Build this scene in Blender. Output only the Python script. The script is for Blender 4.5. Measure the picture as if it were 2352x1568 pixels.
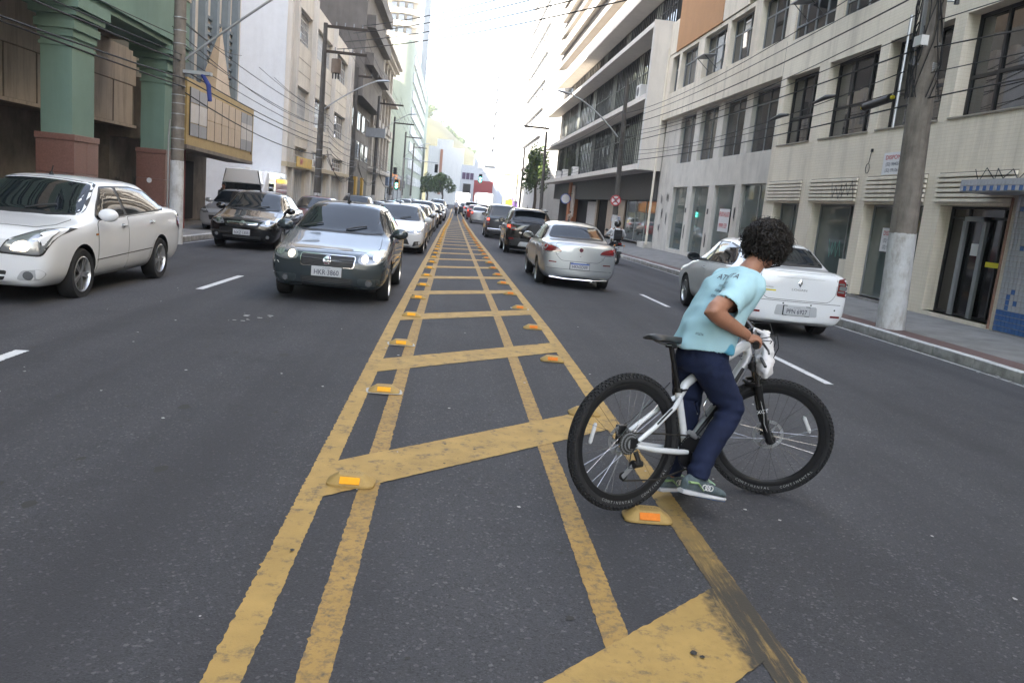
import bpy, bmesh, math, random
from math import sin, cos, pi, radians, sqrt, atan2
from mathutils import Vector, Matrix
from mathutils.bvhtree import BVHTree
import numpy as np
for _o in list(bpy.data.objects): bpy.data.objects.remove(_o, do_unlink=True)
SC = bpy.context.scene; COL = SC.collection
rnd = random.Random(7)
# ------------------------------------------------------------------ camera
CAM_H = 1.58
yaw, pitch, roll = .0892, -.1726, .0964
_F = Vector((sin(yaw)*cos(pitch), cos(yaw)*cos(pitch), sin(pitch)))
_R = _F.cross(Vector((0, 0, 1))).normalized(); _U = _R.cross(_F)
_R, _U = cos(roll)*_R + sin(roll)*_U, -sin(roll)*_R + cos(roll)*_U
cam = bpy.data.cameras.new('camera'); cam_o = bpy.data.objects.new('camera', cam); COL.objects.link(cam_o)
cam.sensor_width = 36; cam.lens = 1813/2352*36; cam.clip_start = .05; cam.clip_end = 3000
m3 = Matrix((_R, _U, -_F)).transposed()
cam_o.matrix_world = Matrix.Translation((0, 0, CAM_H)) @ m3.to_4x4()
SC.camera = cam_o
SC.render.resolution_x = 1024; SC.render.resolution_y = 682
# ------------------------------------------------------------------ sky, sun, exposure
SUN_EL, SUN_AZ = radians(42), radians(45)      # sun stands behind the camera, to the left
W = bpy.data.worlds.new('World'); SC.world = W; W.use_nodes = True
nt = W.node_tree; nt.nodes.clear()
wo = nt.nodes.new('ShaderNodeOutputWorld'); bg = nt.nodes.new('ShaderNodeBackground')
sky = nt.nodes.new('ShaderNodeTexSky'); sky.sky_type = 'NISHITA'; sky.sun_disc = False
sky.sun_elevation = SUN_EL; sky.sun_rotation = pi + SUN_AZ
sky.air_density = 1.0; sky.dust_density = 1.0; sky.ozone_density = 1.0; sky.altitude = 0
hs = nt.nodes.new('ShaderNodeHueSaturation'); hs.inputs['Saturation'].default_value = .62
nt.links.new(sky.outputs[0], hs.inputs['Color']); nt.links.new(hs.outputs[0], bg.inputs[0])
bg.inputs[1].default_value = .15
nt.links.new(bg.outputs[0], wo.inputs[0])
sd = bpy.data.lights.new('sun', 'SUN'); sd.energy = 4.6; sd.angle = radians(.6); sd.color = (1, .93, .82)
so = bpy.data.objects.new('sun', sd); COL.objects.link(so)
_d = Vector((sin(SUN_AZ)*cos(SUN_EL), cos(SUN_AZ)*cos(SUN_EL), -sin(SUN_EL)))
so.rotation_euler = _d.to_track_quat('-Z', 'Y').to_euler(); so.location = (-30, -30, 60)
vs = SC.view_settings; vs.view_transform = 'Standard'; vs.look = 'None'; vs.gamma = 1; vs.exposure = 2.85
vs.use_curve_mapping = False
SC.render.engine = 'CYCLES'
SC.cycles.max_bounces = 6; SC.cycles.diffuse_bounces = 3; SC.cycles.glossy_bounces = 4; SC.cycles.transmission_bounces = 4; SC.cycles.caustics_reflective = False; SC.cycles.caustics_refractive = False
# scratch scene in which soft shapes are evaluated before they join the street
TS = bpy.data.scenes.new('scratch')
def evaluate(objs, main):
    for o in objs:
        if o.name in COL.objects: COL.objects.unlink(o)
        if o.name not in TS.collection.objects: TS.collection.objects.link(o)
    vl = TS.view_layers[0]; vl.update(); return bpy.data.meshes.new_from_object(main.evaluated_get(vl.depsgraph), depsgraph=vl.depsgraph)
# ------------------------------------------------------------------ materials
MATS = {}
def pmat(name, col, rough=.7, metal=0, coat=0, var=.12, vscale=3., bump=0, bscale=40., grime=0, gcol=(.05,.045,.04), gscale=(1,1,.12),
         coords='Object', emis=None, es=0, spec=.5, detail=6, alpha=None, trans=0, ior=1.45, speck=0, stain=None):
    if name in MATS: return MATS[name]
    m = bpy.data.materials.new(name); m.use_nodes = True; t = m.node_tree; N = t.nodes; L = t.links
    b = N['Principled BSDF']; b.inputs['Roughness'].default_value = rough; b.inputs['Metallic'].default_value = metal
    b.inputs['Coat Weight'].default_value = coat; b.inputs['Coat Roughness'].default_value = .04
    b.inputs['Specular IOR Level'].default_value = spec; b.inputs['IOR'].default_value = ior
    b.inputs['Transmission Weight'].default_value = trans
    b.inputs['Base Color'].default_value = (*col, 1)
    if emis: b.inputs['Emission Color'].default_value = (*emis, 1); b.inputs['Emission Strength'].default_value = es
    cur = None
    if var or grime or bump or speck:
        if coords == 'World':
            g = N.new('ShaderNodeNewGeometry'); vec = g.outputs['Position']
        else:
            g = N.new('ShaderNodeTexCoord'); vec = g.outputs['Object']
    if var:
        n = N.new('ShaderNodeTexNoise'); n.inputs['Scale'].default_value = vscale; n.inputs['Detail'].default_value = detail
        n.inputs['Roughness'].default_value = .65
        L.new(vec, n.inputs['Vector'])
        r = N.new('ShaderNodeMapRange'); r.inputs[1].default_value = .3; r.inputs[2].default_value = .7
        r.inputs[3].default_value = 1-var; r.inputs[4].default_value = 1+var
        L.new(n.outputs[0], r.inputs[0])
        x = N.new('ShaderNodeVectorMath'); x.operation = 'SCALE'; x.inputs[0].default_value = col
        L.new(r.outputs[0], x.inputs['Scale']); cur = x.outputs[0]
    if grime:
        mp = N.new('ShaderNodeMapping'); mp.inputs['Scale'].default_value = gscale; L.new(vec, mp.inputs[0])
        n = N.new('ShaderNodeTexNoise'); n.inputs['Scale'].default_value = 2.2; n.inputs['Detail'].default_value = 8; n.inputs['Roughness'].default_value = .7
        L.new(mp.outputs[0], n.inputs['Vector'])
        r = N.new('ShaderNodeMapRange'); r.inputs[1].default_value = .48; r.inputs[2].default_value = .78; r.inputs[4].default_value = grime
        L.new(n.outputs[0], r.inputs[0])
        x = N.new('ShaderNodeMix'); x.data_type = 'RGBA'; L.new(r.outputs[0], x.inputs[0])
        if cur: L.new(cur, x.inputs[6])
        else: x.inputs[6].default_value = (*col, 1)
        x.inputs[7].default_value = (*gcol, 1); cur = x.outputs[2]
    if speck:
        v = N.new('ShaderNodeTexVoronoi'); v.inputs['Scale'].default_value = speck; L.new(vec, v.inputs['Vector'])
        sx = N.new('ShaderNodeSeparateColor'); L.new(v.outputs['Color'], sx.inputs[0])
        r = N.new('ShaderNodeMapRange'); r.inputs[1].default_value = .6; r.inputs[2].default_value = 1; r.inputs[4].default_value = .6
        L.new(sx.outputs[0], r.inputs[0])
        x = N.new('ShaderNodeMix'); x.data_type = 'RGBA'; L.new(r.outputs[0], x.inputs[0])
        if cur: L.new(cur, x.inputs[6])
        else: x.inputs[6].default_value = (*col, 1)
        x.inputs[7].default_value = (.02, .02, .02, 1) if stain is None else (*stain, 1); cur = x.outputs[2]
    if cur: L.new(cur, b.inputs['Base Color'])
    if bump:
        n = N.new('ShaderNodeTexNoise'); n.inputs['Scale'].default_value = bscale; n.inputs['Detail'].default_value = 4
        L.new(vec, n.inputs['Vector'])
        bp = N.new('ShaderNodeBump'); bp.inputs['Strength'].default_value = bump; bp.inputs['Distance'].default_value = .02
        L.new(n.outputs[0], bp.inputs['Height']); L.new(bp.outputs[0], b.inputs['Normal'])
    MATS[name] = m; return m

def tile_wall(name, col, mortar, w, h, bumpd=.004, var=.06, grime=.25, rough=.45, offset=.0):
    """painted wall of small glazed tiles; courses run along Y and up Z"""
    if name in MATS: return MATS[name]
    m = pmat(name, col, rough=rough, var=var, vscale=.9, grime=grime, gcol=(.16,.12,.08), gscale=(.7,.7,.08), coords='World')
    t = m.node_tree; N = t.nodes; L = t.links; b = N['Principled BSDF']
    g = N.new('ShaderNodeNewGeometry'); s = N.new('ShaderNodeSeparateXYZ'); L.new(g.outputs['Position'], s.inputs[0])
    add = N.new('ShaderNodeMath'); L.new(s.outputs[0], add.inputs[0]); L.new(s.outputs[1], add.inputs[1])
    c = N.new('ShaderNodeCombineXYZ'); L.new(add.outputs[0], c.inputs[0]); L.new(s.outputs[2], c.inputs[1])
    br = N.new('ShaderNodeTexBrick'); br.offset = offset; br.inputs['Scale'].default_value = 1
    br.inputs['Brick Width'].default_value = w; br.inputs['Row Height'].default_value = h; br.inputs['Mortar Size'].default_value = .006
    br.inputs['Color1'].default_value = (1,1,1,1); br.inputs['Color2'].default_value = (.965,.965,.965,1); br.inputs['Mortar'].default_value = (*mortar, 1)
    L.new(c.outputs[0], br.inputs['Vector'])
    old = b.inputs['Base Color'].links[0].from_socket
    x = N.new('ShaderNodeMix'); x.data_type = 'RGBA'; x.blend_type = 'MULTIPLY'; x.inputs[0].default_value = 1
    L.new(old, x.inputs[6]); L.new(br.outputs[0], x.inputs[7]); L.new(x.outputs[2], b.inputs['Base Color'])
    bp = N.new('ShaderNodeBump'); bp.inputs['Strength'].default_value = .25; bp.inputs['Distance'].default_value = bumpd
    L.new(br.outputs['Fac'], bp.inputs['Height']); bp.invert = True; L.new(bp.outputs[0], b.inputs['Normal'])
    return m
# ------------------------------------------------------------------ mesh helpers
OFF = {}
def V(*a): return Vector(a)
class B:
    def __init__(s): s.v = []; s.f = []; s.m = []
    def add(s, vs, fs, mi=0):
        k = len(s.v); s.v += [tuple(p) for p in vs]; s.f += [tuple(i+k for i in f) for f in fs]; s.m += [mi]*len(fs); return s
    def box(s, x0, x1, y0, y1, z0, z1, mi=0):
        x0, x1 = min(x0,x1), max(x0,x1); y0, y1 = min(y0,y1), max(y0,y1); z0, z1 = min(z0,z1), max(z0,z1)
        return s.add([(x0,y0,z0),(x1,y0,z0),(x1,y1,z0),(x0,y1,z0),(x0,y0,z1),(x1,y0,z1),(x1,y1,z1),(x0,y1,z1)],
              [(0,3,2,1),(4,5,6,7),(0,1,5,4),(1,2,6,5),(2,3,7,6),(3,0,4,7)], mi)
    def obox(s, c, ax, ay, az, mi=0):
        c = Vector(c); ax, ay, az = Vector(ax), Vector(ay), Vector(az)
        p = [c+i*ax+j*ay+k*az for k in (-1,1) for j in (-1,1) for i in (-1,1)]
        return s.add(p, [(0,2,3,1),(4,5,7,6),(0,1,5,4),(1,3,7,5),(3,2,6,7),(2,0,4,6)], mi)
    def loft(s, rings, closed=True, cap=True, mi=0):
        n = len(rings[0]); k = []
        vs = [p for r in rings for p in r]; fs = []
        for i in range(len(rings)-1):
            for j in range(n if closed else n-1):
                a = i*n+j; b = i*n+(j+1) % n
                fs.append((a, b, b+n, a+n))
        if cap and closed:
            fs.append(tuple(range(n-1, -1, -1))); fs.append(tuple(range((len(rings)-1)*n, len(rings)*n)))
        return s.add(vs, fs, mi)
    def tube(s, pts, r, n=8, cap=True, mi=0, flat=None):
        pts = [Vector(p) for p in pts]; rs = r if isinstance(r, (list, tuple)) else [r]*len(pts)
        rings = []; prev = None
        for i, p in enumerate(pts):
            t = (pts[min(i+1, len(pts)-1)] - pts[max(i-1, 0)]).normalized()
            if prev is None:
                a = Vector((0,0,1)) if abs(t.z) < .9 else Vector((1,0,0)); x = t.cross(a).normalized()
            else:
                x = prev - t*prev.dot(t); x = x.normalized() if x.length > 1e-6 else t.orthogonal().normalized()
            prev = x; y = t.cross(x)
            rings.append([p + rs[i]*(cos(2*pi*k/n)*x + sin(2*pi*k/n)*y*(flat or 1)) for k in range(n)])
        return s.loft(rings, True, cap, mi)
    def cyl(s, p0, p1, r0, r1=None, n=12, mi=0): return s.tube([p0, p1], [r0, r0 if r1 is None else r1], n, True, mi)
    def lathe(s, prof, c, axis='X', n=24, mi=0, closed=False):
        """prof: list of (radius, along)"""
        rings = []
        for k in range(n):
            a = 2*pi*k/n; ring = []
            for r, h in prof:
                u, w = r*cos(a), r*sin(a)
                ring.append((c[0]+h, c[1]+u, c[2]+w) if axis == 'X' else (c[0]+u, c[1]+h, c[2]+w) if axis == 'Y' else (c[0]+u, c[1]+w, c[2]+h))
            rings.append(ring)
        m = len(prof); vs = [p for r in rings for p in r]; fs = []
        for i in range(n):
            i2 = (i+1) % n
            for j in range(m if closed else m-1):
                j2 = (j+1) % m
                fs.append((i*m+j, i*m+j2, i2*m+j2, i2*m+j))
        return s.add(vs, fs, mi)
    def prism(s, poly, axis, a, b, mi=0):
        """poly (u,v) extruded along axis from a to b; X:(y,z) Y:(x,z) Z:(x,y)"""
        f = {'X': lambda p, t: (t,p[0],p[1]), 'Y': lambda p, t: (p[0],t,p[1]), 'Z': lambda p, t: (p[0],p[1],t)}[axis]
        n = len(poly)
        fs = [tuple(range(n)), tuple(range(2*n-1, n-1, -1))] + [(i, i+n, (i+1) % n+n, (i+1) % n) for i in range(n)]
        return s.add([f(p, a) for p in poly]+[f(p, b) for p in poly], fs, mi)
    def sphere(s, c, r, n=12, m=8, mi=0, rot=None):
        r = (r, r, r) if not isinstance(r, (tuple, list)) else r; c = Vector(c)
        vs = []; fs = []
        for i in range(m+1):
            t = pi*i/m
            for j in range(n):
                p = Vector((r[0]*sin(t)*cos(2*pi*j/n), r[1]*sin(t)*sin(2*pi*j/n), r[2]*cos(t)))
                if rot: p = rot @ p
                vs.append(c+p)
        for i in range(m):
            for j in range(n):
                fs.append((i*n+j, (i+1)*n+j, (i+1)*n+(j+1) % n, i*n+(j+1) % n))
        return s.add(vs, fs, mi)
    def xf(s, M): s.v = [tuple(M @ Vector(p)) for p in s.v]; return s
    def build(s, name, mats, parent=None, smooth=None, label=None, cat=None, group=None, kind=None, loc=None, fix=True, bevel=0):
        me = bpy.data.meshes.new(name)
        off = OFF.get(parent.name, (0,0,0)) if parent else (loc or (0,0,0))
        me.from_pydata([(p[0]-off[0], p[1]-off[1], p[2]-off[2]) for p in s.v], [], s.f)
        if not isinstance(mats, (list, tuple)): mats = [mats]
        for q in mats: me.materials.append(q)
        if len(mats) > 1: me.polygons.foreach_set('material_index', s.m)
        if fix or bevel:
            bm = bmesh.new(); bm.from_mesh(me)
            if bevel:
                bmesh.ops.remove_doubles(bm, verts=bm.verts, dist=1e-5)
                bmesh.ops.bevel(bm, geom=[e for e in bm.edges if len(e.link_faces) == 2 and e.calc_face_angle(0) > .5], offset=bevel, segments=2, affect='EDGES', profile=.5)
            bmesh.ops.recalc_face_normals(bm, faces=bm.faces); bm.to_mesh(me); bm.free()
        if smooth is not None:
            me.polygons.foreach_set('use_smooth', [True]*len(me.polygons)); me.set_sharp_from_angle(angle=radians(smooth))
        me.update()
        return mkobj(name, me, parent, label, cat, group, kind, None if parent else loc)
def mkobj(name, me, parent=None, label=None, cat=None, group=None, kind=None, loc=None):
    o = bpy.data.objects.new(name, me); COL.objects.link(o)
    if parent: o.parent = parent; OFF[o.name] = OFF.get(parent.name, (0,0,0))
    elif loc: o.location = loc; OFF[o.name] = tuple(loc)
    tag(o, label, cat, group, kind); return o
def tag(o, label=None, cat=None, group=None, kind=None):
    if label: o['label'] = label
    if cat: o['category'] = cat
    if group: o['group'] = group
    if kind: o['kind'] = kind
    return o
def root(name, label, cat, loc=(0,0,0), rz=0, group=None, local=False):
    o = bpy.data.objects.new(name, None); COL.objects.link(o); o.empty_display_size = .2
    o.location = loc; o.rotation_euler = (0,0,rz)
    if not local: OFF[o.name] = tuple(loc)
    return tag(o, label, cat, group)
def copy_tree(o, parent=None):
    c = o.copy(); COL.objects.link(c); c.parent = parent
    for ch in o.children: copy_tree(ch, c)
    return c
_txt = {}
def text_geo(s, size=1., bold=0.):
    k = (s, bold)
    if k not in _txt:
        cu = bpy.data.curves.new('t', 'FONT'); cu.body = s; cu.size = 1; cu.align_x = 'CENTER'; cu.align_y = 'CENTER'; cu.offset = bold; cu.resolution_u = 3
        ob = bpy.data.objects.new('t', cu); COL.objects.link(ob)
        me = evaluate([ob], ob)
        _txt[k] = ([v.co.copy() for v in me.vertices], [tuple(p.vertices) for p in me.polygons])
        bpy.data.objects.remove(ob); bpy.data.curves.remove(cu); bpy.data.meshes.remove(me)
    vs, fs = _txt[k]; return [v*size for v in vs], fs
def put_text(b, s, c, xa, ya, size, bold=0., stretch=1., mi=0):
    vs, fs = text_geo(s, size, bold); c, xa, ya = Vector(c), Vector(xa), Vector(ya)
    return b.add([c + xa*p.x*stretch + ya*p.y for p in vs], fs, mi)
def ip(x, tab):
    if x <= tab[0][0]: return tab[0][1]
    for (a, p), (b_, q) in zip(tab, tab[1:]):
        if x <= b_: return p + (q-p)*(x-a)/(b_-a)
    return tab[-1][1]
# ------------------------------------------------------------------ ground
PROF = [(-100,0),(10,0),(46,-.46),(60,-.52),(85,-.42),(900,-.42)]
def gr(y): return ip(y, PROF)
def gl(x, y): return gr(y)-.018*max(0, -x-.8)-.018*max(0, min(x, 8.5)-2.2)      # the road is crowned
KL = -7.06
def kr(y): return ip(y, [(9,7.50),(15,7.62),(30,7.9),(60,8.1)])
def pr_(y): return gl(kr(y), y)+.146
def drop(y): return ip(y, [(25.3,0),(26,1),(44.5,1),(45.5,0)])               # lowered pavement at the side street
def sheet(b, xs_of_y, ys, zoff, mi=0):
    """ribbon following the road profile; xs_of_y(y) -> x values across"""
    rows = [[(x, y, gl(x, y)+zoff) for x in xs_of_y(y)] for y in ys]
    n = len(rows[0]); vs = [p for r in rows for p in r]
    b.add(vs, [(i*n+j, i*n+j+1, (i+1)*n+j+1, (i+1)*n+j) for i in range(len(rows)-1) for j in range(n-1)], mi)
    return b
YS = [-60,-20,0,5,10,15,20,25,30,35,40,46,53,60,70,85,110,160,260,600]
def asphalt():
    m = pmat('asphalt', (.062,.061,.067), rough=.86, var=.16, vscale=.5, coords='World', spec=.35)
    t = m.node_tree; N = t.nodes; L = t.links; b = N['Principled BSDF']
    g = N.new('ShaderNodeNewGeometry'); old = b.inputs['Base Color'].links[0].from_socket
    def layer(scale, lo, hi, col, amt, old, kind='V'):
        if kind == 'V':
            v = N.new('ShaderNodeTexVoronoi'); v.inputs['Scale'].default_value = scale; L.new(g.outputs['Position'], v.inputs['Vector'])
            s = N.new('ShaderNodeSeparateColor'); L.new(v.outputs['Color'], s.inputs[0]); src = s.outputs[0]
        else:
            v = N.new('ShaderNodeTexNoise'); v.inputs['Scale'].default_value = scale; v.inputs['Detail'].default_value = 7; v.inputs['Roughness'].default_value = .7
            L.new(g.outputs['Position'], v.inputs['Vector']); src = v.outputs[0]
        r = N.new('ShaderNodeMapRange'); r.inputs[1].default_value = lo; r.inputs[2].default_value = hi; r.inputs[4].default_value = amt
        L.new(src, r.inputs[0]); x = N.new('ShaderNodeMix'); x.data_type = 'RGBA'; L.new(r.outputs[0], x.inputs[0])
        L.new(old, x.inputs[6]); x.inputs[7].default_value = (*col, 1); return x.outputs[2]
    o = layer(120, .6, 1., (.028,.028,.03), .55, old)
    o = layer(85, .92, 1., (.27,.265,.265), .34, o)
    o = layer(210, .84, 1., (.15,.15,.16), .36, o)
    o = layer(1.6, .56, .74, (.03,.03,.033), .5, o, 'N')
    o = layer(5, .66, .78, (.024,.023,.022), .6, o, 'N')
    mp = N.new('ShaderNodeMapping'); mp.inputs['Scale'].default_value = (1.3,.045,1); L.new(g.outputs['Position'], mp.inputs[0])
    n = N.new('ShaderNodeTexNoise'); n.inputs['Scale'].default_value = 1.4; n.inputs['Detail'].default_value = 3; L.new(mp.outputs[0], n.inputs['Vector'])
    r = N.new('ShaderNodeMapRange'); r.inputs[1].default_value = .42; r.inputs[2].default_value = .66; r.inputs[4].default_value = .6; L.new(n.outputs[0], r.inputs[0])
    x = N.new('ShaderNodeMix'); x.data_type = 'RGBA'; L.new(r.outputs[0], x.inputs[0]); L.new(o, x.inputs[6]); x.inputs[7].default_value = (.042,.041,.045,1); o = x.outputs[2]
    L.new(o, b.inputs['Base Color'])
    n = N.new('ShaderNodeTexNoise'); n.inputs['Scale'].default_value = 130; n.inputs['Detail'].default_value = 3; L.new(g.outputs['Position'], n.inputs['Vector'])
    bp = N.new('ShaderNodeBump'); bp.inputs['Strength'].default_value = .6; bp.inputs['Distance'].default_value = .008
    L.new(n.outputs[0], bp.inputs['Height']); L.new(bp.outputs[0], b.inputs['Normal'])
    return m
M_ASPH = asphalt()
g_ = B(); g_.add([(-900,-300,-.75),(900,-300,-.75),(900,1500,-.75),(-900,1500,-.75)], [(0,1,2,3)])
g_.build('ground', pmat('earth', (.09,.08,.07), coords='World'), kind='structure')
road = sheet(B(), lambda y: [KL, -.8, 2.2, kr(y)], YS, 0).build('road', M_ASPH, kind='structure', fix=False)
OFF[road.name] = (0,0,0)
def paint(name, col, wear, wscale=9, edge=.5):
    m = pmat(name, col, rough=.75, var=.14, vscale=4, coords='World')
    t = m.node_tree; N = t.nodes; L = t.links; b = N['Principled BSDF']; g = N.new('ShaderNodeNewGeometry')
    old = b.inputs['Base Color'].links[0].from_socket
    for sc, lo, hi, c, a in ((wscale, .6-wear*.14, .68, (.06,.058,.06), .92), (60, .62, .75, (.09,.07,.04), .6), (1.7, .52, .75, tuple(q*.55 for q in col), .8), (14, .66, .73, tuple(q*.45 for q in col), .8)):
        n = N.new('ShaderNodeTexNoise'); n.inputs['Scale'].default_value = sc; n.inputs['Detail'].default_value = 9; n.inputs['Roughness'].default_value = .75
        L.new(g.outputs['Position'], n.inputs['Vector'])
        r = N.new('ShaderNodeMapRange'); r.inputs[1].default_value = lo; r.inputs[2].default_value = hi; r.inputs[4].default_value = a
        L.new(n.outputs[0], r.inputs[0]); x = N.new('ShaderNodeMix'); x.data_type = 'RGBA'; L.new(r.outputs[0], x.inputs[0])
        L.new(old, x.inputs[6]); x.inputs[7].default_value = (*c, 1); old = x.outputs[2]
    L.new(old, b.inputs['Base Color'])
    n = N.new('ShaderNodeTexNoise'); n.inputs['Scale'].default_value = 150; L.new(g.outputs['Position'], n.inputs['Vector'])
    bp = N.new('ShaderNodeBump'); bp.inputs['Strength'].default_value = .35; bp.inputs['Distance'].default_value = .005
    L.new(n.outputs[0], bp.inputs['Height']); L.new(bp.outputs[0], b.inputs['Normal'])
    return m
M_YEL = paint('yellow_paint', (.40,.255,.08), .55); M_YEL2 = paint('worn_yellow_paint', (.36,.22,.065), .9, 22)
M_YELD = paint('dirty_yellow_paint', (.20,.145,.07), 1.2, 7); M_WHT = paint('white_paint', (.62,.62,.63), .35)
def ys_between(a, b, step): 
    r = [a]; y = a
    while y+step < b: y += step; r.append(y)
    return r+[b]
def ragged(b, x0, x1, y0, y1, zoff, jl=.004, jr=.004, seed=1):
    q = random.Random(seed); ys = ys_between(y0, min(y1, 9), .018) if y0 < 9 else [y0]
    if y1 > 9: ys += ys_between(max(9, y0), y1, 1.2)[1:]
    X = [(x0(y) if callable(x0) else x0, x1(y) if callable(x1) else x1) for y in ys]
    rows = []
    for (a, c), y in zip(X, ys):
        k = 1 if y < 9 else .3
        rows.append([(a+q.gauss(0, jl)*k, y, gl(a, y)+zoff), (c+q.gauss(0, jr)*k, y, gl(c, y)+zoff)])
    vs = [p for r in rows for p in r]
    b.add(vs, [(2*i, 2*i+1, 2*i+3, 2*i+2) for i in range(len(rows)-1)]); return b
NAR = [(50,0),(82,.30),(200,.55)]
lx = lambda d: (lambda y: d + ip(y, NAR))
rx = lambda d: (lambda y: d - ip(y, NAR)*.6)
ragged(B(), lx(-.675), lx(-.55), 1.2, 150, .003, .0035, .002, 1).build('median_line', M_YEL, road, fix=False)
ragged(B(), lx(-.385), lx(-.275), 1.2, 100, .003, .0022, .0022, 2).build('median_line', M_YEL2, road, fix=False)
ragged(B(), rx(.69), rx(.80), 1.2, 100, .003, .002, .002, 3).build('median_line', M_YEL2, road, fix=False)
def tyre_grime(m):
    t = m.node_tree; N = t.nodes; L = t.links; b = N['Principled BSDF']; g = N.new('ShaderNodeNewGeometry'); s_ = N.new('ShaderNodeSeparateXYZ'); L.new(g.outputs['Position'], s_.inputs[0]); old = b.inputs['Base Color'].links[0].from_socket
    def mr(src, a, c):
        r = N.new('ShaderNodeMapRange'); r.inputs[1].default_value = a; r.inputs[2].default_value = c; L.new(src, r.inputs[0]); return r.outputs[0]
    def mul(a, c):
        q = N.new('ShaderNodeMath'); q.operation = 'MULTIPLY'; L.new(a, q.inputs[0]); L.new(c, q.inputs[1]); return q.outputs[0]
    mp = N.new('ShaderNodeMapping'); mp.inputs['Scale'].default_value = (26,2.2,1); L.new(g.outputs['Position'], mp.inputs[0])
    n = N.new('ShaderNodeTexNoise'); n.inputs['Scale'].default_value = 1; n.inputs['Detail'].default_value = 9; n.inputs['Roughness'].default_value = .75; L.new(mp.outputs[0], n.inputs['Vector'])
    n2 = N.new('ShaderNodeTexNoise'); n2.inputs['Scale'].default_value = 28; n2.inputs['Detail'].default_value = 5; L.new(g.outputs['Position'], n2.inputs['Vector'])
    ad = N.new('ShaderNodeMath'); L.new(s_.outputs[0], ad.inputs[0]); sc = N.new('ShaderNodeMath'); sc.operation = 'MULTIPLY'; sc.inputs[1].default_value = .14; L.new(n2.outputs[0], sc.inputs[0]); L.new(sc.outputs[0], ad.inputs[1])
    f = mul(mul(mr(ad.outputs[0], 1.24, 1.31), mr(s_.outputs[1], 4.3, 3.1)), mr(n.outputs[0], .28, .5))
    x = N.new('ShaderNodeMix'); x.data_type = 'RGBA'; L.new(f, x.inputs[0]); L.new(old, x.inputs[6]); x.inputs[7].default_value = (.052,.044,.034,1); L.new(x.outputs[2], b.inputs['Base Color']); return m
tyre_grime(M_YEL)
ragged(B(), rx(1.27), rx(1.40), 1.2, 150, .003, .002, .002, 4).build('median_line', M_YEL, road, fix=False)
def bar(i, yl, yr, w):
    b = B(); q = random.Random(50+i); n = 110 if yl < 10 else 6; rows = []
    for k in range(n+1):
        t = k/n; x = -.60+t*1.93 if yl < 45 else -.6+ip(yl, NAR)+t*(1.93-1.6*ip(yl, NAR)); y = yl+(yr-yl)*t; j = .0025 if yl < 10 else 0
        rows.append([(x, y+q.gauss(0, j), gr(y)+.0052), (x, y+w+q.gauss(0, j), gr(y+w)+.0052)])
    vs = [p for r in rows for p in r]
    return b.add(vs, [(2*i, 2*i+2, 2*i+3, 2*i+1) for i in range(n)])
# the skewed bars between the two outer lines, one every second stud
for i in range(24):
    y = .90 + 2.98*i
    bar(i, y, y+1.74, .57).build('median_bar', M_YEL, road, fix=False)
q_ = random.Random(9)
for x, y0, y1 in [(-3.55,5.0,6.9),(-3.55,11.66,13.95),(-3.54,18.7,20.9),(-3.52,25.7,28),(-3.5,32.5,34.8),(-3.5,39.3,41.6)]:
    ragged(B(), x-.055, x+.055, y0, y1, .004, .002, .002, int(y0*10)).build('lane_dash', M_WHT, road, fix=False)
for x, y0, y1 in [(4.25,1.2,3.1),(4.25,8.15,10.2),(4.28,14.85,17.1),(4.3,21.6,23.9),(4.3,28.4,30.7),(4.3,35.2,37.5),(4.3,42,44)]:
    ragged(B(), x-.05, x+.05, y0, y1, .004, .002, .002, int(y0*10)+1).build('lane_dash', M_WHT, road, fix=False)
M_WHT2 = paint('faded_white_paint', (.36,.36,.36), .7, 5)
ragged(B(), KL+.14, KL+.24, -5, 60, .004, .003, .003, 31).build('edge_line', M_WHT2, road, fix=False)
ragged(B(), lambda y: kr(y)-.14, lambda y: kr(y)-.06, 2, 60, .004, .003, .003, 32).build('edge_line', M_WHT2, road, fix=False)
# patches, stains and litter on the asphalt
M_TAR = pmat('tar_stain', (.035,.033,.031), rough=.8, coords='World'); M_GUM = pmat('pale_gum', (.42,.41,.40), rough=.9)
def blob(b, x, y, r, z, seed, sx=1., sy=1., n=11):
    q = random.Random(seed); vs = [(x+sx*r*(.65+.5*q.random())*cos(2*pi*k/n), y+sy*r*(.65+.5*q.random())*sin(2*pi*k/n), gl(x,y)+z) for k in range(n)]
    return b.add(vs, [tuple(range(n))])
st = B(); q = random.Random(21)
for k in range(90):
    y = q.uniform(7.5, 26); blob(st, kr(y)-abs(q.gauss(.08,.10)), y, q.uniform(.01,.05), .003, 1500+k, 1, 1.8, 8)
for x0_ in (-1.65,-5.2,2.75,5.6):
    for k in range(14): y = q.uniform(3.5, 24); blob(st, x0_+q.gauss(0,.22), y, q.uniform(.012,.05), .0025, 1700+k+int(x0_*40), 1, 1.7, 9)
for k in range(38):
    x, y = q.uniform(-4, -1), q.uniform(3, 9.5); blob(st, x, y, q.uniform(.008, .026), .003, 300+k, 1, 1.2)
for k in range(30): blob(st, q.uniform(-.2,.65), q.uniform(2.3, 9), q.uniform(.008,.02), .003, 400+k)
for k in range(14): blob(st, q.uniform(-.4,1.2), q.uniform(4.4, 5.6), q.uniform(.005,.013), .010, 460+k)
for x, y, r in ((1.02,2.62,.016),(1.045,2.595,.010),(-.575,3.28,.012)): blob(st, x, y, r, .011, int(r*1000))
st.build('asphalt_stain', M_TAR, kind='stuff', fix=False)
jt = B(); q2 = random.Random(3); xs_ = [-6.9+.12*k for k in range(42)]; off = [0]
for k in range(1, 42): off.append(off[-1]*.8+q2.gauss(0,.03))
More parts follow.
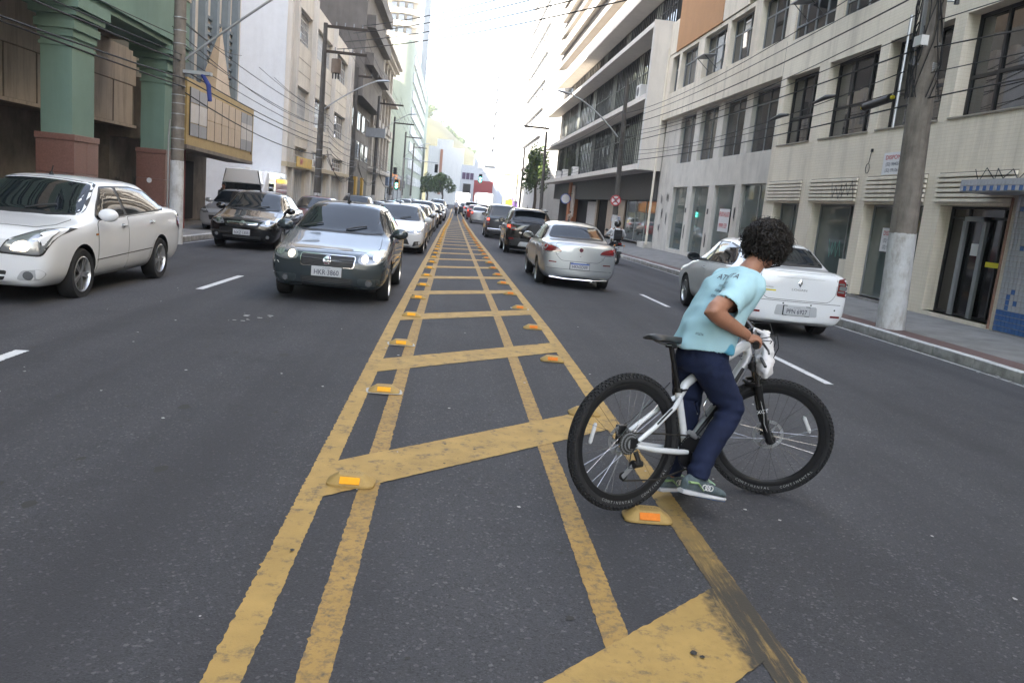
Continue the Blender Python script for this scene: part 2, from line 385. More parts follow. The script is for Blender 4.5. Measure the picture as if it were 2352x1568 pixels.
jt.add([(x, 16.9-.05*x*.4+o_+d, gl(x,17)+.003) for x, o_ in zip(xs_, off) for d in (-.02,.02)], [(2*k, 2*k+1, 2*k+3, 2*k+2) for k in range(41)]); jt.build('road_joint', M_TAR, road, fix=False)
gm = B()
for k in range(60): blob(gm, q.uniform(-4.5, 3.5), q.uniform(2.3, 12), q.uniform(.004,.014), .010, 500+k, 1, 1.3, 7)
for k in range(10): blob(gm, q.uniform(-2.6,-1.9), q.uniform(9.0,9.6), q.uniform(.01,.03), .010, 580+k, 1.4, 1, 7)
for k in range(150):
    y = q.uniform(7.5, 26); blob(gm, kr(y)-abs(q.gauss(.05,.07)), y, q.uniform(.005,.022), .006, 700+k, 1, 1.4, 6)
gm.build('road_litter', M_GUM, kind='stuff', fix=False)
# kerbs and pavements
M_KERB = pmat('kerb_stone', (.30,.29,.27), rough=.9, var=.25, vscale=6, grime=.7, gscale=(1,1,1), coords='World', bump=.5, bscale=50)
M_KERBW = pmat('kerb_limewash', (.52,.52,.52), rough=.9, var=.2, vscale=9, grime=.55, gcol=(.14,.13,.12), gscale=(2,2,2), coords='World', bump=.4, bscale=60)
M_PAVE = pmat('pavement_concrete', (.20,.195,.19), rough=.9, var=.2, vscale=2, grime=.45, gcol=(.07,.065,.06), gscale=(.6,.6,.6), coords='World', bump=.3, bscale=70)
M_RED = tile_wall('red_tactile_paving', (.14,.088,.082), (.6,.6,.6), .09, .09, .004, .15, .4, .85)
YK = [-20,0,3,6,9,12,15,18,21,25,30,35,40,46,53,60,70,85,110,160,260]
def zs(y): return ip(y, [(10,.12),(40,.10),(60,-.28),(90,-.27)])
pv = B(); rows = []
for y in YK: rows.append([(kr(y)+.62, y, pr_(y)), (kr(y)+1.6, y, (pr_(y)+zs(y))/2), (12.6, y, zs(y))])
n = 3; pv.add([p for r in rows for p in r], [(i*n+j, i*n+j+1, (i+1)*n+j+1, (i+1)*n+j) for i in range(len(rows)-1) for j in range(n-1)])
pave = pv.build('pavement', M_PAVE, kind='structure', fix=False)
rs = B(); rows = [[(kr(y)+.155, y, pr_(y)), (kr(y)+.62, y, pr_(y)+.004)] for y in YK]
rs.add([p for r in rows for p in r], [(2*i, 2*i+1, 2*i+3, 2*i+2) for i in range(len(rows)-1)])
# the strip is a floor: let its tile grid run in plan
_m = M_RED.node_tree; 
for nd in _m.nodes:
    if nd.type == 'COMBXYZ':
        sp = [q for q in _m.nodes if q.type == 'SEPXYZ'][0]
        _m.links.new(sp.outputs[0], nd.inputs[0]); _m.links.new(sp.outputs[1], nd.inputs[1])
rs.build('tactile_strip', M_RED, pave, fix=False)
KERBM = {}
def kerb_piece(parent, x0, x1, y0, y1, whitetop, k, side):
    b = B(); q = random.Random(k); d = q.uniform(-.006, .006); xm_ = x0(y0); g0, g1 = gl(xm_, y0), gl(xm_, y1); zt0, zt1 = g0+.15+d, g1+.15+d+q.uniform(-.004,.004)
    xa0, xb0, xa1, xb1 = x0(y0), x1(y0), x0(y1), x1(y1); g = .006
    b.add([(xa0,y0+g,g0-.1),(xb0,y0+g,g0-.1),(xb0,y0+g,zt0),(xa0,y0+g,zt0),(xa1,y1-g,g1-.1),(xb1,y1-g,g1-.1),(xb1,y1-g,zt1),(xa1,y1-g,zt1)],
          [(0,1,2,3),(4,7,6,5),(0,4,5,1),(1,5,6,2),(2,6,7,3),(3,7,4,0)])
    o = b.build('kerb_stone', [M_KERB, M_KERBW], parent, bevel=.012, smooth=40)
    for p in o.data.polygons: p.material_index = 1 if p.normal.z > .35 and whitetop else 0
kerbR = root('kerb', None, None, (kr(20), 20, 0)); kerbR['kind'] = 'structure'
kerbL = root('kerb', None, None, (KL, 20, 0)); kerbL['kind'] = 'structure'
for i in range(48):
    y0 = 1.5+i*1.0; kerb_piece(kerbR, kr, lambda y: kr(y)+.155, y0, y0+1.0, True, 600+i, 1)
for i in list(range(19))+list(range(40,44)):
    y0 = 6.4+i*1.0; kerb_piece(kerbL, lambda y: KL-.155, lambda y: KL, y0, y0+1.0, True, 700+i, -1)
far = B()
for X0, X1 in ((lambda y: kr(y), lambda y: kr(y)+.155), (lambda y: KL-.155, lambda y: KL)):
    ys = [49.5,60,70,85,110,160,260] if X0(50) > 0 else [50.4,60,70,85,110,160,260]
    for z_, w_ in ((.15, 0), ):
        rows = [[(X0(y),y,gl(X0(y),y)-.05),(X0(y),y,gl(X0(y),y)+.15),(X1(y),y,gl(X0(y),y)+.15),(X1(y),y,gl(X0(y),y)-.05)] for y in ys]
        far.add([p for r in rows for p in r], [(i*4+j, i*4+j+1, (i+1)*4+j+1, (i+1)*4+j) for i in range(len(rows)-1) for j in range(3)])
far.build('kerb_run', M_KERBW, kind='structure')
YL = sorted(YK+[25.3,26,44.5,45.5])
pl = B(); rows = [[(-26, y, gl(KL,y)+.14-.13*drop(y)), (KL-.155, y, gl(KL,y)+.148-.14*drop(y)), (KL, y, gl(KL,y)+(.148-.14*drop(y) if drop(y) > .9 else -.05))] for y in YL]
pl.add([p for r in rows for p in r], [(3*i+j, 3*i+j+1, 3*i+j+4, 3*i+j+3) for i in range(len(rows)-1) for j in range(2)])
pl.build('pavement', M_PAVE, kind='structure', fix=False)
# ------------------------------------------------------------------ facades
M_GLASS = pmat('window_glass', (.018,.021,.024), rough=.02, var=0, spec=.5, ior=1.9)
M_GLASSG = pmat('green_shop_glass', (.085,.11,.105), rough=.03, var=0, spec=.9)
M_DARK = pmat('dark_interior', (.016,.015,.015), rough=.9, var=0)
M_BLK = pmat('black_frame', (.02,.02,.022), rough=.45, var=0)
M_ALU = pmat('aluminium', (.42,.43,.44), rough=.4, metal=.7, var=.06)
M_GREYP = pmat('grey_painted_metal', (.25,.26,.27), rough=.5, var=.1)
M_BEIGE = tile_wall('beige_tile_wall', (.78,.705,.585), (.90,.88,.84), .22, .075, .003, .06, .42, .5, .0)
M_CREAM = pmat('cream_render', (.75,.68,.57), rough=.85, var=.06, vscale=1.2, grime=.5, gcol=(.22,.19,.15), coords='World', bump=.15, bscale=30)
M_GREYR = pmat('weathered_grey_render', (.62,.59,.54), rough=.9, var=.09, vscale=1.5, grime=.5, gcol=(.24,.23,.22), gscale=(.8,.8,.25), coords='World', bump=.2, bscale=25)
M_ORNG = pmat('orange_render', (.46,.25,.12), rough=.85, var=.06, vscale=1.5, grime=.25, gcol=(.3,.17,.1), coords='World')
M_WHITE = pmat('white_render', (.66,.65,.63), rough=.85, var=.05, grime=.3, gcol=(.34,.32,.30), coords='World')
M_SLABW = pmat('offwhite_concrete', (.69,.64,.575), rough=.85, var=.05, vscale=1., grime=.3, gcol=(.3,.27,.24), coords='World')
M_BROWN = pmat('dark_grey_cladding', (.06,.056,.054), rough=.6, var=.1, coords='World')
M_GRAF = pmat('graffiti_paint', (.025,.025,.03), rough=.6, var=0)
M_TEAL = pmat('green_graffiti', (.1,.33,.27), rough=.6, var=0)
def holes_wall(b, X, y0, y1, z0, z1, holes, depth, s, mi=0, rmi=0):
    """wall sheet at X seen from the street, s=+1 if the inside lies towards +X; holes (ya,yb,za,zb) get reveals of that depth"""
    ys = sorted({y0, y1, *[v for h in holes for v in h[:2] if y0 < v < y1]}); zz = sorted({z0, z1, *[v for h in holes for v in h[2:4] if z0 < v < z1]})
    for i in range(len(ys)-1):
        k = 0
        while k < len(zz)-1:
            cy, cz = (ys[i]+ys[i+1])/2, (zz[k]+zz[k+1])/2
            if any(h[0] < cy < h[1] and h[2] < cz < h[3] for h in holes): k += 1; continue
            j = k
            while j+1 < len(zz)-1 and not any(h[0] < cy < h[1] and h[2] < (zz[j+1]+zz[j+2])/2 < h[3] for h in holes): j += 1
            b.add([(X,ys[i],zz[k]),(X,ys[i+1],zz[k]),(X,ys[i+1],zz[j+1]),(X,ys[i],zz[j+1])], [(0,1,2,3)], mi); k = j+1
    for ya, yb, za, zb in [h[:4] for h in holes]:
        D = X+s*depth
        b.add([(X,ya,za),(X,yb,za),(X,yb,zb),(X,ya,zb),(D,ya,za),(D,yb,za),(D,yb,zb),(D,ya,zb)], [(0,1,5,4),(1,2,6,5),(2,3,7,6),(3,0,4,7)], rmi)
    return b
def window(parent, X, s, y0, y1, z0, z1, cols, rows, fm, gm, fw=.05, fd=.06, tilt=.006, label=None, skip=(), transoms=None, name='window'):
    """window in the plane X: a frame of bars and one pane per light"""
    f = B(); X2 = X-s*fd; yy = [y0+(y1-y0)*c for c in ([i/cols for i in range(cols+1)] if isinstance(cols, int) else cols)]
    zz = [z0+(z1-z0)*c for c in ([i/rows for i in range(rows+1)] if isinstance(rows, int) else rows)]
    for i, y in enumerate(yy):
        a = y if i == 0 else y-fw if i == len(yy)-1 else y-fw/2; f.box(X, X2, a, a+fw, z0, z1)
    for i, z in enumerate(zz):
        a = z if i == 0 else z-fw if i == len(zz)-1 else z-fw/2
        for k in range(len(yy)-1): f.box(X, X2+s*.004, yy[k]+fw/2, yy[k+1]-fw/2, a, a+fw)
    w = f.build(name, fm, parent, label=label, fix=False)
    for i in range(len(yy)-1):
        for k in range(len(zz)-1):
            if (i, k) in skip: continue
            p = B(); t1, t2 = rnd.gauss(0, tilt), rnd.gauss(0, tilt); a, c, d, e = yy[i]+fw/2-.004, yy[i+1]-fw/2+.004, zz[k]+fw/2-.004, zz[k+1]-fw/2+.004
            xm = X-s*fd*.45; cy, cz = (a+c)/2, (d+e)/2
            q = [(xm+t1*(y-cy)+t2*(z-cz), y, z) for y, z in ((a,d),(c,d),(c,e),(a,e))]
            p.add(q+[(x+s*.008, y, z) for x, y, z in q], [(0,1,2,3),(7,6,5,4),(0,4,5,1),(1,5,6,2),(2,6,7,3),(3,7,4,0)])
            p.build('pane', gm, w)
    return w
def scribble(parent, name, X, s, y, z, h, w, n, seed, mat, label=None, r=.012):
    """spray-painted tag as a thin line standing a few millimetres off the wall"""
    q = random.Random(seed); pts = []
    for i in range(n+1):
        t = i/n; pts.append((X-s*.003, y+s*-w*t+q.uniform(-.2,.2)*w/n*2, z+h*(.5+.5*(-1)**i*q.uniform(.5,1))))
    b = B(); D = .004
    for a, c in zip(pts, pts[1:]):
        d = (Vector(c)-Vector(a)); L = d.length
        if L < 1e-3: continue
        d.normalize(); nrm = Vector((0, -d.z, d.y))*r
        b.add([Vector(a)-nrm, Vector(c)-nrm, Vector(c)+nrm, Vector(a)+nrm], [(0,1,2,3)])
    return b.build(name, mat, parent, label=label, fix=False)

# ---- right: beige tiled building and the grey bays next to it
X1, X2 = 10.3, 10.6
bb = root('commercial_building', 'beige tiled building with black framed windows behind the thick concrete pole', 'building', (X1, 15, .1))
wins = [(23.38,25.72,4.23,6.34),(20.0,22.73,4.23,6.34),(17.03,19.58,4.23,6.34),(13.95,16.62,4.23,6.34),(10.9,13.5,4.23,6.34),(7.8,10.4,4.23,6.34)]
doors = [(23.35,25.3,.12,2.40),(20.0,22.5,.12,2.40),(16.95,19.55,.12,2.40),(14.2,16.35,.16,2.40)]
lou = [(23.35,25.85,2.46,3.08),(20.0,22.75,2.46,3.08),(16.98,19.55,2.46,3.08),(14.15,16.55,2.46,3.08)]
upA = [(22.9,25.7,7.48,9.4),(19.85,22.4,7.48,9.4),(16.8,19.3,7.48,9.4),(13.75,16.3,7.48,9.4),(10.7,13.2,7.48,9.4),(7.7,10.2,7.48,9.4)]
w = B(); holes_wall(w, X1, -14, 26.1, -.1, 30, wins+doors+upA, .36, 1)
w.add([(X1,26.1,-.1),(X1,26.1,30),(X2+.05,26.1,30),(X2+.05,26.1,-.1)], [(0,1,2,3)])
w.build('wall', M_BEIGE, bb, fix=False)
B().box(X1+.40, 24, -14, 26.1, -.1, 30).build('inner_wall', M_DARK, bb)
for i, (a, c, d, e) in enumerate(wins):
    window(bb, X1+.36, 1, a, c, d, e, [0,.3,.66,1] if i % 2 else [0,.36,.68,1], [0,.40,1], M_BLK, M_GLASS, .07, .07)
    B().box(X1-.03, X1+.3, a-.03, c+.03, d-.035, d).build('sill', pmat('sill_stone', (.3,.27,.22), var=.2), bb)
for a, c, d, e in upA:
    window(bb, X1+.12, 1, a, c, d, e, 4, [0,.2,.72,1], M_GREYP, M_GLASS, .045, .06, .012)
for a, c, d, e in lou:
    n = 6; h = (e-d)/n
    B().box(X1-.002, X1-.012, a, c, d, e).build('louvre_back', pmat('louvre_shadow', (.2,.17,.13), var=.2), bb)
    for k in range(n):
        z = d+h*k; s_ = B(); s_.prism([(0,0),(-.05,.01),(-.05,h*.66),(0,h*.8)], 'Y', a, c); s_.xf(Matrix.Translation((X1-.012, 0, z)))
        s_.build('slat', M_CREAM, bb)
for i, (a, c, d, e) in enumerate(doors[:3]):
    window(bb, X1+.33, 1, a, c, d, e, [0,.3,1] if i else 2, 1, M_GREYP, M_GLASSG, .04, .05, .004, name='shop_window')
B().box(X1+.1, X1+.28, 20.0, 20.55, .12, .95).build('meter_cabinet', M_CREAM, bb)
# the entrance with its glazed door
a, c, d, e = doors[3]
dw = window(bb, X1+.33, 1, a, c, d, e, [0,.22,.72,1], [0,.9,1], M_BLK, pmat('smoked_glass', (.012,.012,.013), rough=.06, var=0, spec=.6), .05, .06, .004, name='entrance')
B().box(X1+.20, X1+.26, 15.05, 15.16, .16, 2.2).build('door_stile', M_GREYP, bb); B().box(X1+.2, X1+.26, 15.05, 15.75, 2.1, 2.2).build('door_rail', M_GREYP, bb)
B().box(X1+.2, X1+.26, 15.68, 15.78, .16, 2.1).build('door_stile', M_GREYP, bb)
B().box(X1+.19, X1+.2, 14.42, 14.85, 1.23, 1.33).build('yellow_tape', pmat('yellow_vinyl', (.7,.6,.03), var=0), bb)
B().box(X1+.225, X1+.235, 15.2, 15.42, 1.42, 1.66).build('paper_notice', pmat('paper', (.6,.6,.6), var=.05), bb)
B().box(X1+.005, X1+.36, a, c, .1, .16).build('doorstep', M_KERB, bb)
for a, c, d, e in doors[:3]: B().box(X1-.04, X1+.34, a, c, .02, .12).build('doorstep', M_KERB, bb)
# awning with two rows of small tiles, and the mosaic wall under it
aw = B(); aw.box(9.62, X1-.005, 10.2, 14.75, 2.60, 2.83); aw.build('awning', pmat('awning_grout', (.36,.36,.38), var=.1), bb)
M_TG = pmat('grey_mosaic_tile', (.40,.41,.45), rough=.25, var=.12, vscale=6); M_TB = pmat('blue_mosaic_tile', (.05,.13,.33), rough=.25, var=.2, vscale=6)
def tile_mesh(sx, sy, sz, mat, nm):
    b = B(); b.box(-sx/2, sx/2, -sy/2, sy/2, -sz/2, sz/2); o = b.build(nm, mat); me = o.data; bpy.data.objects.remove(o); return me
tg, tb = tile_mesh(.012, .088, .088, M_TG, 'tile'), tile_mesh(.012, .088, .088, M_TB, 'tile')
tg2, tb2 = tile_mesh(.088, .012, .088, M_TG, 'tile'), tile_mesh(.088, .012, .088, M_TB, 'tile')
def tile(me, parent, x, y, z):
    o = bpy.data.objects.new('tile', me); COL.objects.link(o); o.parent = parent; f = OFF[parent.name]; o.location = (x-f[0], y-f[1], z-f[2])
for i in range(22):
    for k in range(2): tile(tb if (k == 0 and i % 2 == 1) else tg, bb, 9.617, 14.70-.095*i, 2.665+.1*k)
for i in range(7):
    for k in range(2): tile(tg2 if (i+k) % 3 else tb2, bb, 9.68+.095*i, 14.756, 2.665+.1*k)
B().box(X1-.03, X1-.004, 10.2, 13.98, .05, 2.58).build('mosaic_grout', pmat('mosaic_grout', (.30,.29,.29), var=.2, vscale=9), bb)
q = random.Random(4)
for i in range(12):
    for k in range(25):
        y, z = 13.93-.1*i, .15+.1*k
        blue = z < .52+.02*q.random() or (z < .95 and q.random() < .18+.12*(i > 5)) or q.random() < .012
        tile(tb if blue else tg, bb, X1-.033, y, z)
# drain pipe, conduits, sign boards
pb = B(); pb.tube([(X1-.06,14.08,.1),(X1-.06,14.08,2.55)], .025, 8); pb.build('drain_pipe', pmat('rusty_pipe', (.2,.11,.08), var=.3), bb)
for y in (18.72, 18.05):
    B().tube([(X1-.05, y, 4.2),(X1-.05, y, 6.75)], .035, 8).build('conduit', M_ALU, bb)
M_SIGNW = pmat('white_sign_board', (.72,.72,.74), rough=.4, var=.03)
M_TXR = pmat('red_lettering', (.5,.03,.04), rough=.5, var=0); M_TXK = pmat('dark_lettering', (.06,.06,.09), rough=.5, var=0); M_TXG = pmat('green_mark', (.1,.5,.25), rough=.5, var=0)
def disp_sign(X, y0, y1, z0, z1, lab):
    s_ = root('for_rent_sign', lab, 'sign', (X, (y0+y1)/2, z0))
    B().box(X-.012, X, y0, y1, z0, z1).build('board', M_SIGNW, s_)
    t = B(); w_ = y1-y0; h_ = z1-z0; yc = (y0+y1)/2
    put_text(t, 'DISPONÍVEL', (X-.015, yc, z0+h_*.77), (0,-1,0), (0,0,1), h_*.27, .01, w_*.92/(h_*.27*5.9)); t.build('lettering', M_TXR, s_, fix=False)
    t = B()
    for zz, tx in ((.47,'(32) 98405-0566'),(.19,'(32) 99106-9688')):
        put_text(t, tx, (X-.015, yc+.03*w_, z0+h_*zz), (0,-1,0), (0,0,1), h_*.22, .004, w_*.78/(h_*.22*7.4))
    t.build('lettering', M_TXK, s_, fix=False)
    t = B()
    for zz in (.47,.19): t.add([(X-.015, y0+.07*w_+.022*cos(a), z0+h_*zz+.03*sin(a)) for a in [k*pi/5 for k in range(10)]], [tuple(range(10))])
    t.build('phone_mark', M_TXG, s_, fix=False)
disp_sign(X1-.006, 17.72, 18.94, 3.10, 3.62, 'white rental sign with red heading high on the beige wall')
disp_sign(X1+.255, 17.95, 18.9, 1.28, 1.85, 'white rental sign with red heading inside the shop window behind the pole')
scribble(bb, 'graffiti', X1-.06, 1, 21.35, 2.5, .5, 1.3, 9, 3, M_GRAF, 'black spray tag on the louvred band'); scribble(bb, 'graffiti', X1-.06, 1, 15.3, 2.85, .28, 1.6, 9, 5, M_GRAF, 'black spray tag above the tiled awning')
scribble(bb, 'graffiti', X1+.25, 1, 21.6, .9, .55, .7, 7, 8, M_TEAL); scribble(bb, 'graffiti', X1+.25, 1, 25.0, 1.3, .3, 1.3, 7, 12, M_GRAF)
lp = B(); lp.tube([(X1-.03, 19.62+.09*cos(a), 3.28+.12*sin(a)) for a in [k*pi/8 for k in range(17)]], .008, 5); lp.tube([(X1-.03,19.6,3.4),(X1-.03,19.55,3.7)], .008, 5); lp.build('cable_loop', M_GRAF, bb)
B().box(X1-.04, X1, 19.52, 19.58, 3.68, 3.76).build('junction_box', M_BLK, bb)
# ---- grey weathered bays
gb = root('commercial_building', 'weathered grey building with tall shop windows and orange panels above', 'building', (X2, 33, .1))
gup = [(26.9,29.3,4.2,6.4),(29.95,32.4,4.2,6.4),(33.15,35.45,4.2,6.4),(36.25,38.6,4.2,6.4)]
ggr = [(26.9,29.3,.12,3.08),(29.95,32.35,.12,3.08),(33.1,35.5,.12,3.08),(36.22,38.65,.12,3.08)]
w = B(); holes_wall(w, X2, 26.1, 41.45, -.3, 6.5, gup+ggr, .22, 1); w.build('wall', M_GREYR, gb, fix=False)
gw2 = [(26.4,28.9,7.68,9.42),(29.6,32.1,7.68,9.42),(32.5,35.4,7.68,9.42),(36.3,38.95,7.68,9.42),(39.3,40.5,7.68,9.42)]
w = B(); holes_wall(w, X1, 26.12, 41.45, 6.5, 9.58, gw2, .3, 1)
w.box(X1, X2+.02, 26.12, 41.45, 6.46, 6.5); w.build('wall', M_CREAM, gb, fix=False)
B().box(X2+.26, 24, 26.12, 41.45, -.3, 6.48).build('inner_wall', M_DARK, gb); B().box(X1+.34, 24, 26.12, 41.45, 6.52, 30).build('inner_wall', M_DARK, gb)
B().box(X1-.06, X1+.4, 33.2, 39.9, 9.60, 14).build('orange_panel', M_ORNG, gb)
B().box(X1-.04, X1+.4, 30.2, 33.15, 9.62, 30).build('cream_panel', M_CREAM, gb); B().box(X1-.06, X1+.4, 26.2, 30.1, 9.8, 30).build('orange_panel', M_ORNG, gb)
B().box(X1-.02, X1+.4, 39.95, 41.4, 9.62, 11.2).build('cream_panel', M_CREAM, gb)
for a, c, d, e in gup:
    window(gb, X2+.22, 1, a, c, d, e, 2, [0,.78,1], M_GREYP, pmat('dull_glass', (.04,.04,.042), rough=.12, var=.15, vscale=2, spec=.6), .05, .05, .006)
for i, (a, c, d, e) in enumerate(ggr):
    window(gb, X2+.2, 1, a, c, d, e, 1 if i else [0,.35,1], 1, M_ALU, M_GLASSG, .05, .05, .004, name='shop_window')
for i, (a, c, d, e) in enumerate(gw2):
    window(gb, X1+.28, 1, a, c, d, e, 3 if c-a > 1.5 else 1, [0,.66,1], M_GREYP, M_GLASS, .05, .06, .012)
B().tube([(X1-.05,41.3,.1),(X1-.05,41.3,6.4),(X1-.05,41.3,10)], .06, 8).build('drain_pipe', M_CREAM, gb)
for i, (y, z, h_, w_) in enumerate([(40.7,2.2,.55,.35),(40.3,1.5,.6,.3),(39.6,2.3,.6,.4),(39.4,1.2,.7,.25),(40.6,.8,.5,.3),(36.0,.6,.8,.12),(32.8,.5,.7,.14),(29.7,1.7,.6,.14),(29.7,.5,.4,.16)]):
    scribble(gb, 'graffiti', X2, 1, y, z, h_, w_, 5+i % 3, 40+i, M_GRAF, r=.022)
for y in (36.05, 32.85): B().box(X2-.006, X2, y-.1, y+.1, 1.9, 2.12).build('poster', M_GRAF, gb)
vs_ = root('for_sale_sign', 'white sign with red letters inside the tall grey shop window', 'sign', (X2+.12, 31, 1.2))
B().box(X2+.11, X2+.125, 30.45, 31.65, 1.25, 2.15).build('board', M_SIGNW, vs_)
t = B()
put_text(t, 'VENDO/ALUGO', (X2+.107, 31.05, 1.93), (0,-1,0), (0,0,1), .26, .015, .66); put_text(t, '99999.1539', (X2+.107, 31.05, 1.48), (0,-1,0), (0,0,1), .26, .015, .75)
t.build('lettering', M_TXR, vs_, fix=False)
# window flaps standing open
def flap(y, z, lab):
    f = root('window_flap', lab, 'window flap', (X1+.1, y, z)); b = B()
    b.obox((X1-.28, y, z+.02), (.30,0,.04), (0,.62,0), (0,0,.015)); b.build('sash', M_GREYP, f)
    for dy in (-.5,.5): B().tube([(X1-.5,y+dy,z),(X1+.08,y+dy,z-.5)], .014, 6).build('strut', M_BLK, f)
flap(34.0, 8.35, 'open window flap below the orange panel'); flap(24.3, 8.35, 'open window flap on the beige building nearest the orange panels'); flap(21.1, 8.5, 'open window flap on the beige building nearest the concrete pole')

# ---- right: building of long concrete balconies
SB = root('office_building', 'tall office block of long stacked concrete slabs with ribbon windows', 'building', (9.4, 64, 0))
XS, Y0, Y1 = 9.38, 41.55, 87.
B().box(10.55, 30, Y0+.05, Y1-2, 2.45, 34).build('inner_wall', M_BROWN, SB)
B().box(11.25, 30, Y0+.05, Y1-2, -.5, 2.45).build('inner_wall', M_DARK, SB)
B().box(11.0, 11.2, Y0+.05, Y1-2, 2.45, 3.9).build('shop_fascia', M_BROWN, SB)
def slab(x0, y0, y1, z0, z1, nm='slab', mat=M_SLABW, dx=0):
    b = B(); b.prism([(x0,y0),(10.6,y0),(10.6,y1-2.5),(x0,y1)], 'Z', z0, z1); return b.build(nm, mat, SB)
slab(XS, Y0, 86, 3.95, 4.24); slab(XS, Y0, 87.5, 7.50, 7.78); slab(XS, Y0, 89, 11.03, 11.30)
slab(XS, Y0+2, 82, 13.18, 14.12)
M_PERF = tile_wall('perforated_parapet', (.36,.33,.30), (.5,.47,.45), .22, .22, .02, .1, .2, .9)
for z in (15.08, 18.06, 21.04, 24.02, 27.0):
    slab(XS+.02, Y0+2, 83, z, z+.86, 'perforated_parapet', M_PERF); slab(XS-.35, Y0+2, 80, z+.93, z+1.68)
B().box(XS-.02, 10.58, Y0-.12, Y0-.002, 3.93, 11.35).build('end_wall', M_SLABW, SB)
B().box(XS-.04, XS+.03, Y0-.16, Y0-.122, 3.9, 11.0).build('pipe', M_WHITE, SB)
for zf, zt, n in ((4.24,7.5,26),(7.78,11.03,26),(11.3,13.18,26)):
    h_ = zt-zf; ye = Y1-4.5
    for k in range(n):
        a = Y0+.1+(ye-Y0)*k/n; c = a+(ye-Y0)/n-.12
        window(SB, 10.54, 1, a, c, zf+.02, zt-.05, 3 if k < 14 else 2, [0,.6,1] if k < 14 else 1, M_BLK, M_GLASS if (k*7+int(zf)) % 5 else pmat('pale_blind_glass', (.36,.37,.33), rough=.15, var=.1), .06, .06, .005)
for i, (y, z) in enumerate([(44.2,7.78),(72,4.24),(66,4.24),(76.5,4.24)]):
    ac = root('air_conditioner', ['boxy air conditioner on the second slab near the end wall','air conditioner on the lowest slab, middle of the three','air conditioner on the lowest slab nearest the camera','air conditioner on the lowest slab farthest from the camera'][i], 'air conditioner', (9.7, y, z))
    B().box(9.5, 9.95, y-.45, y+.45, z+.05, z+.75).build('casing', M_WHITE, ac, bevel=.02)
    fb = B(); fb.lathe([(.0,-.012),(.24,-.012),(.26,0)], (9.497, y, z+.4), 'X', 14); fb.build('fan_grille', M_BLK, ac)
    B().box(9.52,9.9,y-.4,y-.3,z,z+.05).build('foot', M_BLK, ac); B().box(9.52,9.9,y+.3,y+.4,z,z+.05).build('foot', M_BLK, ac)
# ground floor of the slab building
M_TAN = pmat('tan_panel', (.42,.33,.24), rough=.35, var=.08, vscale=.8, coords='World')
window(SB, 11.2, 1, 43.2, 51.0, -.02, 2.5, 3, 1, M_ALU, M_GLASSG, .06, .06, .004, name='shop_window')
B().box(11.12, 11.2, 51.6, 57.5, -.1, 2.55).build('tan_panel', M_TAN, SB)
for k in range(5): B().box(11.12, 11.18, 58+.5*k, 58.07+.5*k, -.2, 2.6).build('gate_bar', M_BLK, SB)
B().box(11.1, 11.2, 62, 66, -.2, 2.3).build('roller_door', M_WHITE, SB); B().box(11.05, 11.2, 61.3, 61.9, -.2, 2.5).build('pier', M_TAN, SB)
B().box(10.4, 11.2, 72, 73.2, -.3, 3.9).build('pier', pmat('orange_pier', (.45,.16,.06), var=.15), SB)
B().box(10.4, 10.5, 69.4, 71.2, .9, 3.6).build('poster_board', pmat('poster_tan', (.55,.48,.42), var=.35, vscale=1.4), SB)
B().box(10.2, 11.2, Y0+.1, 43.1, -.1, .2).build('plinth', M_GREYR, SB)
# ---- white tower beyond it, and a slim one
WT = root('apartment_tower', 'bleached white tower with many small windows beyond the slab building', 'building', (11, 100, -.4))
tw = [(94+3.4*k, 96.4+3.4*k, 4.2+3.05*j, 5.9+3.05*j) for k in range(6) for j in range(12)]
w = B(); holes_wall(w, 9.2, 92, 115, -.5, 42, tw, .3, 1); w.build('wall', M_WHITE, WT, fix=False); B().box(9.5, 30, 92, 115, -.5, 42).build('inner_wall', M_GREYP, WT)
B().box(9.2, 30, 91.9, 91.998, -.5, 42).build('gable_wall', M_WHITE, WT)
for a, c, d, e in tw[:48]: window(WT, 9.5, 1, a, c, d, e, 2, 1, M_WHITE, M_GLASS, .12, .1)
for j in range(12): B().box(8.95, 9.2, 92, 115, 6.35+3.05*j, 6.55+3.05*j).build('ledge', M_WHITE, WT)
TT = root('tower_block', 'slim pale grey tower rising alone at the end of the street', 'building', (11, 186, -.4))
B().box(8.0, 14, 180, 192, -.5, 33).build('wall', pmat('pale_blue_grey', (.40,.43,.50), var=.04), TT)
for j in range(10):
    B().box(7.6, 7.98, 181, 191, 5+2.7*j, 6.4+2.7*j).build('balcony', M_WHITE, TT)
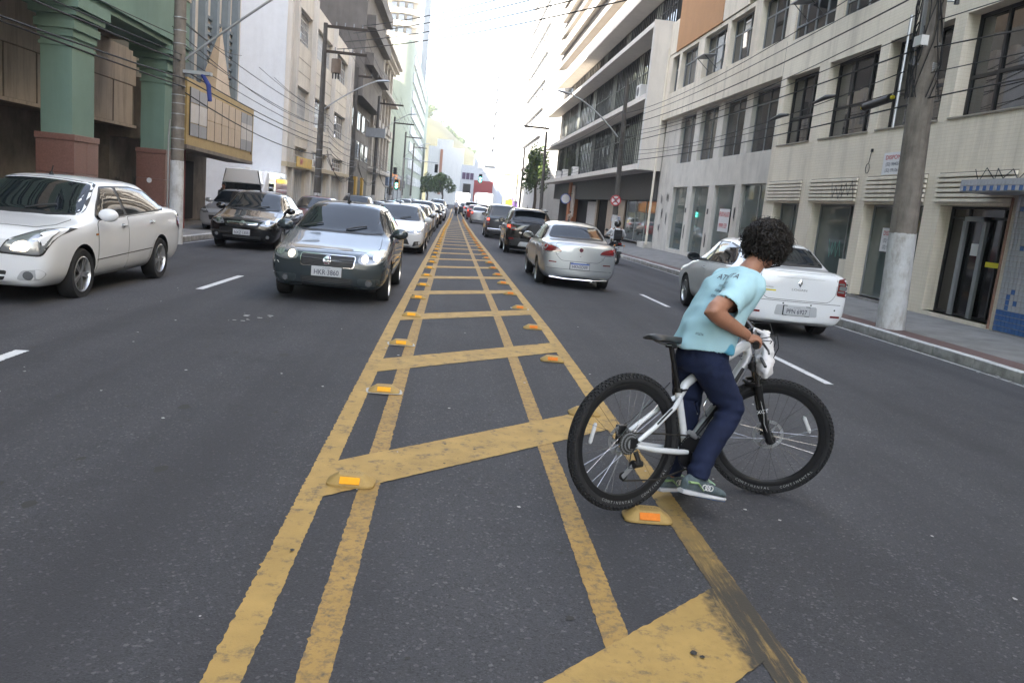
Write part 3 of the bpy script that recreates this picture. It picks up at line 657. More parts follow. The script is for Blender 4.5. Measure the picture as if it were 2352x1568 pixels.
# ------------------------------------------------------------------ left side of the street
M_GREEN = pmat('green_render', (.165,.25,.205), rough=.8, var=.07, vscale=1.2, grime=.3, gcol=(.08,.14,.11), coords='World', bump=.15, bscale=30)
M_GRAN = pmat('red_granite', (.20,.105,.085), rough=.35, var=.2, vscale=30, coords='World', grime=.2)
M_MEZZ = pmat('stained_beige_panel', (.52,.45,.37), rough=.8, var=.1, vscale=1, grime=.75, gcol=(.16,.12,.09), gscale=(1.6,1.6,.18), coords='World')
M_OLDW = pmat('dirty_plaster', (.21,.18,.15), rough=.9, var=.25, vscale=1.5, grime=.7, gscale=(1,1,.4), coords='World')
M_SHUT = pmat('roller_shutter', (.05,.047,.045), rough=.7, var=.2)
GB = root('colonnade_building', 'green building carried on square columns with red granite bases', 'building', (-8.3, 18, -.1))
for y0, y1 in ((12.2,13.2),(17.55,18.58),(22.85,23.75)):
    col = B(); col.box(-8.62, -8.0, y0, y1, 2.1, 4.05).build('column', M_GREEN, GB)
    B().box(-8.65, -7.97, y0-.03, y1+.03, 3.86, 3.93).build('column_band', M_GREEN, GB)
    cp = B()
    for z0, z1, o in ((4.05,4.2,.04),(4.2,4.36,.09),(4.36,4.46,.05),(4.46,4.6,.16),(4.6,4.82,.24)): cp.box(-8.62-o, -8.0+o, y0-o, y1+o, z0, z1)
    cp.build('capital', M_GREEN, GB)
    for z0, z1 in ((-.3,.62),(.628,1.30),(1.308,1.98)):
        B().box(-8.70, -7.93, y0-.06, y0+.53, z0, z1).build('granite_slab', M_GRAN, GB, bevel=.006); B().box(-8.70, -7.93, y0+.536, y1+.06, z0, z1).build('granite_slab', M_GRAN, GB, bevel=.006)
    B().box(-8.72, -7.91, y0-.08, y1+.08, 1.984, 2.11).build('granite_cap', M_GRAN, GB, bevel=.008)
for y in (18.1, 23.3):
    pass
B().box(-9.0, -7.86, 8, 24.3, 4.83, 6.25).build('beam', M_GREEN, GB); B().box(-9.0, -7.78, 8, 24.35, 4.96, 5.06).build('beam_moulding', M_GREEN, GB)
B().box(-9.0, -7.82, 8, 24.3, 6.26, 6.9).build('parapet', M_MEZZ, GB)
gwin = [(y, y+2.2, z, z+1.6) for y in (9,12,15,18,21) for z in (8,11.2,14.4,17.6)]
w = B(); holes_wall(w, -8.0, -38, 24.3, 6.9, 40, gwin, .25, -1); w.box(-30, -8.0, 24.28, 24.3, 5.2, 40); w.build('wall', M_GREEN, GB, fix=False)
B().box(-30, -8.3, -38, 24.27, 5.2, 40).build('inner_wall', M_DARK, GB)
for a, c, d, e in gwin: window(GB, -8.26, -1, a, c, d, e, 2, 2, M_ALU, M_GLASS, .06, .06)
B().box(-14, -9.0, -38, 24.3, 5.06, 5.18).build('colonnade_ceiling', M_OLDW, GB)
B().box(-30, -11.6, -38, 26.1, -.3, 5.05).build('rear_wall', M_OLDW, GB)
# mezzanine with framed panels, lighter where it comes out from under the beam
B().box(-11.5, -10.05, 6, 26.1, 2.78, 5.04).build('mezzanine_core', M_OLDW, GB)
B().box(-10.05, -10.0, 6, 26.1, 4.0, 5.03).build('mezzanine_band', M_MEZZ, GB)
ym = [6+1.42*k for k in range(15)]
for a, c in zip(ym, ym[1:]):
    B().box(-10.04, -10.005, a+.03, min(c, 26.1)-.03, 2.83, 3.97).build('mezzanine_panel', M_MEZZ, GB); B().box(-10.05, -9.99, a-.02, a+.02, 2.8, 3.99).build('mullion', M_OLDW, GB)
B().box(-10.05, -9.97, 6, 26.1, 2.74, 2.82).build('mezzanine_lip', M_MEZZ, GB)
for y0, y1 in ((10,13.3),(14.2,16.6),(19.2,21.2),(24.2,25.4)):
    B().box(-11.59, -11.55, y0, y1, -.1, 2.4).build('roller_shutter', M_SHUT, GB)
    for k in range(15): B().box(-11.55, -11.53, y0, y1, -.05+.16*k, .05+.16*k).build('shutter_slat', M_SHUT, GB)
for y, z, s_ in ((17.55,.98,.09),(22.85,1.25,.07)):
    b = B(); b.add([(-8.35+s_*cos(a), y-.0645, z+s_*sin(a)) for a in [k*pi/7 for k in range(14)]], [tuple(range(14))]); b.build('round_sticker', M_SIGNW, GB)
# ---- yellow marquee
M_YELR = pmat('ochre_fascia', (.42,.30,.12), rough=.6, var=.12, vscale=2, grime=.5, gcol=(.3,.2,.1), gscale=(1,1,.3), coords='World')
M_PTAN = pmat('tan_light_panel', (.50,.38,.26), rough=.5, var=.1, grime=.3, gcol=(.4,.28,.15)); M_PGRY = pmat('grey_light_panel', (.28,.28,.30), rough=.5, var=.08); M_PWHT = pmat('pale_light_panel', (.55,.52,.50), rough=.5, var=.08, grime=.3, gcol=(.5,.38,.2))
MB_ = root('cinema_building', 'grey pilastered building with a jutting yellow framed marquee and pointed fin', 'building', (-9.5, 30, -.2))
B().box(-30, -9.55, 26.15, 36.0, 4.3, 22).build('wall', M_SLABW, MB_)
M_BLUEG = pmat('blue_grey_pilaster', (.20,.24,.27), rough=.7, var=.1, coords='World')
for y in (26.2,27.6,29.0,30.4,31.8,33.2,34.6): B().box(-9.55, -9.3, y, y+.32, 4.4, 22).build('pilaster', M_BLUEG, MB_)
for k in range(8): B().box(-9.54, -9.45, 30.75, 35, 5.2+.28*k, 5.3+.28*k).build('louvre_slat', M_BLUEG, MB_)
B().box(-30, -10.8, 26.15, 36.0, -.4, 4.3).build('ground_floor_wall', M_OLDW, MB_)
mq = B(); mq.add([(-8.5,26.2,2.42),(-8.5,34.5,2.24),(-8.5,34.5,4.36),(-8.5,26.2,4.46),(-9.56,26.2,2.5),(-9.56,34.5,2.3),(-9.56,34.5,4.36),(-9.56,26.2,4.46)],
   [(0,1,2,3),(4,7,6,5),(0,4,5,1),(3,2,6,7),(0,3,7,4),(1,5,6,2)]); mq.build('marquee', M_YELR, MB_)
B().add([(-8.48,26.2,2.30),(-8.48,34.52,2.12),(-8.48,34.52,2.24),(-8.48,26.2,2.42),(-9.56,26.2,2.3),(-9.56,34.52,2.12),(-9.56,34.52,2.24),(-9.56,26.2,2.42)],
   [(0,1,2,3),(4,7,6,5),(0,4,5,1),(3,2,6,7),(0,3,7,4),(1,5,6,2)]).build('marquee_underside', M_OLDW, MB_)
n9 = 9
for k in range(n9):
    a, c = 26.5+.86*k, 26.5+.86*(k+1)-.035; top = 4.2-.012*k
    rows_ = [(2.72,3.1),(3.13,3.72),(3.75,top)] if k in (0,1,7,8) else [(2.72,3.35),(3.38,top)]
    for r_, (z0, z1) in enumerate(rows_):
        mt = ([M_PGRY, M_PWHT, M_PGRY][r_] if len(rows_) == 3 else M_PTAN)
        z0 -= .012*k; B().box(-8.498, -8.475, a, c, z0, z1-.008*k).build('light_panel', mt, MB_)
B().box(-8.499, -8.47, 26.44, 26.5, 2.72, 4.2).build('marquee_bead', M_BLK, MB_); B().box(-8.499, -8.47, 34.2, 34.26, 2.52, 4.1).build('marquee_bead', M_BLK, MB_)
for k in range(1, n9): B().box(-8.499, -8.468, 26.465+.86*k, 26.497+.86*k, 2.72-.012*k, 4.2-.02*k).build('marquee_bead', M_BLK, MB_)
fn = B(); fn.add([(-8.55,29.3,4.45),(-8.55,31.2,4.42),(-8.7,30.3,6.75),(-9.2,29.5,4.45),(-9.2,31.2,4.42)], [(0,1,2),(0,2,3),(1,4,2),(3,2,4),(0,3,4,1)]); fn.build('fin', M_PTAN, MB_)
B().box(-10.79, -10.7, 32.4, 34.0, -.3, 2.0).build('dark_doorway', M_DARK, MB_); B().cyl((-9.0,27.6,-.3), (-9.0,27.6,2.35), .05).build('post', pmat('maroon_post', (.16,.04,.04), var=.2), MB_)
for i, (y, z, h_, w_) in enumerate([(28,.5,.9,.4),(29.6,.6,.8,.5),(31,.5,1.0,.4),(26.6,.5,.8,.3)]): scribble(MB_, 'graffiti', -10.8, -1, y, z, h_, w_, 6, 70+i, M_GRAF, r=.03)
# ---- white building with gridded windows
M_CREAMT = pmat('cream_panel', (.74,.68,.58), rough=.8, var=.07, vscale=1, grime=.4, gcol=(.26,.22,.18), gscale=(1,1,.15), coords='World')
WB = root('white_building', 'white building with cream panels and grids of small panes behind the tall lamp pole', 'building', (-9.3, 56, -.4))
bays = [(44.35,45.55),(46.25,51.1),(52.4,59.2),(60.2,67.3),(67.9,68.9)]
hl = [(a, c, z0, z1) for a, c in bays for z0, z1 in ((2.68,3.62),(5.16,7.0),(9.38,11.2))]
dl = [(46.4,50.9,-.4,2.3),(52.6,59.0,-.4,2.3),(60.4,67.1,-.4,2.3)]
w = B(); holes_wall(w, -9.3, 44.0, 69.3, -.5, 12.4, hl+dl, .3, -1); w.build('wall', M_CREAMT, WB, fix=False)
B().box(-22, -9.64, 44.02, 69.3, -.5, 12.4).build('inner_wall', M_DARK, WB); B().box(-22, -9.3, 43.9, 43.998, -.5, 12.4).build('gable_wall', pmat('bluish_white_wall', (.68,.70,.73), rough=.85, var=.04, grime=.2, gcol=(.4,.4,.4), coords='World'), WB)
for y in (43.95,45.62,51.2,59.3,67.4,68.95): B().box(-9.3, -9.06, y, y+.55, -.5, 12.5).build('pilaster', M_SLABW, WB)
B().box(-9.3, -8.98, 43.9, 69.3, 2.36, 2.62).build('cornice', pmat('yellowed_cornice', (.48,.40,.27), var=.1, grime=.3), WB)
for k, (a, c, z0, z1) in enumerate(hl):
    nx = max(2, round((c-a)/.42)); nz = {2.68:2,5.16:5,9.38:5}[z0]; nx = min(nx, 14 if z0 > 3 else 12)
    window(WB, -9.58, -1, a, c, z0, z1, nx if a < 59 else nx//2, nz if a < 59 else 3, M_WHITE, M_GLASS if k % 4 else pmat('milky_glass', (.3,.31,.32), rough=.3, var=.1), .05, .05, .01)
for a, c, z0, z1 in dl: window(WB, -9.58, -1, a, c, z0, z1, 8, 1, M_WHITE, pmat('milky_glass', (.3,.31,.32)), .16, .08, .004, name='folding_door')
for a, c in bays[1:4]:
    for z in (7.75,8.5,4.1): B().box(-9.297, -9.285, a, c, z, z+.02).build('panel_joint', M_OLDW, WB)
yb = root('banner', 'yellow banner hung above the door of the white building', 'banner', (-9.0, 48.6, 2.5))
B().box(-8.97, -8.93, 46.3, 51.0, 2.45, 3.02).build('board', pmat('yellow_banner', (.62,.38,.02), rough=.5, var=.15, vscale=2), yb)
t = B(); put_text(t, 'IMP', (-8.925, 47.6, 2.74), (0,1,0), (0,0,1), .5, .02, 1.3); t.build('lettering', M_TXR, yb, fix=False)
ST = root('tower_block', 'plain pale tower added behind the white building to cast shade', 'building', (-20, 50, 0))  # tower mass added to shade the road and the slab building
B().box(-34, -14, 44.1, 57.5, 12.5, 40).build('wall', M_PTAN, ST)
B().box(-10.79, -9.57, 26.16, 36, 2.45, 4.29).build('overhang', M_OLDW, MB_)
for z in range(8): B().box(-14, -13.96, 46, 56, 14+3.2*z, 15.4+3.2*z).build('window_band', M_GLASS, ST)
# ---- dark block, ornate corner house, green block
M_DKB = pmat('dark_concrete', (.15,.135,.12), rough=.9, var=.2, vscale=.7, grime=.5, coords='World')  # dark grey-brown base with random tone and streaks
DB = root('concrete_block', 'dark grey-brown concrete building with projecting upper storeys', 'building', (-9.3, 78, -.5))
B().box(-24, -9.3, 69.35, 86.0, -.5, 9.2).build('wall', M_DKB, DB); B().box(-24, -8.3, 69.5, 86.0, 9.2, 30).build('upper_storeys', M_DKB, DB)
for j in range(6): B().box(-8.3, -7.6, 70, 86, 11.8+3*j, 12.8+3*j).build('balcony', M_DKB, DB)
for j in range(2):
    for k in range(4): window(DB, -9.28, -1, 71+3.7*k, 73.4+3.7*k, 4.2+2.6*j, 5.8+2.6*j, 2, 1, M_GREYP, M_GLASS, .08, .06)
for k in range(3): B().box(-9.29, -9.2, 71+5*k, 74.5+5*k, -.5, 2.3).build('roller_shutter', M_SHUT, DB)
B().box(-9.4, -9.05, 74.7, 75.9, .5, 2.6).build('shop_sign', pmat('ochre_sign', (.5,.3,.05), var=.1), DB); B().box(-9.4, -9.05, 80, 81, .8, 2.6).build('shop_sign', pmat('ochre_sign', (.5,.3,.05), var=.1), DB)
M_ORN = pmat('aged_stucco', (.42,.385,.335), rough=.9, var=.15, vscale=.8, grime=.6, gscale=(1,1,.2), coords='World')
OB = root('ornate_house', 'old ornate stucco house with cornices and tall pilasters', 'building', (-9.3, 97, -.4))
oh = [(87.5+4.0*k, 89.2+4.0*k, z0, z1) for k in range(5) for z0, z1 in ((4.4,7.2),(8.9,11.6),(13,15.6))]
w = B(); holes_wall(w, -9.3, 86.05, 108.5, -.5, 18.2, oh, .35, -1); w.build('wall', M_ORN, OB, fix=False)
B().box(-24, -9.68, 86.1, 108.5, -.5, 18.2).build('inner_wall', M_DKB, OB); B().box(-24, -9.3, 108.52, 108.6, -.5, 18.2).build('gable_wall', M_ORN, OB)
for a, c, d, e in oh: window(OB, -9.6, -1, a, c, d, e, 2, 3, M_ORN, M_GLASS, .1, .08)
for k in range(6): B().box(-9.3, -9.0, 86.2+4.05*k, 86.9+4.05*k, 4.0, 16.2).build('pilaster', M_ORN, OB)
for z, o, h_ in ((3.4,.7,.35),(7.9,.4,.3),(12.2,1.1,.35),(16.3,.5,.3),(16.6,1.0,.3),(17.0,1.35,.28)): B().box(-9.3, -9.3+o, 86.0, 108.9, z, z+h_).build('cornice', M_ORN, OB)
for k in range(6): B().box(-9.6, -8.7, 86.3+4.3*k, 87.3+4.3*k, 18.2, 19.4).build('parapet_pier', M_ORN, OB)
for k in range(5): B().box(-9.3, -8.5, 87.2+4*k, 89.5+4*k, 8.2, 8.9).build('balcony', M_ORN, OB)
M_PGRN = pmat('pale_green_render', (.36,.385,.30), rough=.85, var=.06, vscale=.4, grime=.3, gcol=(.22,.26,.2), coords='World')
PG = root('rounded_building', 'tall pale green building with a rounded corner', 'building', (-9.3, 160, -.4))
pts = [(-9.3,235),(-9.3,151)]+[(-12.3+3*cos(a), 151-3*sin(a)) for a in [pi/2*k/10 for k in range(11)]]+[(-30,148),(-30,235)]
PB_ = B().prism(pts, 'Z', -.5, 28.5).build('wall', M_PGRN, PG, smooth=30)
for k in range(14):
    for j in range(8): 
        b = B().box(-9.3, -9.05, 154+4.2*k, 157+4.2*k, 3.2+3.1*j, 5+3.1*j)
        b.build('window', M_WHITE if (k+j) % 2 else M_ALU, PG)
M_CRT = pmat('cream_stucco', (.60,.53,.43), rough=.85, var=.05)
AT = root('apartment_tower', 'cream apartment tower with rounded balconies above the green building', 'building', (-17, 226, -.4))
B().box(-21.5, -13.5, 222, 236, -.5, 62).build('wall', M_CRT, AT)
for j in range(19):
    z = 4+3.1*j; arc = [(-17.5+4.6*cos(a), 222-3.4*sin(a)) for a in [pi*k/12 for k in range(13)]]
    B().prism(arc, 'Z', z, z+1.15).build('balcony', M_CRT, AT, smooth=40)
    for k in range(3): B().box(-20.2+2.1*k, -18.8+2.1*k, 219.2 if k == 1 else 219.9, 222, z+1.3, z+2.7).build('window', M_GLASS, AT)
MT = root('slim_tower', 'narrow grey tower beside the cream apartment block', 'building', (-11.6, 240, -.4))
B().box(-12.5, -11.0, 238, 244, -.5, 64).build('wall', pmat('cool_grey', (.28,.31,.34), var=.1), MT)
for j in range(30): B().box(-10.98, -10.8, 238.3, 239.6, 20+1.4*j, 20.7+1.4*j).build('balcony', M_GREYP, MT)
IT = root('added_shade_tower', 'plain ivory tower added behind the ornate old house to cast shade', 'building', (-22, 125, -.4)); B().box(-28, -16, 112, 138, -.5, 34).build('wall', M_WHITE, IT)  # tower added to throw shade on the white building at the street end
for j in range(9): B().box(-15.99, -15.7, 114, 137, 5+3.2*j, 5.3+3.2*j).build('ledge', M_WHITE, IT)
# low shops at the foot of the left side
for i, (y0, y1, cc, lab) in enumerate([(109.5,120,(.45,.44,.42),'pale shopfront with blue board beside the ornate house'),(120.3,133,(.55,.20,.04),'shopfront with an orange fascia on the far left pavement'),(133.3,147,(.3,.3,.3),'grey shopfront before the green rounded building')]):
    sh = root('shop', lab, 'shop', (-9.5, (y0+y1)/2, -.4))
    B().box(-16, -9.4, y0, y1, -.5, 4.3).build('wall', pmat('shop_wall_%d' % i, cc, var=.1), sh); B().box(-9.4, -9.3, y0+.5, y1-.5, -.4, 2.1).build('shop_window', M_GLASS, sh)
    B().box(-9.4, -9.0, y0+.3, y1-.3, 2.3, 3.6).build('fascia', pmat('shop_fascia_%d' % i, [(.10,.14,.22),(.62,.24,.03),(.09,.08,.08)][i], var=.1), sh)
# ---- end of the street
FB = root('white_building', 'white two storey building with red shutters closing the end of the street', 'building', (4, 150, -.4))
B().box(1.0, 3.4, 150, 165, -.5, 7.7).build('wall', pmat('cool_white', (.42,.45,.50), var=.05), FB); B().box(3.4, 7.9, 150, 165, -.5, 10.1).build('wall', pmat('cool_white', (.42,.45,.50)), FB)
B().box(3.5, 7.0, 149.8, 149.98, -.4, 5.1).build('red_shutter', pmat('red_shutter', (.20,.03,.035), var=.1), FB); B().box(1.5, 2.9, 149.85, 149.98, 1.0, 4.3).build('grille', M_DARK, FB)
for k in range(3): B().box(1.2+.75*k, 1.8+.75*k, 149.9, 149.98, 5.1, 6.3).build('window', pmat('purple_glass', (.06,.03,.08), var=0), FB)
B().box(3.9, 4.7, 149.9, 149.98, 7.3, 8.6).build('window', M_WHITE, FB); B().box(5.0, 7.0, 149.7, 149.98, 7.9, 8.1).build('ledge', M_GREYP, FB)
YB_ = root('corner_shop', 'bright yellow and grey corner shop at the end of the right pavement', 'shop', (11, 128, -.4))
B().box(8.3, 20, 126, 138, -.5, 7).build('wall', pmat('pale_yellow_wall', (.62,.55,.30), var=.08), YB_); B().box(8.1, 13, 125.7, 125.98, -.3, 2.0).build('yellow_front', pmat('yellow_front', (.66,.46,.02), var=.05), YB_)
B().box(8.5, 10, 125.6, 125.98, 2.1, 4.2).build('grey_board', M_GREYP, YB_); B().box(11.0, 12.2, 125.6, 125.98, 2.2, 4.6).build('grey_board', M_GREYP, YB_)
PS = root('purple_shop', 'purple shop board low behind the motorcycles at right', 'shop', (9.5, 118, -.4))
B().box(8.8, 14, 117, 121, -.5, 2.4).build('wall', pmat('purple_wall', (.10,.05,.18), var=.1), PS); B().box(8.7, 13, 116.8, 116.98, 1.9, 3.6).build('awning', M_WHITE, PS)
WF = root('apartment_block', 'sunlit blank white apartment block under the wooded hill', 'building', (-4, 222, -.4))
B().box(-7.8, 1.8, 220, 234, -.5, 14.7).build('wall', M_WHITE, WF); B().box(-5.6, -1.4, 220.2, 234, 14.7, 16.7).build('roof_house', M_WHITE, WF)
B().box(-4.6, -3.9, 219.8, 219.98, 2, 14).build('brick_strip', pmat('brick_strip', (.36,.16,.09), var=.1), WF)
# ---- hill, trees
def leafcloud(b, c, r, n, size, seed, squash=1.):
    q = random.Random(seed); c = Vector(c)
    subs = [(c+Vector((q.uniform(-.6,.6)*r[0], q.uniform(-.6,.6)*r[1], q.uniform(-.5,.6)*r[2])), q.uniform(.35,.6)) for _ in range(9)]
    for k in range(n):
        cc, rr = subs[q.randrange(len(subs))]; d = Vector((q.gauss(0,1), q.gauss(0,1), q.gauss(0,1))).normalized()*(q.random()**.35)
        p = cc+Vector((d.x*r[0]*rr, d.y*r[1]*rr, d.z*r[2]*rr)); a = Vector((q.gauss(0,1), q.gauss(0,1), q.gauss(0,.6))).normalized(); e = a.orthogonal().normalized(); f = a.cross(e)
        s = size*q.uniform(.5,1.3); b.add([p-e*s, p+f*s*.6, p+e*s, p-f*s*.6], [(0,1,2,3)], q.randrange(3))
LEAF = [pmat('leaf_dark', (.035,.065,.018), rough=.6, var=.2), pmat('leaf_mid', (.06,.10,.025), rough=.6, var=.2), pmat('leaf_light', (.10,.14,.035), rough=.6, var=.2)]
M_BARK = pmat('bark', (.09,.07,.05), rough=.9, var=.3, vscale=8)
def tree(name, lab, x, y, z, h, r, n, seed, size=.22, group=None):
    t = root(name, lab, 'tree', (x, y, z), 0, group); q = random.Random(seed); tr = B()
    tr.tube([(x,y,z),(x+.1,y,z+h*.3),(x-.05,y,z+h*.55)], [.22,.16,.1], 8)
    for k in range(5):
        a = q.uniform(0,6.28); tr.tube([(x,y,z+h*(.3+.05*k)),(x+r*.4*cos(a),y+r*.4*sin(a),z+h*.6),(x+r*.7*cos(a),y+r*.7*sin(a),z+h*.75)], [.09,.06,.02], 6)
    tr.build('trunk', M_BARK, t, smooth=60)
    cb = B(); leafcloud(cb, (x,y,z+h*.68), (r,r,h*.36), n, size, seed); cb.build('crown', LEAF, t, fix=False)
tree('street_tree', 'dark green tree left of the distant crossing', -5.6, 168, -.4, 6.4, 1.9, 1500, 11)
tree('street_tree', 'broad sunlit tree standing before the white building at the street end', -2.4, 165, -.4, 7.0, 2.6, 2600, 12)
tree('street_tree', 'yellow-green tree on the right pavement before the bleached white tower', 8.75, 87.5, -.35, 8.4, 1.45, 3200, 13, .16)
hl_ = B(); hp = []; nx, ny = 26, 8
for j in range(ny+1):
    for i in range(nx+1):
        x = -130+260*i/nx; y = 330+120*j/ny
        H = ip(x, [(-130,48),(-40,48),(-18,41),(-10,38),(-3,33),(4,28),(30,14),(130,6)])*sin(min(1,(j+.0)/5)*pi/2)+rnd.uniform(-1,1)
        hp.append((x, y, H-1))
hl_.add(hp, [(j*(nx+1)+i, j*(nx+1)+i+1, (j+1)*(nx+1)+i+1, (j+1)*(nx+1)+i) for j in range(ny) for i in range(nx)]); hl_.build('hill', pmat('hill_soil', (.08,.075,.035), coords='World', var=.3, vscale=.1), kind='structure', smooth=80)
wd = B(); q = random.Random(5)
for k in range(80):
    x = q.uniform(-34, 10); j = q.uniform(0, 5)
    y = 330+24*j; H = ip(x, [(-40,48),(-18,41),(-10,38),(-3,33),(4,28),(30,14)])*sin(j/5*pi/2)
    leafcloud(wd, (x, y, H+1), (3.2,3.2,2.6), 240, .7, 900+k)
wd.build('hill_woodland', LEAF, kind='stuff', fix=False)
tree('umbrella_tree', 'tall flat-topped tree standing on the hill crest', -16, 420, 38, 9, 4.5, 900, 17, .5)
# unseen blocks added: the left one shades the street, the right one feeds reflections
OF = root('unseen_block', 'plain tall unseen block added on the left to shade the street', 'building', (-20, -20, 0))
B().box(-46, -30.05, -60, 24, -.5, 64).build('wall', M_SLABW, OF)
OR = root('unseen_block', 'plain office block behind the viewer on the right', 'building', (20, -40, 0))
B().box(10.4, 30, -70, -14.1, -.5, 24).build('wall', M_SLABW, OR)
for j in range(6):
    for k in range(9): B().box(10.3, 10.39, -66+5.5*k, -63+5.5*k, 2+3.4*j, 4+3.4*j).build('window', M_GLASS, OR)
# ------------------------------------------------------------------ vehicles
M_RUB = pmat('tyre_rubber', (.018,.018,.019), rough=.85, var=.2, vscale=20); M_RIM = pmat('alloy', (.50,.50,.50), rough=.3, metal=.9, var=.05); M_CHR = pmat('chrome', (.75,.75,.76), rough=.12, metal=1, var=0)
M_CGL = pmat('car_glass', (.010,.013,.016), rough=.02, var=0, spec=.6); M_PLA = pmat('black_plastic', (.018,.018,.019), rough=.5, var=0)
M_RED_L = pmat('tail_lens', (.16,.008,.010), rough=.08, var=0, coat=1); M_CLR = pmat('clear_lens', (.26,.27,.28), rough=.15, metal=.5, var=0, coat=1); M_ORL = pmat('amber_lens', (.6,.2,.02), rough=.1, var=0, coat=1)
M_HL = pmat('lit_headlamp', (.9,.85,.7), emis=(1,.82,.55), es=.45, var=0); M_TL = pmat('lit_taillamp', (.6,.03,.02), emis=(1,.07,.04), es=.7, var=0, coat=1)
M_PLATE = pmat('plate', (.50,.51,.53), rough=.4, var=.03); M_PLATEB = pmat('plate_blue', (.03,.09,.38), rough=.4, var=0)
M_CHAR = pmat('grey_trim', (.06,.06,.062), rough=.55, var=0)
def carpaint(name, col, metal=0., rough=.28): return pmat(name, col, rough=rough, metal=metal, coat=1, var=.02, vscale=2, spec=.3)
class Car:
    def __init__(s, P):
        s.P = P; W, H, wb = P['W'], P['H'], P['wb']; s.yf = wb/2+P['fo']; s.yr = -(wb/2+P['ro']); s.wr = P.get('wr', .305)
        rows = P['rows'](s) if 'rows' in P else s.sedan()
        ring = []
        for (y, zb, w, zm, zsh, ws, wR, zR, w7, z7, zC) in rows:
            half = [(w*.80,zb),(w*.955,zb+.085),(w,zm),(w*.992,zsh-.07),(ws,zsh),(wR,zR),(w7,z7)]
            ring.append([(0,y,zb)]+[(x,y,z) for x, z in half]+[(0,y,zC)]+[(-x,y,z) for x, z in reversed(half)])
        n = 16; bm = bmesh.new(); G = [[bm.verts.new(p) for p in r] for r in ring]
        for i in range(len(G)-1):
            for j in range(n): bm.faces.new((G[i][j], G[i][(j+1) % n], G[i+1][(j+1) % n], G[i+1][j]))
        for e, sg, bul in ((0, 1, P.get('bulf', .10)), (len(G)-1, -1, P.get('bulr', .07))):      # caps: five columns across, bulging
            R = ring[e]; cols = []
            for fr in (1, .5, 0, -.5, -1):
                c = []
                for j in range(9):
                    if fr == 1: c.append(G[e][j]); continue
                    if fr == -1: c.append(G[e][(16-j) % 16]); continue
                    if j == 0: c.append(G[e][0]); continue
                    if j == 8: c.append(G[e][8]); continue
                    x, y, z = R[j]; zz = z+(R[8][2]-R[7][2])*.5*(1-abs(fr)) if j == 7 else z
                    c.append(bm.verts.new((x*fr, y+sg*bul*(1-fr*fr), zz)))
                cols.append(c)
            for a, b in zip(cols, cols[1:]):
                for j in range(8):
                    q = [a[j], a[j+1], b[j+1], b[j]]; u = []
                    for v in q:
                        if v not in u: u.append(v)
                    if len(u) > 2: bm.faces.new(u if sg > 0 else u[::-1])
        bmesh.ops.recalc_face_normals(bm, faces=bm.faces)
        cl = bm.edges.layers.float.new('crease_edge')
        for r in G:
            pass
        for i in range(len(G)-1):
            for j, c in ((5,.55),(11,.55),(6,.25),(10,.25),(1,.4),(15,.4)):
                e = bm.edges.get((G[i][j], G[i+1][j]))
                if e: e[cl] = c
        me = bpy.data.meshes.new('body'); bm.to_mesh(me); bm.free()
        ob = bpy.data.objects.new('tmp', me); COL.objects.link(ob)
        md = ob.modifiers.new('s', 'SUBSURF'); md.levels = 2; md.render_levels = 2
        cb = B(); R = s.wr+P.get('arch', .055)
        for ya in (wb/2, -wb/2):
            for sx in (-1, 1):
                x0, x1 = sx*(W/2-.26), sx*(W/2+.25); pr = [(R*cos(a)+ya, s.wr+R*sin(a)) for a in [2*pi*k/28 for k in range(28)]]
                cb.prism(pr, 'X', x0, x1)
        cut = cb.build('cut', M_PLA); md2 = ob.modifiers.new('b', 'BOOLEAN'); md2.object = cut; md2.operation = 'DIFFERENCE'; md2.solver = 'EXACT'
        me2 = evaluate([cut, ob], ob)
        bpy.data.objects.remove(ob); bpy.data.objects.remove(cut)
        me2.materials.clear(); me2.materials.append(P['paint']); me2.materials.append(M_PLA)
        for p in me2.polygons:
            c = p.center; d = min(math.hypot(c.y-wb/2, c.z-s.wr), math.hypot(c.y+wb/2, c.z-s.wr))
            p.material_index = 1 if (d < R-.004 or (d < R+.002 and abs(p.normal.x) < .5) or c.z < P.get('skirt', .205)) else 0
        me2.polygons.foreach_set('use_smooth', [True]*len(me2.polygons)); me2.set_sharp_from_angle(angle=radians(38))
        s.root = root(P['name'], P['label'], P.get('cat', 'car'), P['loc'], P['rz'], P.get('group'), local=True)
        s.body = mkobj('body', me2, s.root); s.me = me2
        bm = bmesh.new(); bm.from_mesh(me2); s.bvh = BVHTree.FromBMesh(bm); bm.free()
        s.vn = [v.normal.copy() for v in me2.vertices]; s.fv = [tuple(p.vertices) for p in me2.polygons]
    def sedan(s):
        P = s.P; W, H = P['W']/2, P['H']; hf, hc, b1, b2, tz = P['hf'], P['hc'], P['b1'], P['b2'], P['tz']; yc, yw, yb, yd = P['yc'], P['yw'], P['yb'], P['yd']; yf, yr = s.yf, s.yr; wb = P['wb']
        g = P.get('gw', .70); re = P.get('re', .085); tt = P.get('tt', tz-.06)
        def hood(y, zb, w, zs, zc): return (y, zb, w, .5, zs, w*.945, w*.80, zs+(zc-zs)*.62, w*.42, zs+(zc-zs)*.92, zc)
        def cab(y, w, zs, wr_, zr, zc): return (y, .20, w, .52, zs, w*.955, wr_, zr, wr_*.62, zr+(zc-zr)*.8, zc)
        R = [hood(yf-.0, .27, W*.84, hf-.12, hf-.075), hood(yf-.03, .24, W*.91, hf-.075, hf-.02), hood(yf-.13, .21, W*.972, hf-.025, hf+.03), hood(yf-.34, .20, W*.99, hf, hf+.055),
             hood((yf-.34+yc)/2, .20, W, (hf+hc)/2-.04, (hf+hc)/2+.035), hood(yc+.10, .20, W, b1-.03, hc-.012), hood(yc, .20, W, b1-.012, hc+.012)]
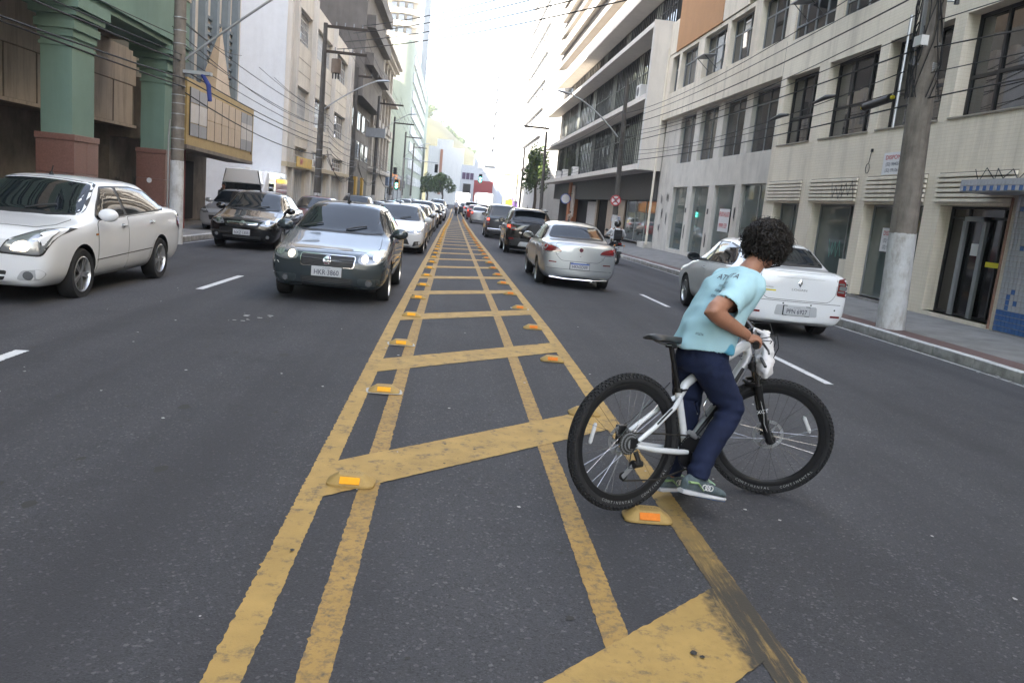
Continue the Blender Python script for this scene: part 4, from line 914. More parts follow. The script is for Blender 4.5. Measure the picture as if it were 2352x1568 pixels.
        for t in (.22, .5, .80):
            y = yc+(yw-yc)*t; zr = hc+(H-re-hc)*t; R.append(cab(y, W, b1+(b2-b1)*.15*t, W*(.80+(g-.80)*t), zr-.012, hc+(H-.035-hc)*t+.022*sin(pi*t)))
        R.append(cab(yw, W, b1+.2*(b2-b1), W*g, H-re, H-.028)); R.append(cab(yw-.28, W, b1+.35*(b2-b1), W*(g+.012), H-re+.028, H-.004)); R.append(cab((yw+yb)/2, W, (b1+b2)/2, W*(g+.018), H-re+.032, H))
        R.append(cab(yb+.25, W, b1+.75*(b2-b1), W*(g+.008), H-re+.018, H-.02)); R.append(cab(yb, W, b2, W*g, H-re-.01, H-.055))
        for t in (.35, .72):
            y = yb+(yd-yb)*t; R.append(cab(y, W*(1-.008*t), b2+(tz-.05-b2)*.6*t, W*(g+(.80-g)*t), H-re-.01+(tz-.01-(H-re-.01))*t, H-.055+(tz+.02-(H-.055))*t+.025*sin(pi*t)))
        def deck(y, zb, w, zs, zc): return (y, zb, w, .52, zs, w*.95, w*.80, zs+(zc-zs)*.75, w*.42, zs+(zc-zs)*.96, zc)
        L = yd-yr
        R += [deck(yd, .20, W*.99, tz-.05, tz+.012)]
        if L > .35: R += [deck(yd-L*.45, .20, W*.985, tz-.055, tz+.005)]
        R += [deck(yr+.16, .22, W*.965, tt-.02, tz-.006), deck(yr+.045, .25, W*.935, tt-.045, tz-.02), deck(yr, .28, W*.88, tt-.11, tz-.07)]
        return R
    def cast(s, p, ax):
        P = s.P; d = {'F':(0,-1,0),'B':(0,1,0),'L':(1,0,0),'R':(-1,0,0),'T':(0,0,-1)}[ax]
        o = {'F':(p[0],6,p[1]),'B':(p[0],-6,p[1]),'L':(-6,p[0],p[1]),'R':(6,p[0],p[1]),'T':(p[0],p[1],6)}[ax]
        h = s.bvh.ray_cast(Vector(o), Vector(d))
        if h[0] is None: h = s.bvh.find_nearest(Vector({'F':(p[0],s.yf,p[1]),'B':(p[0],s.yr,p[1]),'L':(-P['W']/2,p[0],p[1]),'R':(P['W']/2,p[0],p[1]),'T':(p[0],p[1],P['H'])}[ax]))
        loc, nrm, idx = h[0], h[1], h[2]; N = Vector()
        for i in s.fv[idx]: N += s.vn[i]/((s.me.vertices[i].co-loc).length+.01)
        return loc, N.normalized()
    def decal(s, name, poly, ax, mat, off=.004, parent=None, step=.09, rnd_=0, label=None, depth=.01):
        poly = roundpoly(poly, rnd_) if rnd_ else poly
        bm = bmesh.new(); bm.faces.new([bm.verts.new((a, b, 0)) for a, b in poly])
        for k in (0, 1):
            lo, hi = min(p[k] for p in poly), max(p[k] for p in poly); n = int((hi-lo)/step)
            for i in range(1, n+1):
                c = lo+(hi-lo)*i/(n+1); bmesh.ops.bisect_plane(bm, geom=bm.verts[:]+bm.edges[:]+bm.faces[:], plane_co=(c,0,0) if k == 0 else (0,c,0), plane_no=(1,0,0) if k == 0 else (0,1,0))
        bm.verts.index_update(); vs = []; ns = []
        for v in bm.verts:
            p, n = s.cast((v.co.x, v.co.y), ax); vs.append(p+n*off); ns.append(n)
        fs = [tuple(v.index for v in f.verts) for f in bm.faces]; k0 = len(vs)
        be = [e for e in bm.edges if len(e.link_faces) == 1]; mp = {}
        for e in be:
            for v in e.verts:
                if v.index not in mp:
                    mp[v.index] = len(vs); vs.append(vs[v.index].copy()); ns.append(ns[v.index]); vs.append(vs[v.index]-ns[v.index]*(off+depth)); ns.append(ns[v.index])
        for e in be:
            a, b = mp[e.verts[0].index], mp[e.verts[1].index]; fs.append((a, b, b+1, a+1))
        bm.free(); me = bpy.data.meshes.new(name); me.from_pydata([tuple(v) for v in vs], [], fs)
        # outward facing
        c = sum((Vector(p.normal)*p.area for p in me.polygons[:len(fs)-len(be)]), Vector()); N = sum(ns[:k0], Vector())
        if c.dot(N) < 0: me.flip_normals()
        me.polygons.foreach_set('use_smooth', [True]*len(me.polygons))
        me.normals_split_custom_set_from_vertices([tuple(n) for n in ns]); me.materials.append(mat)
        return mkobj(name, me, parent or s.root, label)
    def both(s, name, poly, mat, **k): return [s.decal(name, poly, ax, mat, **k) for ax in ('L','R')]
    def mir(s, name, poly, ax, mat, **k): return [s.decal(name, poly, ax, mat, **k), s.decal(name, [(-a, b) for a, b in reversed(poly)], ax, mat, **k)]
    def panel(s, name, poly, ax, off=.004, rnd_=.05, mat=None, gap=.007):
        c = (sum(p[0] for p in poly)/len(poly), sum(p[1] for p in poly)/len(poly))
        pr = roundpoly(poly, rnd_); big = grow(pr, gap)
        o = s.decal(name, pr, ax, mat or s.P['paint'], off=off, step=.10); s.decal('panel_gap', big, ax, M_PLA, off=.0015, parent=o, step=.10); return o
    def blob(s, name, p, ax, r, mat, off=.006, parent=None, n=14, sx=1.):
        return s.decal(name, [(p[0]+r*sx*cos(2*pi*k/n), p[1]+r*sin(2*pi*k/n)) for k in range(n)], ax, mat, off=off, parent=parent)
    def wheels(s, style='alloy', mat=None, w=.185):
        P = s.P; R = s.wr; mat = mat or M_RIM
        tb = B(); hw = w/2; tb.lathe([(R*.66,-hw*.9),(R*.80,-hw),(R*.93,-hw),(R*.985,-hw*.72),(R,-hw*.3),(R,hw*.3),(R*.985,hw*.72),(R*.93,hw),(R*.80,hw),(R*.66,hw*.9)], (0,0,0), 'X', 36)
        tyre = tb.build('wheel', M_RUB, smooth=35).data
        rb = B(); rb.lathe([(R*.69,hw*.92),(R*.66,hw*.98),(R*.62,hw*.6),(R*.6,-hw*.2)], (0,0,0), 'X', 32); rb.lathe([(0,hw*.15),(R*.6,hw*.05)], (0,0,0), 'X', 20, 1)
        if style == 'alloy':
            for k in range(5):
                for dd in (-.13, .13):
                    a = 2*pi*k/5; d0 = Vector((0,cos(a+dd*2.2),sin(a+dd*2.2))); d1 = Vector((0,cos(a+dd),sin(a+dd))); t = Vector((0,-sin(a),cos(a)))
                    c0, c1 = d0*R*.12, d1*R*.63; m_ = (c0+c1)/2; L_ = (c1-c0)/2; n_ = Vector((1,0,0)).cross(L_).normalized()
                    rb.obox(m_+Vector((hw*.62,0,0)), L_, n_*R*.038, Vector((hw*.14,0,0)))
            rb.lathe([(0,hw*.82),(R*.11,hw*.80),(R*.13,hw*.5)], (0,0,0), 'X', 14)
        else:
            rb.lathe([(0,hw*.72),(R*.18,hw*.75),(R*.24,hw*.60),(R*.50,hw*.68),(R*.64,hw*.82)], (0,0,0), 'X', 28)
            for k in range(9):
                a = 2*pi*k/9; d = Vector((0,cos(a),sin(a))); t = Vector((0,-sin(a),cos(a))); rb.obox(d*R*.42+Vector((hw*.665,0,0)), d*R*.10, t*R*.045, Vector((hw*.04,0,0)), 1)
        rim = rb.build('rim', [mat, M_PLA], smooth=35).data
        for o in [o for o in bpy.data.objects if o.data in (tyre, rim)]: bpy.data.objects.remove(o)
        for ya in (P['wb']/2, -P['wb']/2):
            for sx in (-1, 1):
                o = mkobj('wheel', tyre, s.root); o.location = (sx*(P['W']/2-hw-.012), ya, R); o.rotation_euler = (rnd.uniform(0,6), 0, 0 if sx > 0 else pi)
                if sx < 0: o.rotation_euler = (o.rotation_euler[0], 0, pi)
                mkobj('rim', rim, o)
    def mirrors(s, y, z, mat=None, sz=1.):
        for sx in (-1, 1):
            p, n = s.cast((y, z), 'R' if sx > 0 else 'L'); b = B(); c = Vector((sx*(abs(p.x)+.13), y+.02, z+.03))
            b.sphere(c, (.125*sz,.075*sz,.085*sz), 14, 10); b.v = [(x, max(yy, c.y-.035), zz) for x, yy, zz in b.v]
            o = b.build('wing_mirror', mat or s.P['paint'], s.root, smooth=50)
            B().tube([p, c+Vector((-sx*.05,0,-.03))], [.035,.028], 8).build('arm', M_PLA, o, smooth=50)
            g = B(); g.add([(c.x+.11*sz*cos(a), c.y-.0365, c.z+.068*sz*sin(a)) for a in [2*pi*k/14 for k in range(14)]], [tuple(range(14))]); g.build('mirror_glass', M_CGL, o)
    def handle(s, y, z, door_l, door_r, mat=None):
        for ax, d in (('L', door_l), ('R', door_r)):
            p, n = s.cast((y, z), ax); b = B(); b.obox(p+n*.022, (0,.075,.004), n*.010, (0,0,.014)); o = b.build('handle', mat or s.P['paint'], d, bevel=.006, smooth=60)
            b = B(); b.obox(p+n*.006, (0,.04,.004), n*.003, (0,0,.022)); b.build('handle_cup', M_PLA, d)
    def plate(s, p, front, txt, blue=False, sub=None):
        q, n = s.cast(p, 'F' if front else 'B'); sg = 1 if front else -1; y = q.y+sg*.02; o = root('number_plate', None, None, (0,0,0), local=True); bpy.data.objects.remove(o)
        b = B(); b.box(p[0]-.205, p[0]+.205, y-.006, y+.006, p[1]-.068, p[1]+.068); o = b.build('number_plate', M_PLATE, s.root, bevel=.006)
        B().box(p[0]-.215, p[0]+.215, y-sg*.02-.004, y-sg*.02+.004, p[1]-.078, p[1]+.078).build('plate_frame', M_PLA, o)
        B().box(p[0]-.1, p[0]+.1, y-sg*.08, y-sg*.008, p[1]-.05, p[1]+.05).build('plate_bracket', M_PLA, o)
        t = B(); xa = (-sg, 0, 0); yy = y+sg*.0075
        put_text(t, txt, (p[0], yy, p[1]-.014), xa, (0,0,1), .098 if not blue else .092, .012, .82); t.build('lettering', M_TXK, o, fix=False)
        if blue: B().box(p[0]-.2, p[0]+.2, yy-.001, yy+.001, p[1]+.038, p[1]+.064).build('country_band', M_PLATEB, o)
        elif sub:
            t = B(); put_text(t, sub, (p[0], yy, p[1]+.048), xa, (0,0,1), .022, 0, 1); t.build('city_lettering', M_TXK, o, fix=False)
def roundpoly(poly, r, k=3):
    out = []; n = len(poly)
    for i in range(n):
        a, b, c = Vector(poly[i-1]), Vector(poly[i]), Vector(poly[(i+1) % n]); d1, d2 = a-b, c-b
        q = min(r, d1.length*.45, d2.length*.45); p1, p2 = b+d1.normalized()*q, b+d2.normalized()*q
        for j in range(k+1):
            t = j/k; out.append(tuple((1-t)**2*p1+2*t*(1-t)*b+t*t*p2))
    return out
def grow(poly, g):
    n = len(poly); out = []; area = sum(poly[i-1][0]*poly[i][1]-poly[i][0]*poly[i-1][1] for i in range(n)); sg = 1 if area > 0 else -1
    for i in range(n):
        a, b, c = Vector(poly[i-1]), Vector(poly[i]), Vector(poly[(i+1) % n]); t = (c-a)
        if t.length < 1e-6: t = Vector((1,0))
        t.normalize(); out.append((b.x+sg*t.y*g, b.y-sg*t.x*g))
    return out
def glazing(c, doors=True, dlo=None, wsw=(.80,.64), rw=True, seam=True):
    """windscreen, rear window, side windows, doors, bonnet, boot lid"""
    P = c.P; W, H = P['W']/2, P['H']; hc, b1, b2, tz = P['hc'], P['b1'], P['b2'], P['tz']; yc, yw, yb, yd = P['yc'], P['yw'], P['yb'], P['yd']; g = P.get('gw', .70)
    ws = [(-W*.80, hc+.03),(-W*.4, hc+.012),(0, hc+.006),(W*.4, hc+.012),(W*.80, hc+.03),(W*(g-.055), H-.10),(W*.3, H-.075),(0,H-.068),(-W*.3,H-.075),(-W*(g-.055), H-.10)]
    o = c.decal('windscreen', ws, 'F', M_CGL, off=.005, rnd_=.04, step=.07); c.decal('windscreen_seal', grow(roundpoly(ws,.04), .022), 'F', M_PLA, off=.002, parent=o, step=.07)
    for x in (-.05*W*2, .35*W*2):
        p, n = c.cast((x, hc+.035), 'F'); q, m = c.cast((x-.36*W, hc+.10), 'F'); B().tube([p+n*.02, (p+q)/2+n*.03, q+m*.022], .011, 6).build('wiper', M_PLA, o)
    if rw:
        r = [(-W*.74, tz+.045),(0, tz+.035),(W*.74, tz+.045),(W*(g-.09), H-.125),(0,H-.10),(-W*(g-.09), H-.125)]
        o = c.decal('rear_window', r, 'B', M_CGL, off=.005, rnd_=.05, step=.07); c.decal('window_seal', grow(roundpoly(r,.05), .02), 'B', M_PLA, off=.002, parent=o, step=.07)
    z0 = lambda y: b1+.035+(b2-b1)*max(0, min(1, (yc-y)/(yc-yb)))
    A0, A1 = (yc-.34, z0(yc-.34)), (yw-.10, H-.145); B_, C_ = P.get('yB', -.03), P.get('yC', yb-.02)
    tz_ = lambda y: ip(y, [(yd+.12, z0(yb)+.03), (yb-.02, H-.19), (yb+.25, H-.150), ((yw+yb)/2, H-.118), (yw-.10, H-.145)])
    end = P.get('ydlo', yd+.30)
    front = [A0, (B_+.045, z0(B_)), (B_+.045, tz_(B_+.045)), ((A1[0]+B_)/2, tz_((A1[0]+B_)/2)+.004), A1]
    rear = [(B_-.045, z0(B_)), (end, z0(end)+.02), (end+.02, tz_(end)-.03 if tz_(end)-z0(end) > .12 else z0(end)+.07), (C_, tz_(C_)), ((C_+B_)/2, tz_((C_+B_)/2)+.004), (B_-.045, tz_(B_-.045))]
    for ax in ('L','R'):
        allp = [A0, (end, z0(end)+.02)]+rear[2:5]+[(B_, tz_(B_))]+front[3:]
        k = c.decal('window_surround', grow(roundpoly(allp,.02), .025), ax, P.get('surr', M_PLA), off=.002, step=.08)
        c.decal('side_window', front, ax, M_CGL, off=.006, rnd_=.03, step=.08); c.decal('side_window', rear, ax, M_CGL, off=.006, rnd_=.03, step=.08)
    D = {}
    if doors:
        wb, R = P['wb'], c.wr+P.get('arch',.055)
        ydf = min(yc-.02, wb/2-R-.05); ydr = max(-wb/2+R*.55, end-.05)
        f = [(ydf, .27),(B_+.006, .27),(B_+.006, z0(B_)-.035),(A0[0]-.05, z0(A0[0])-.03),(ydf, z0(ydf)-.06)]
        r = [(B_-.006, .27),(-wb/2+R+.03, .27),(-wb/2+R*1.02+.01, .48),(ydr, .70),(ydr-.02, z0(ydr)-.04),(B_-.006, z0(B_)-.035)]
        for ax in ('L','R'):
            D[ax] = (c.panel('door', f, ax), c.panel('door', r, ax))
        hz = z0(B_)-.14
        c.handle(B_+.17, hz, D['L'][0], D['R'][0], P.get('hmat')); c.handle(ydr+.20, hz+.015, D['L'][1], D['R'][1], P.get('hmat'))
    if seam:
        yf = c.yf; hood = [(-W*.78, yc+.06),(W*.78, yc+.06),(W*.80,(yc+yf)/2),(W*.70, yf-.24),(0, yf-.17),(-W*.70, yf-.24),(-W*.80,(yc+yf)/2)]
        c.panel('bonnet', hood, 'T')
    b = B(); b.cyl((0, yw-.12, H-.02), (0, yw-.12, H+.02), .03, .02, 8); b.tube([(0,yw-.12,H+.015),(0,yw-.17,H+.10)], .008, 5); b.build('aerial', M_PLA, c.root)
    return D
def at(x, y, up=0): return (x, y, gl(x, y)+up)
SED = dict(fo=.82, ro=.98, hf=.70, hc=.93, b1=.90, b2=.95, tz=1.00)
def P_(base, **k): d = dict(base); d.update(k); return d
# ---- white sedan at far left, headlights on
c = Car(P_(SED, name='sedan', label='white sedan driving at the left edge with its headlamp lit', loc=at(-5.32,11.4), rz=pi, W=1.735, H=1.49, wb=2.62, fo=.86, ro=1.0, wr=.318, paint=carpaint('paint_white', (.80,.81,.83)),
   hf=.87, hc=1.01, b1=.94, b2=1.02, tz=1.10, yc=1.16, yw=.42, yb=-1.16, yd=-1.74, yB=-.06, ydlo=-1.50, gw=.70, group='sedans', hmat=None))
D = glazing(c); W = c.P['W']/2
c.mir('headlamp_bezel', [(.34,.60),(.78,.58),(.83,.74),(.84,.90),(.70,.88),(.44,.76)], 'F', M_PLA, off=.004, rnd_=.05)
for o in c.mir('headlamp', [(.36,.62),(.77,.60),(.815,.74),(.825,.88),(.70,.865),(.45,.745)], 'F', M_CLR, off=.008, rnd_=.05): pass
c.mir('lit_lamp', [(.46,.64),(.64,.63),(.68,.71),(.62,.76),(.51,.73)], 'F', M_HL, off=.013, rnd_=.07)
c.decal('upper_grille', [(-.30,.665),(.30,.665),(.33,.74),(0,.755),(-.33,.74)], 'F', M_PLA, off=.005, rnd_=.03); c.decal('grille', [(-.26,.50),(.26,.50),(.33,.625),(-.33,.625)], 'F', M_PLA, off=.005, rnd_=.03)
for z in (.53,.56,.59): c.decal('grille_bar', [(-.28,z),(.28,z),(.28,z+.008),(-.28,z+.008)], 'F', M_CHAR, off=.009)
c.decal('grille_frame', [(-.36,.635),(.36,.635),(.36,.658),(-.36,.658)], 'F', M_CHR, off=.008)
c.decal('lower_grille', [(-.40,.30),(.40,.30),(.44,.41),(-.44,.41)], 'F', M_PLA, off=.005, rnd_=.03); c.decal('grille_bar', [(-.42,.345),(.42,.345),(.42,.365),(-.42,.365)], 'F', c.P['paint'], off=.01)
for o in c.mir('fog_recess', [(.52,.31),(.74,.31),(.80,.39),(.76,.44),(.58,.42)], 'F', pmat('white_recess', (.45,.46,.48), rough=.3, var=0), off=.004, rnd_=.04): pass
for x in (-.64,.64): c.blob('fog_lamp', (x,.365), 'F', .05, M_CLR, off=.012)
c.both('side_moulding', [(1.0,.46),(-.95,.50),(-.95,.512),(1.0,.472)], M_CHAR, off=.006)
c.both('tail_lamp', [(c.yr+.06,.72),(c.yr+.26,.80),(c.yr+.30,.98),(c.yr+.12,.99)], M_RED_L, off=.008, rnd_=.03)
for ax in ('L','R'): c.decal('indicator', [(.90,.78),(.96,.78),(.96,.80),(.90,.80)], ax, M_ORL, off=.008)
c.wheels('alloy', w=.20); c.mirrors(.74, 1.0)
# ---- grey sedan heading for the camera
GREY = carpaint('paint_steel_grey', (.050,.064,.072), .4, .25)
SIE = dict(W=1.639, H=1.42, wb=2.373, fo=.80, ro=.98, wr=.290, hf=.72, hc=.955, b1=.915, b2=.955, tz=1.01, yc=.92, yw=.22, yb=-1.02, yd=-1.50, yB=-.10, ydlo=-1.26, gw=.685)
def siena_front(c, lit=True, badge=True):
    c.mir('headlamp', [(.40,.62),(.52,.585),(.66,.60),(.76,.66),(.79,.75),(.72,.79),(.52,.755),(.42,.70)], 'F', M_CLR, off=.008, rnd_=.05)
    for x in (-.50,.50): c.blob('lamp_bowl', (x,.665), 'F', .048, M_HL if lit else M_CHR, off=.014)
    for x in (-.655,.655): c.blob('lamp_bowl', (x,.695), 'F', .055, M_CHR, off=.014)
    c.decal('grille_frame', [(-.362,.531),(.362,.531),(.38,.695),(-.38,.695)], 'F', M_CHR, off=.006, rnd_=.04); g = c.decal('grille', [(-.35,.54),(.35,.54),(.368,.685),(-.368,.685)], 'F', M_PLA, off=.010, rnd_=.03)
    for k in range(7): c.decal('grille_bar', [(-.35,.552+.019*k),(.35,.552+.019*k),(.35,.560+.019*k),(-.35,.560+.019*k)], 'F', M_CHAR, off=.014)
    c.decal('lower_grille', [(-.34,.27),(.34,.27),(.36,.39),(-.36,.39)], 'F', M_PLA, off=.006, rnd_=.03)
    for k in range(5): c.decal('grille_bar', [(-.33,.285+.02*k),(.33,.285+.02*k),(.33,.291+.02*k),(-.33,.291+.02*k)], 'F', M_CHAR, off=.010)
    for x in (-.57,.57):
        c.decal('fog_recess', [(x-.14,.30),(x+.14,.30),(x+.16,.40),(x-.16,.40)], 'F', pmat('dark_grey_recess', (.035,.045,.05), rough=.4, var=0), off=.004, rnd_=.04); c.blob('fog_lamp', (x,.345), 'F', .047, M_CHR, off=.010); c.blob('fog_lens', (x,.345), 'F', .036, M_CLR, off=.014)
    if badge:
        b = c.blob('badge', (0,.615), 'F', .052, M_CHR, off=.020); c.blob('badge_field', (0,.615), 'F', .043, pmat('maroon_enamel', (.10,.02,.04), rough=.2, var=0), off=.024, parent=b)
        p, n = c.cast((0,.615), 'F'); t = B(); put_text(t, 'FIAT', p+n*.027, (-1,0,0), (0,0,1), .042, .01, .75); t.build('badge_lettering', M_CHR, b, fix=False)
c = Car(P_(SIE, name='sedan', label='dark grey sedan driving towards the camera with both headlamps lit', loc=at(-1.66,13.1), rz=pi, paint=GREY, group='sedans'))
glazing(c); siena_front(c); c.plate((0,.47), True, 'HKR·3860', sub='ES·VITORIA'); c.wheels('alloy', w=.18); c.mirrors(.60, .96)
c.both('side_moulding', [(.95,.50),(-.85,.52),(-.85,.555),(.95,.535)], GREY, off=.012)
c.decal('bumper_scuff', [(.66,.535),(.80,.545),(.80,.565),(.68,.56)], 'F', M_WHITE, off=.003)
# ---- black sedan
BLK = carpaint('paint_black', (.006,.006,.007), 0, .12)
c = Car(P_(SED, name='sedan', label='glossy black sedan behind the white one, wide chrome bar on its nose', loc=at(-5.24,22.5), rz=pi+.02, W=1.70, H=1.50, wb=2.51, fo=.84, ro=.94, wr=.30, paint=BLK, hf=.78, hc=1.0, b1=.95, b2=1.0, tz=1.06, yc=1.02, yw=.30, yb=-1.08, yd=-1.58, yB=-.05, ydlo=-1.34, group='sedans'))
glazing(c)
c.mir('headlamp', [(.42,.66),(.62,.64),(.78,.74),(.80,.86),(.66,.84),(.50,.76)], 'F', M_CLR, off=.008, rnd_=.04)
for x in (-.60,.60): c.blob('lamp_bowl', (x,.735), 'F', .055, M_CHR, off=.013)
c.decal('grille', [(-.40,.60),(.40,.60),(.42,.71),(-.42,.71)], 'F', M_PLA, off=.006, rnd_=.03); c.decal('chrome_bar', [(-.36,.665),(.36,.665),(.38,.715),(-.38,.715)], 'F', M_CHR, off=.012, rnd_=.02); c.blob('badge', (0,.69), 'F', .055, M_CHR, off=.022)
c.decal('lower_grille', [(-.45,.28),(.45,.28),(.48,.38),(-.48,.38)], 'F', M_PLA, off=.005, rnd_=.03)
for x in (-.62,.62): c.blob('fog_lamp', (x,.385), 'F', .042, M_CLR, off=.010)
c.plate((0,.47), True, 'NXZ·1355', sub='ES·VITORIA'); c.wheels('alloy', w=.19); c.mirrors(.66, 1.0)
# ---- white sedan with slit headlamps
WHT = carpaint('paint_pearl_white', (.66,.66,.67))
c = Car(P_(SED, name='sedan', label='white sedan with slit headlamps following the dark grey sedan', loc=at(-1.66,25.6), rz=pi, W=1.775, H=1.475, wb=2.70, fo=.92, ro=1.0, wr=.32, paint=WHT, hf=.74, hc=.98, b1=.93, b2=1.0, tz=1.06, yc=1.15, yw=.34, yb=-1.08, yd=-1.68, yB=-.02, group='sedans'))
glazing(c)
c.mir('headlamp', [(.40,.66),(.72,.63),(.82,.72),(.84,.80),(.62,.74)], 'F', M_CLR, off=.008, rnd_=.02); c.decal('chrome_bar', [(-.5,.665),(.5,.665),(.5,.69),(-.5,.69)], 'F', M_PLA, off=.008); c.decal('grille', [(-.50,.26),(.50,.26),(.40,.50),(-.40,.50)], 'F', M_PLA, off=.006, rnd_=.04)
c.mir('fog_recess', [(.56,.28),(.80,.34),(.76,.44),(.60,.42)], 'F', M_PLA, off=.006, rnd_=.02)
for x in (-.68,.68): c.blob('fog_lamp', (x,.37), 'F', .04, M_CLR, off=.012)
for x in (-.62,.62): c.blob('lit_lamp', (x,.695), 'F', .03, M_HL, off=.013)
c.wheels('alloy'); c.mirrors(.74, 1.0); COROLLA = c
# ---- silver sedan seen from behind
SIL = carpaint('paint_silver', (.40,.42,.44), .6, .3)
c = Car(P_(SIE, name='sedan', label='silver sedan seen from behind in the right lane', loc=at(2.76,18.8), rz=0, paint=SIL, tz=1.03, group='sedans'))
glazing(c)
def tails(c, poly, z, **k): return c.mir('tail_lamp', poly, 'B', M_RED_L, off=.008, rnd_=.03, **k)
tails(c, [(.40,.80),(.56,.77),(.78,.80),(.79,.92),(.74,.95),(.46,.87)], 0)
c.mir('lamp_reflector', [(.62,.86),(.77,.87),(.74,.93),(.58,.89)], 'B', pmat('bright_red_lens', (.30,.02,.02), rough=.05, var=0, coat=1), off=.012, rnd_=.02); c.mir('lamp_strip', [(.42,.785),(.77,.765),(.78,.795),(.42,.805)], 'B', M_CLR, off=.010)
c.panel('boot_lid', [(-.40,.62),(.40,.62),(.52,.74),(.54,.97),(-.54,.97),(-.52,.74)], 'B', rnd_=.06)
c.panel('bumper', [(-.74,.27),(.74,.27),(.77,.44),(-.77,.44)], 'B', rnd_=.08); c.decal('plate_recess', [(-.36,.45),(.36,.45),(.30,.60),(-.30,.60)], 'B', SIL, off=.007, rnd_=.06)
c.mir('bumper_reflector', [(.50,.565),(.66,.57),(.66,.592),(.50,.588)], 'B', M_RED_L, off=.008)
b = c.blob('badge', (0,.865), 'B', .052, M_CHR, off=.014); c.blob('badge_field', (0,.865), 'B', .042, pmat('maroon_enamel', (.10,.02,.04)), off=.018, parent=b); c.blob('key_lock', (0,.735), 'B', .013, M_CHR, off=.012)
c.plate((0,.52), False, 'HKN3D09', blue=True); t = B()
for tx, x, z, s_ in (('Siena',-.49,.755,.05),('ELX',.48,.715,.03),('1.4',.48,.68,.03)):
    p, n = c.cast((x,z), 'B'); put_text(t, tx, p+n*.008, (1,0,0), (0,0,1), s_, .004, 1)
t.build('model_lettering', M_CHR, c.root, fix=False)
B().tube([(-.62,c.yr+.02,.255),(-.3,c.yr-.045,.235),(.3,c.yr-.045,.235),(.62,c.yr+.02,.255)], .018, 6).build('bumper_chrome', M_CHR, c.root); B().cyl((.30,c.yr+.3,.22),(.30,c.yr+.02,.215),.03,.03,10).build('exhaust', M_ALU, c.root)
c.wheels('cap', w=.18); c.mirrors(.60, .96)
# ---- white sedan at right
c = Car(P_(SED, name='sedan', label='white sedan seen from behind next to the right kerb', loc=at(5.54,14.15), rz=radians(-2.5), W=1.733, H=1.50, wb=2.635, fo=.80, ro=.93, wr=.31, paint=carpaint('paint_white', (.80,.81,.83)), hf=.78, hc=1.0, b1=.955, b2=1.0, tz=1.10, yc=.98, yw=.26, yb=-1.12, yd=-1.62, yB=-.06, ydlo=-1.38, gw=.70, surr=M_PLA, group='sedans'))
glazing(c)
c.mir('tail_lamp', [(.61,.75),(.80,.73),(.83,.90),(.80,1.02),(.62,1.0)], 'B', M_RED_L, off=.010, rnd_=.03)
for z in (.80,.92): c.mir('lamp_strip', [(.625,z),(.80,z-.01),(.80,z+.022),(.625,z+.025)], 'B', M_CLR, off=.015, rnd_=.01)
c.mir('lamp_lens', [(.64,.84),(.77,.835),(.78,.90),(.64,.905)], 'B', M_CLR, off=.015, rnd_=.02)
c.panel('boot_lid', [(-.50,.63),(.50,.63),(.60,.75),(.60,1.05),(-.60,1.05),(-.60,.75)], 'B', rnd_=.06)
c.panel('bumper', [(-.76,.28),(.76,.28),(.80,.60),(-.80,.60)], 'B', rnd_=.10); c.decal('plate_recess', [(-.34,.385),(.34,.385),(.32,.545),(-.32,.545)], 'B', pmat('white_recess', (.45,.46,.48)), off=.007, rnd_=.03)
c.mir('bumper_reflector', [(.56,.40),(.72,.40),(.72,.43),(.56,.43)], 'B', M_RED_L, off=.010, rnd_=.008)
for x in (-.62,-.22,.22,.62): c.blob('parking_sensor', (x,.52 if abs(x) > .5 else .57), 'B', .013, M_PLA, off=.007)
p, n = c.cast((0,.90), 'B'); b = B(); b.add([p+n*.016+Vector((x,0,z)) for x, z in ((0,.065),(.036,0),(0,-.065),(-.036,0))]+[p+n*.022+Vector((x,0,z)) for x, z in ((0,.03),(.013,0),(0,-.03),(-.013,0))], [(0,1,5,4),(1,2,6,5),(2,3,7,6),(3,0,4,7)]); b.build('badge', M_CHR, c.root)
t = B(); p, n = c.cast((0,.79), 'B'); put_text(t, 'LOGAN', p+n*.008, (1,0,0), (0,0,1), .045, .006, 1.6); p, n = c.cast((-.44,.80), 'B'); put_text(t, 'EXPRESSION', p+n*.008, (1,0,0), (0,0,1), .026, .003, 1.2); t.build('model_lettering', M_CHR, c.root, fix=False)
c.decal('yellow_sticker', [(-.52,.745),(-.36,.745),(-.36,.768),(-.52,.768)], 'B', pmat('yellow_vinyl', (.7,.6,.03)), off=.006)
c.plate((0,.465), False, 'PPN 6927', sub='ES·VITORIA'); c.wheels('alloy', w=.19); c.mirrors(.66, 1.0, M_PLA)
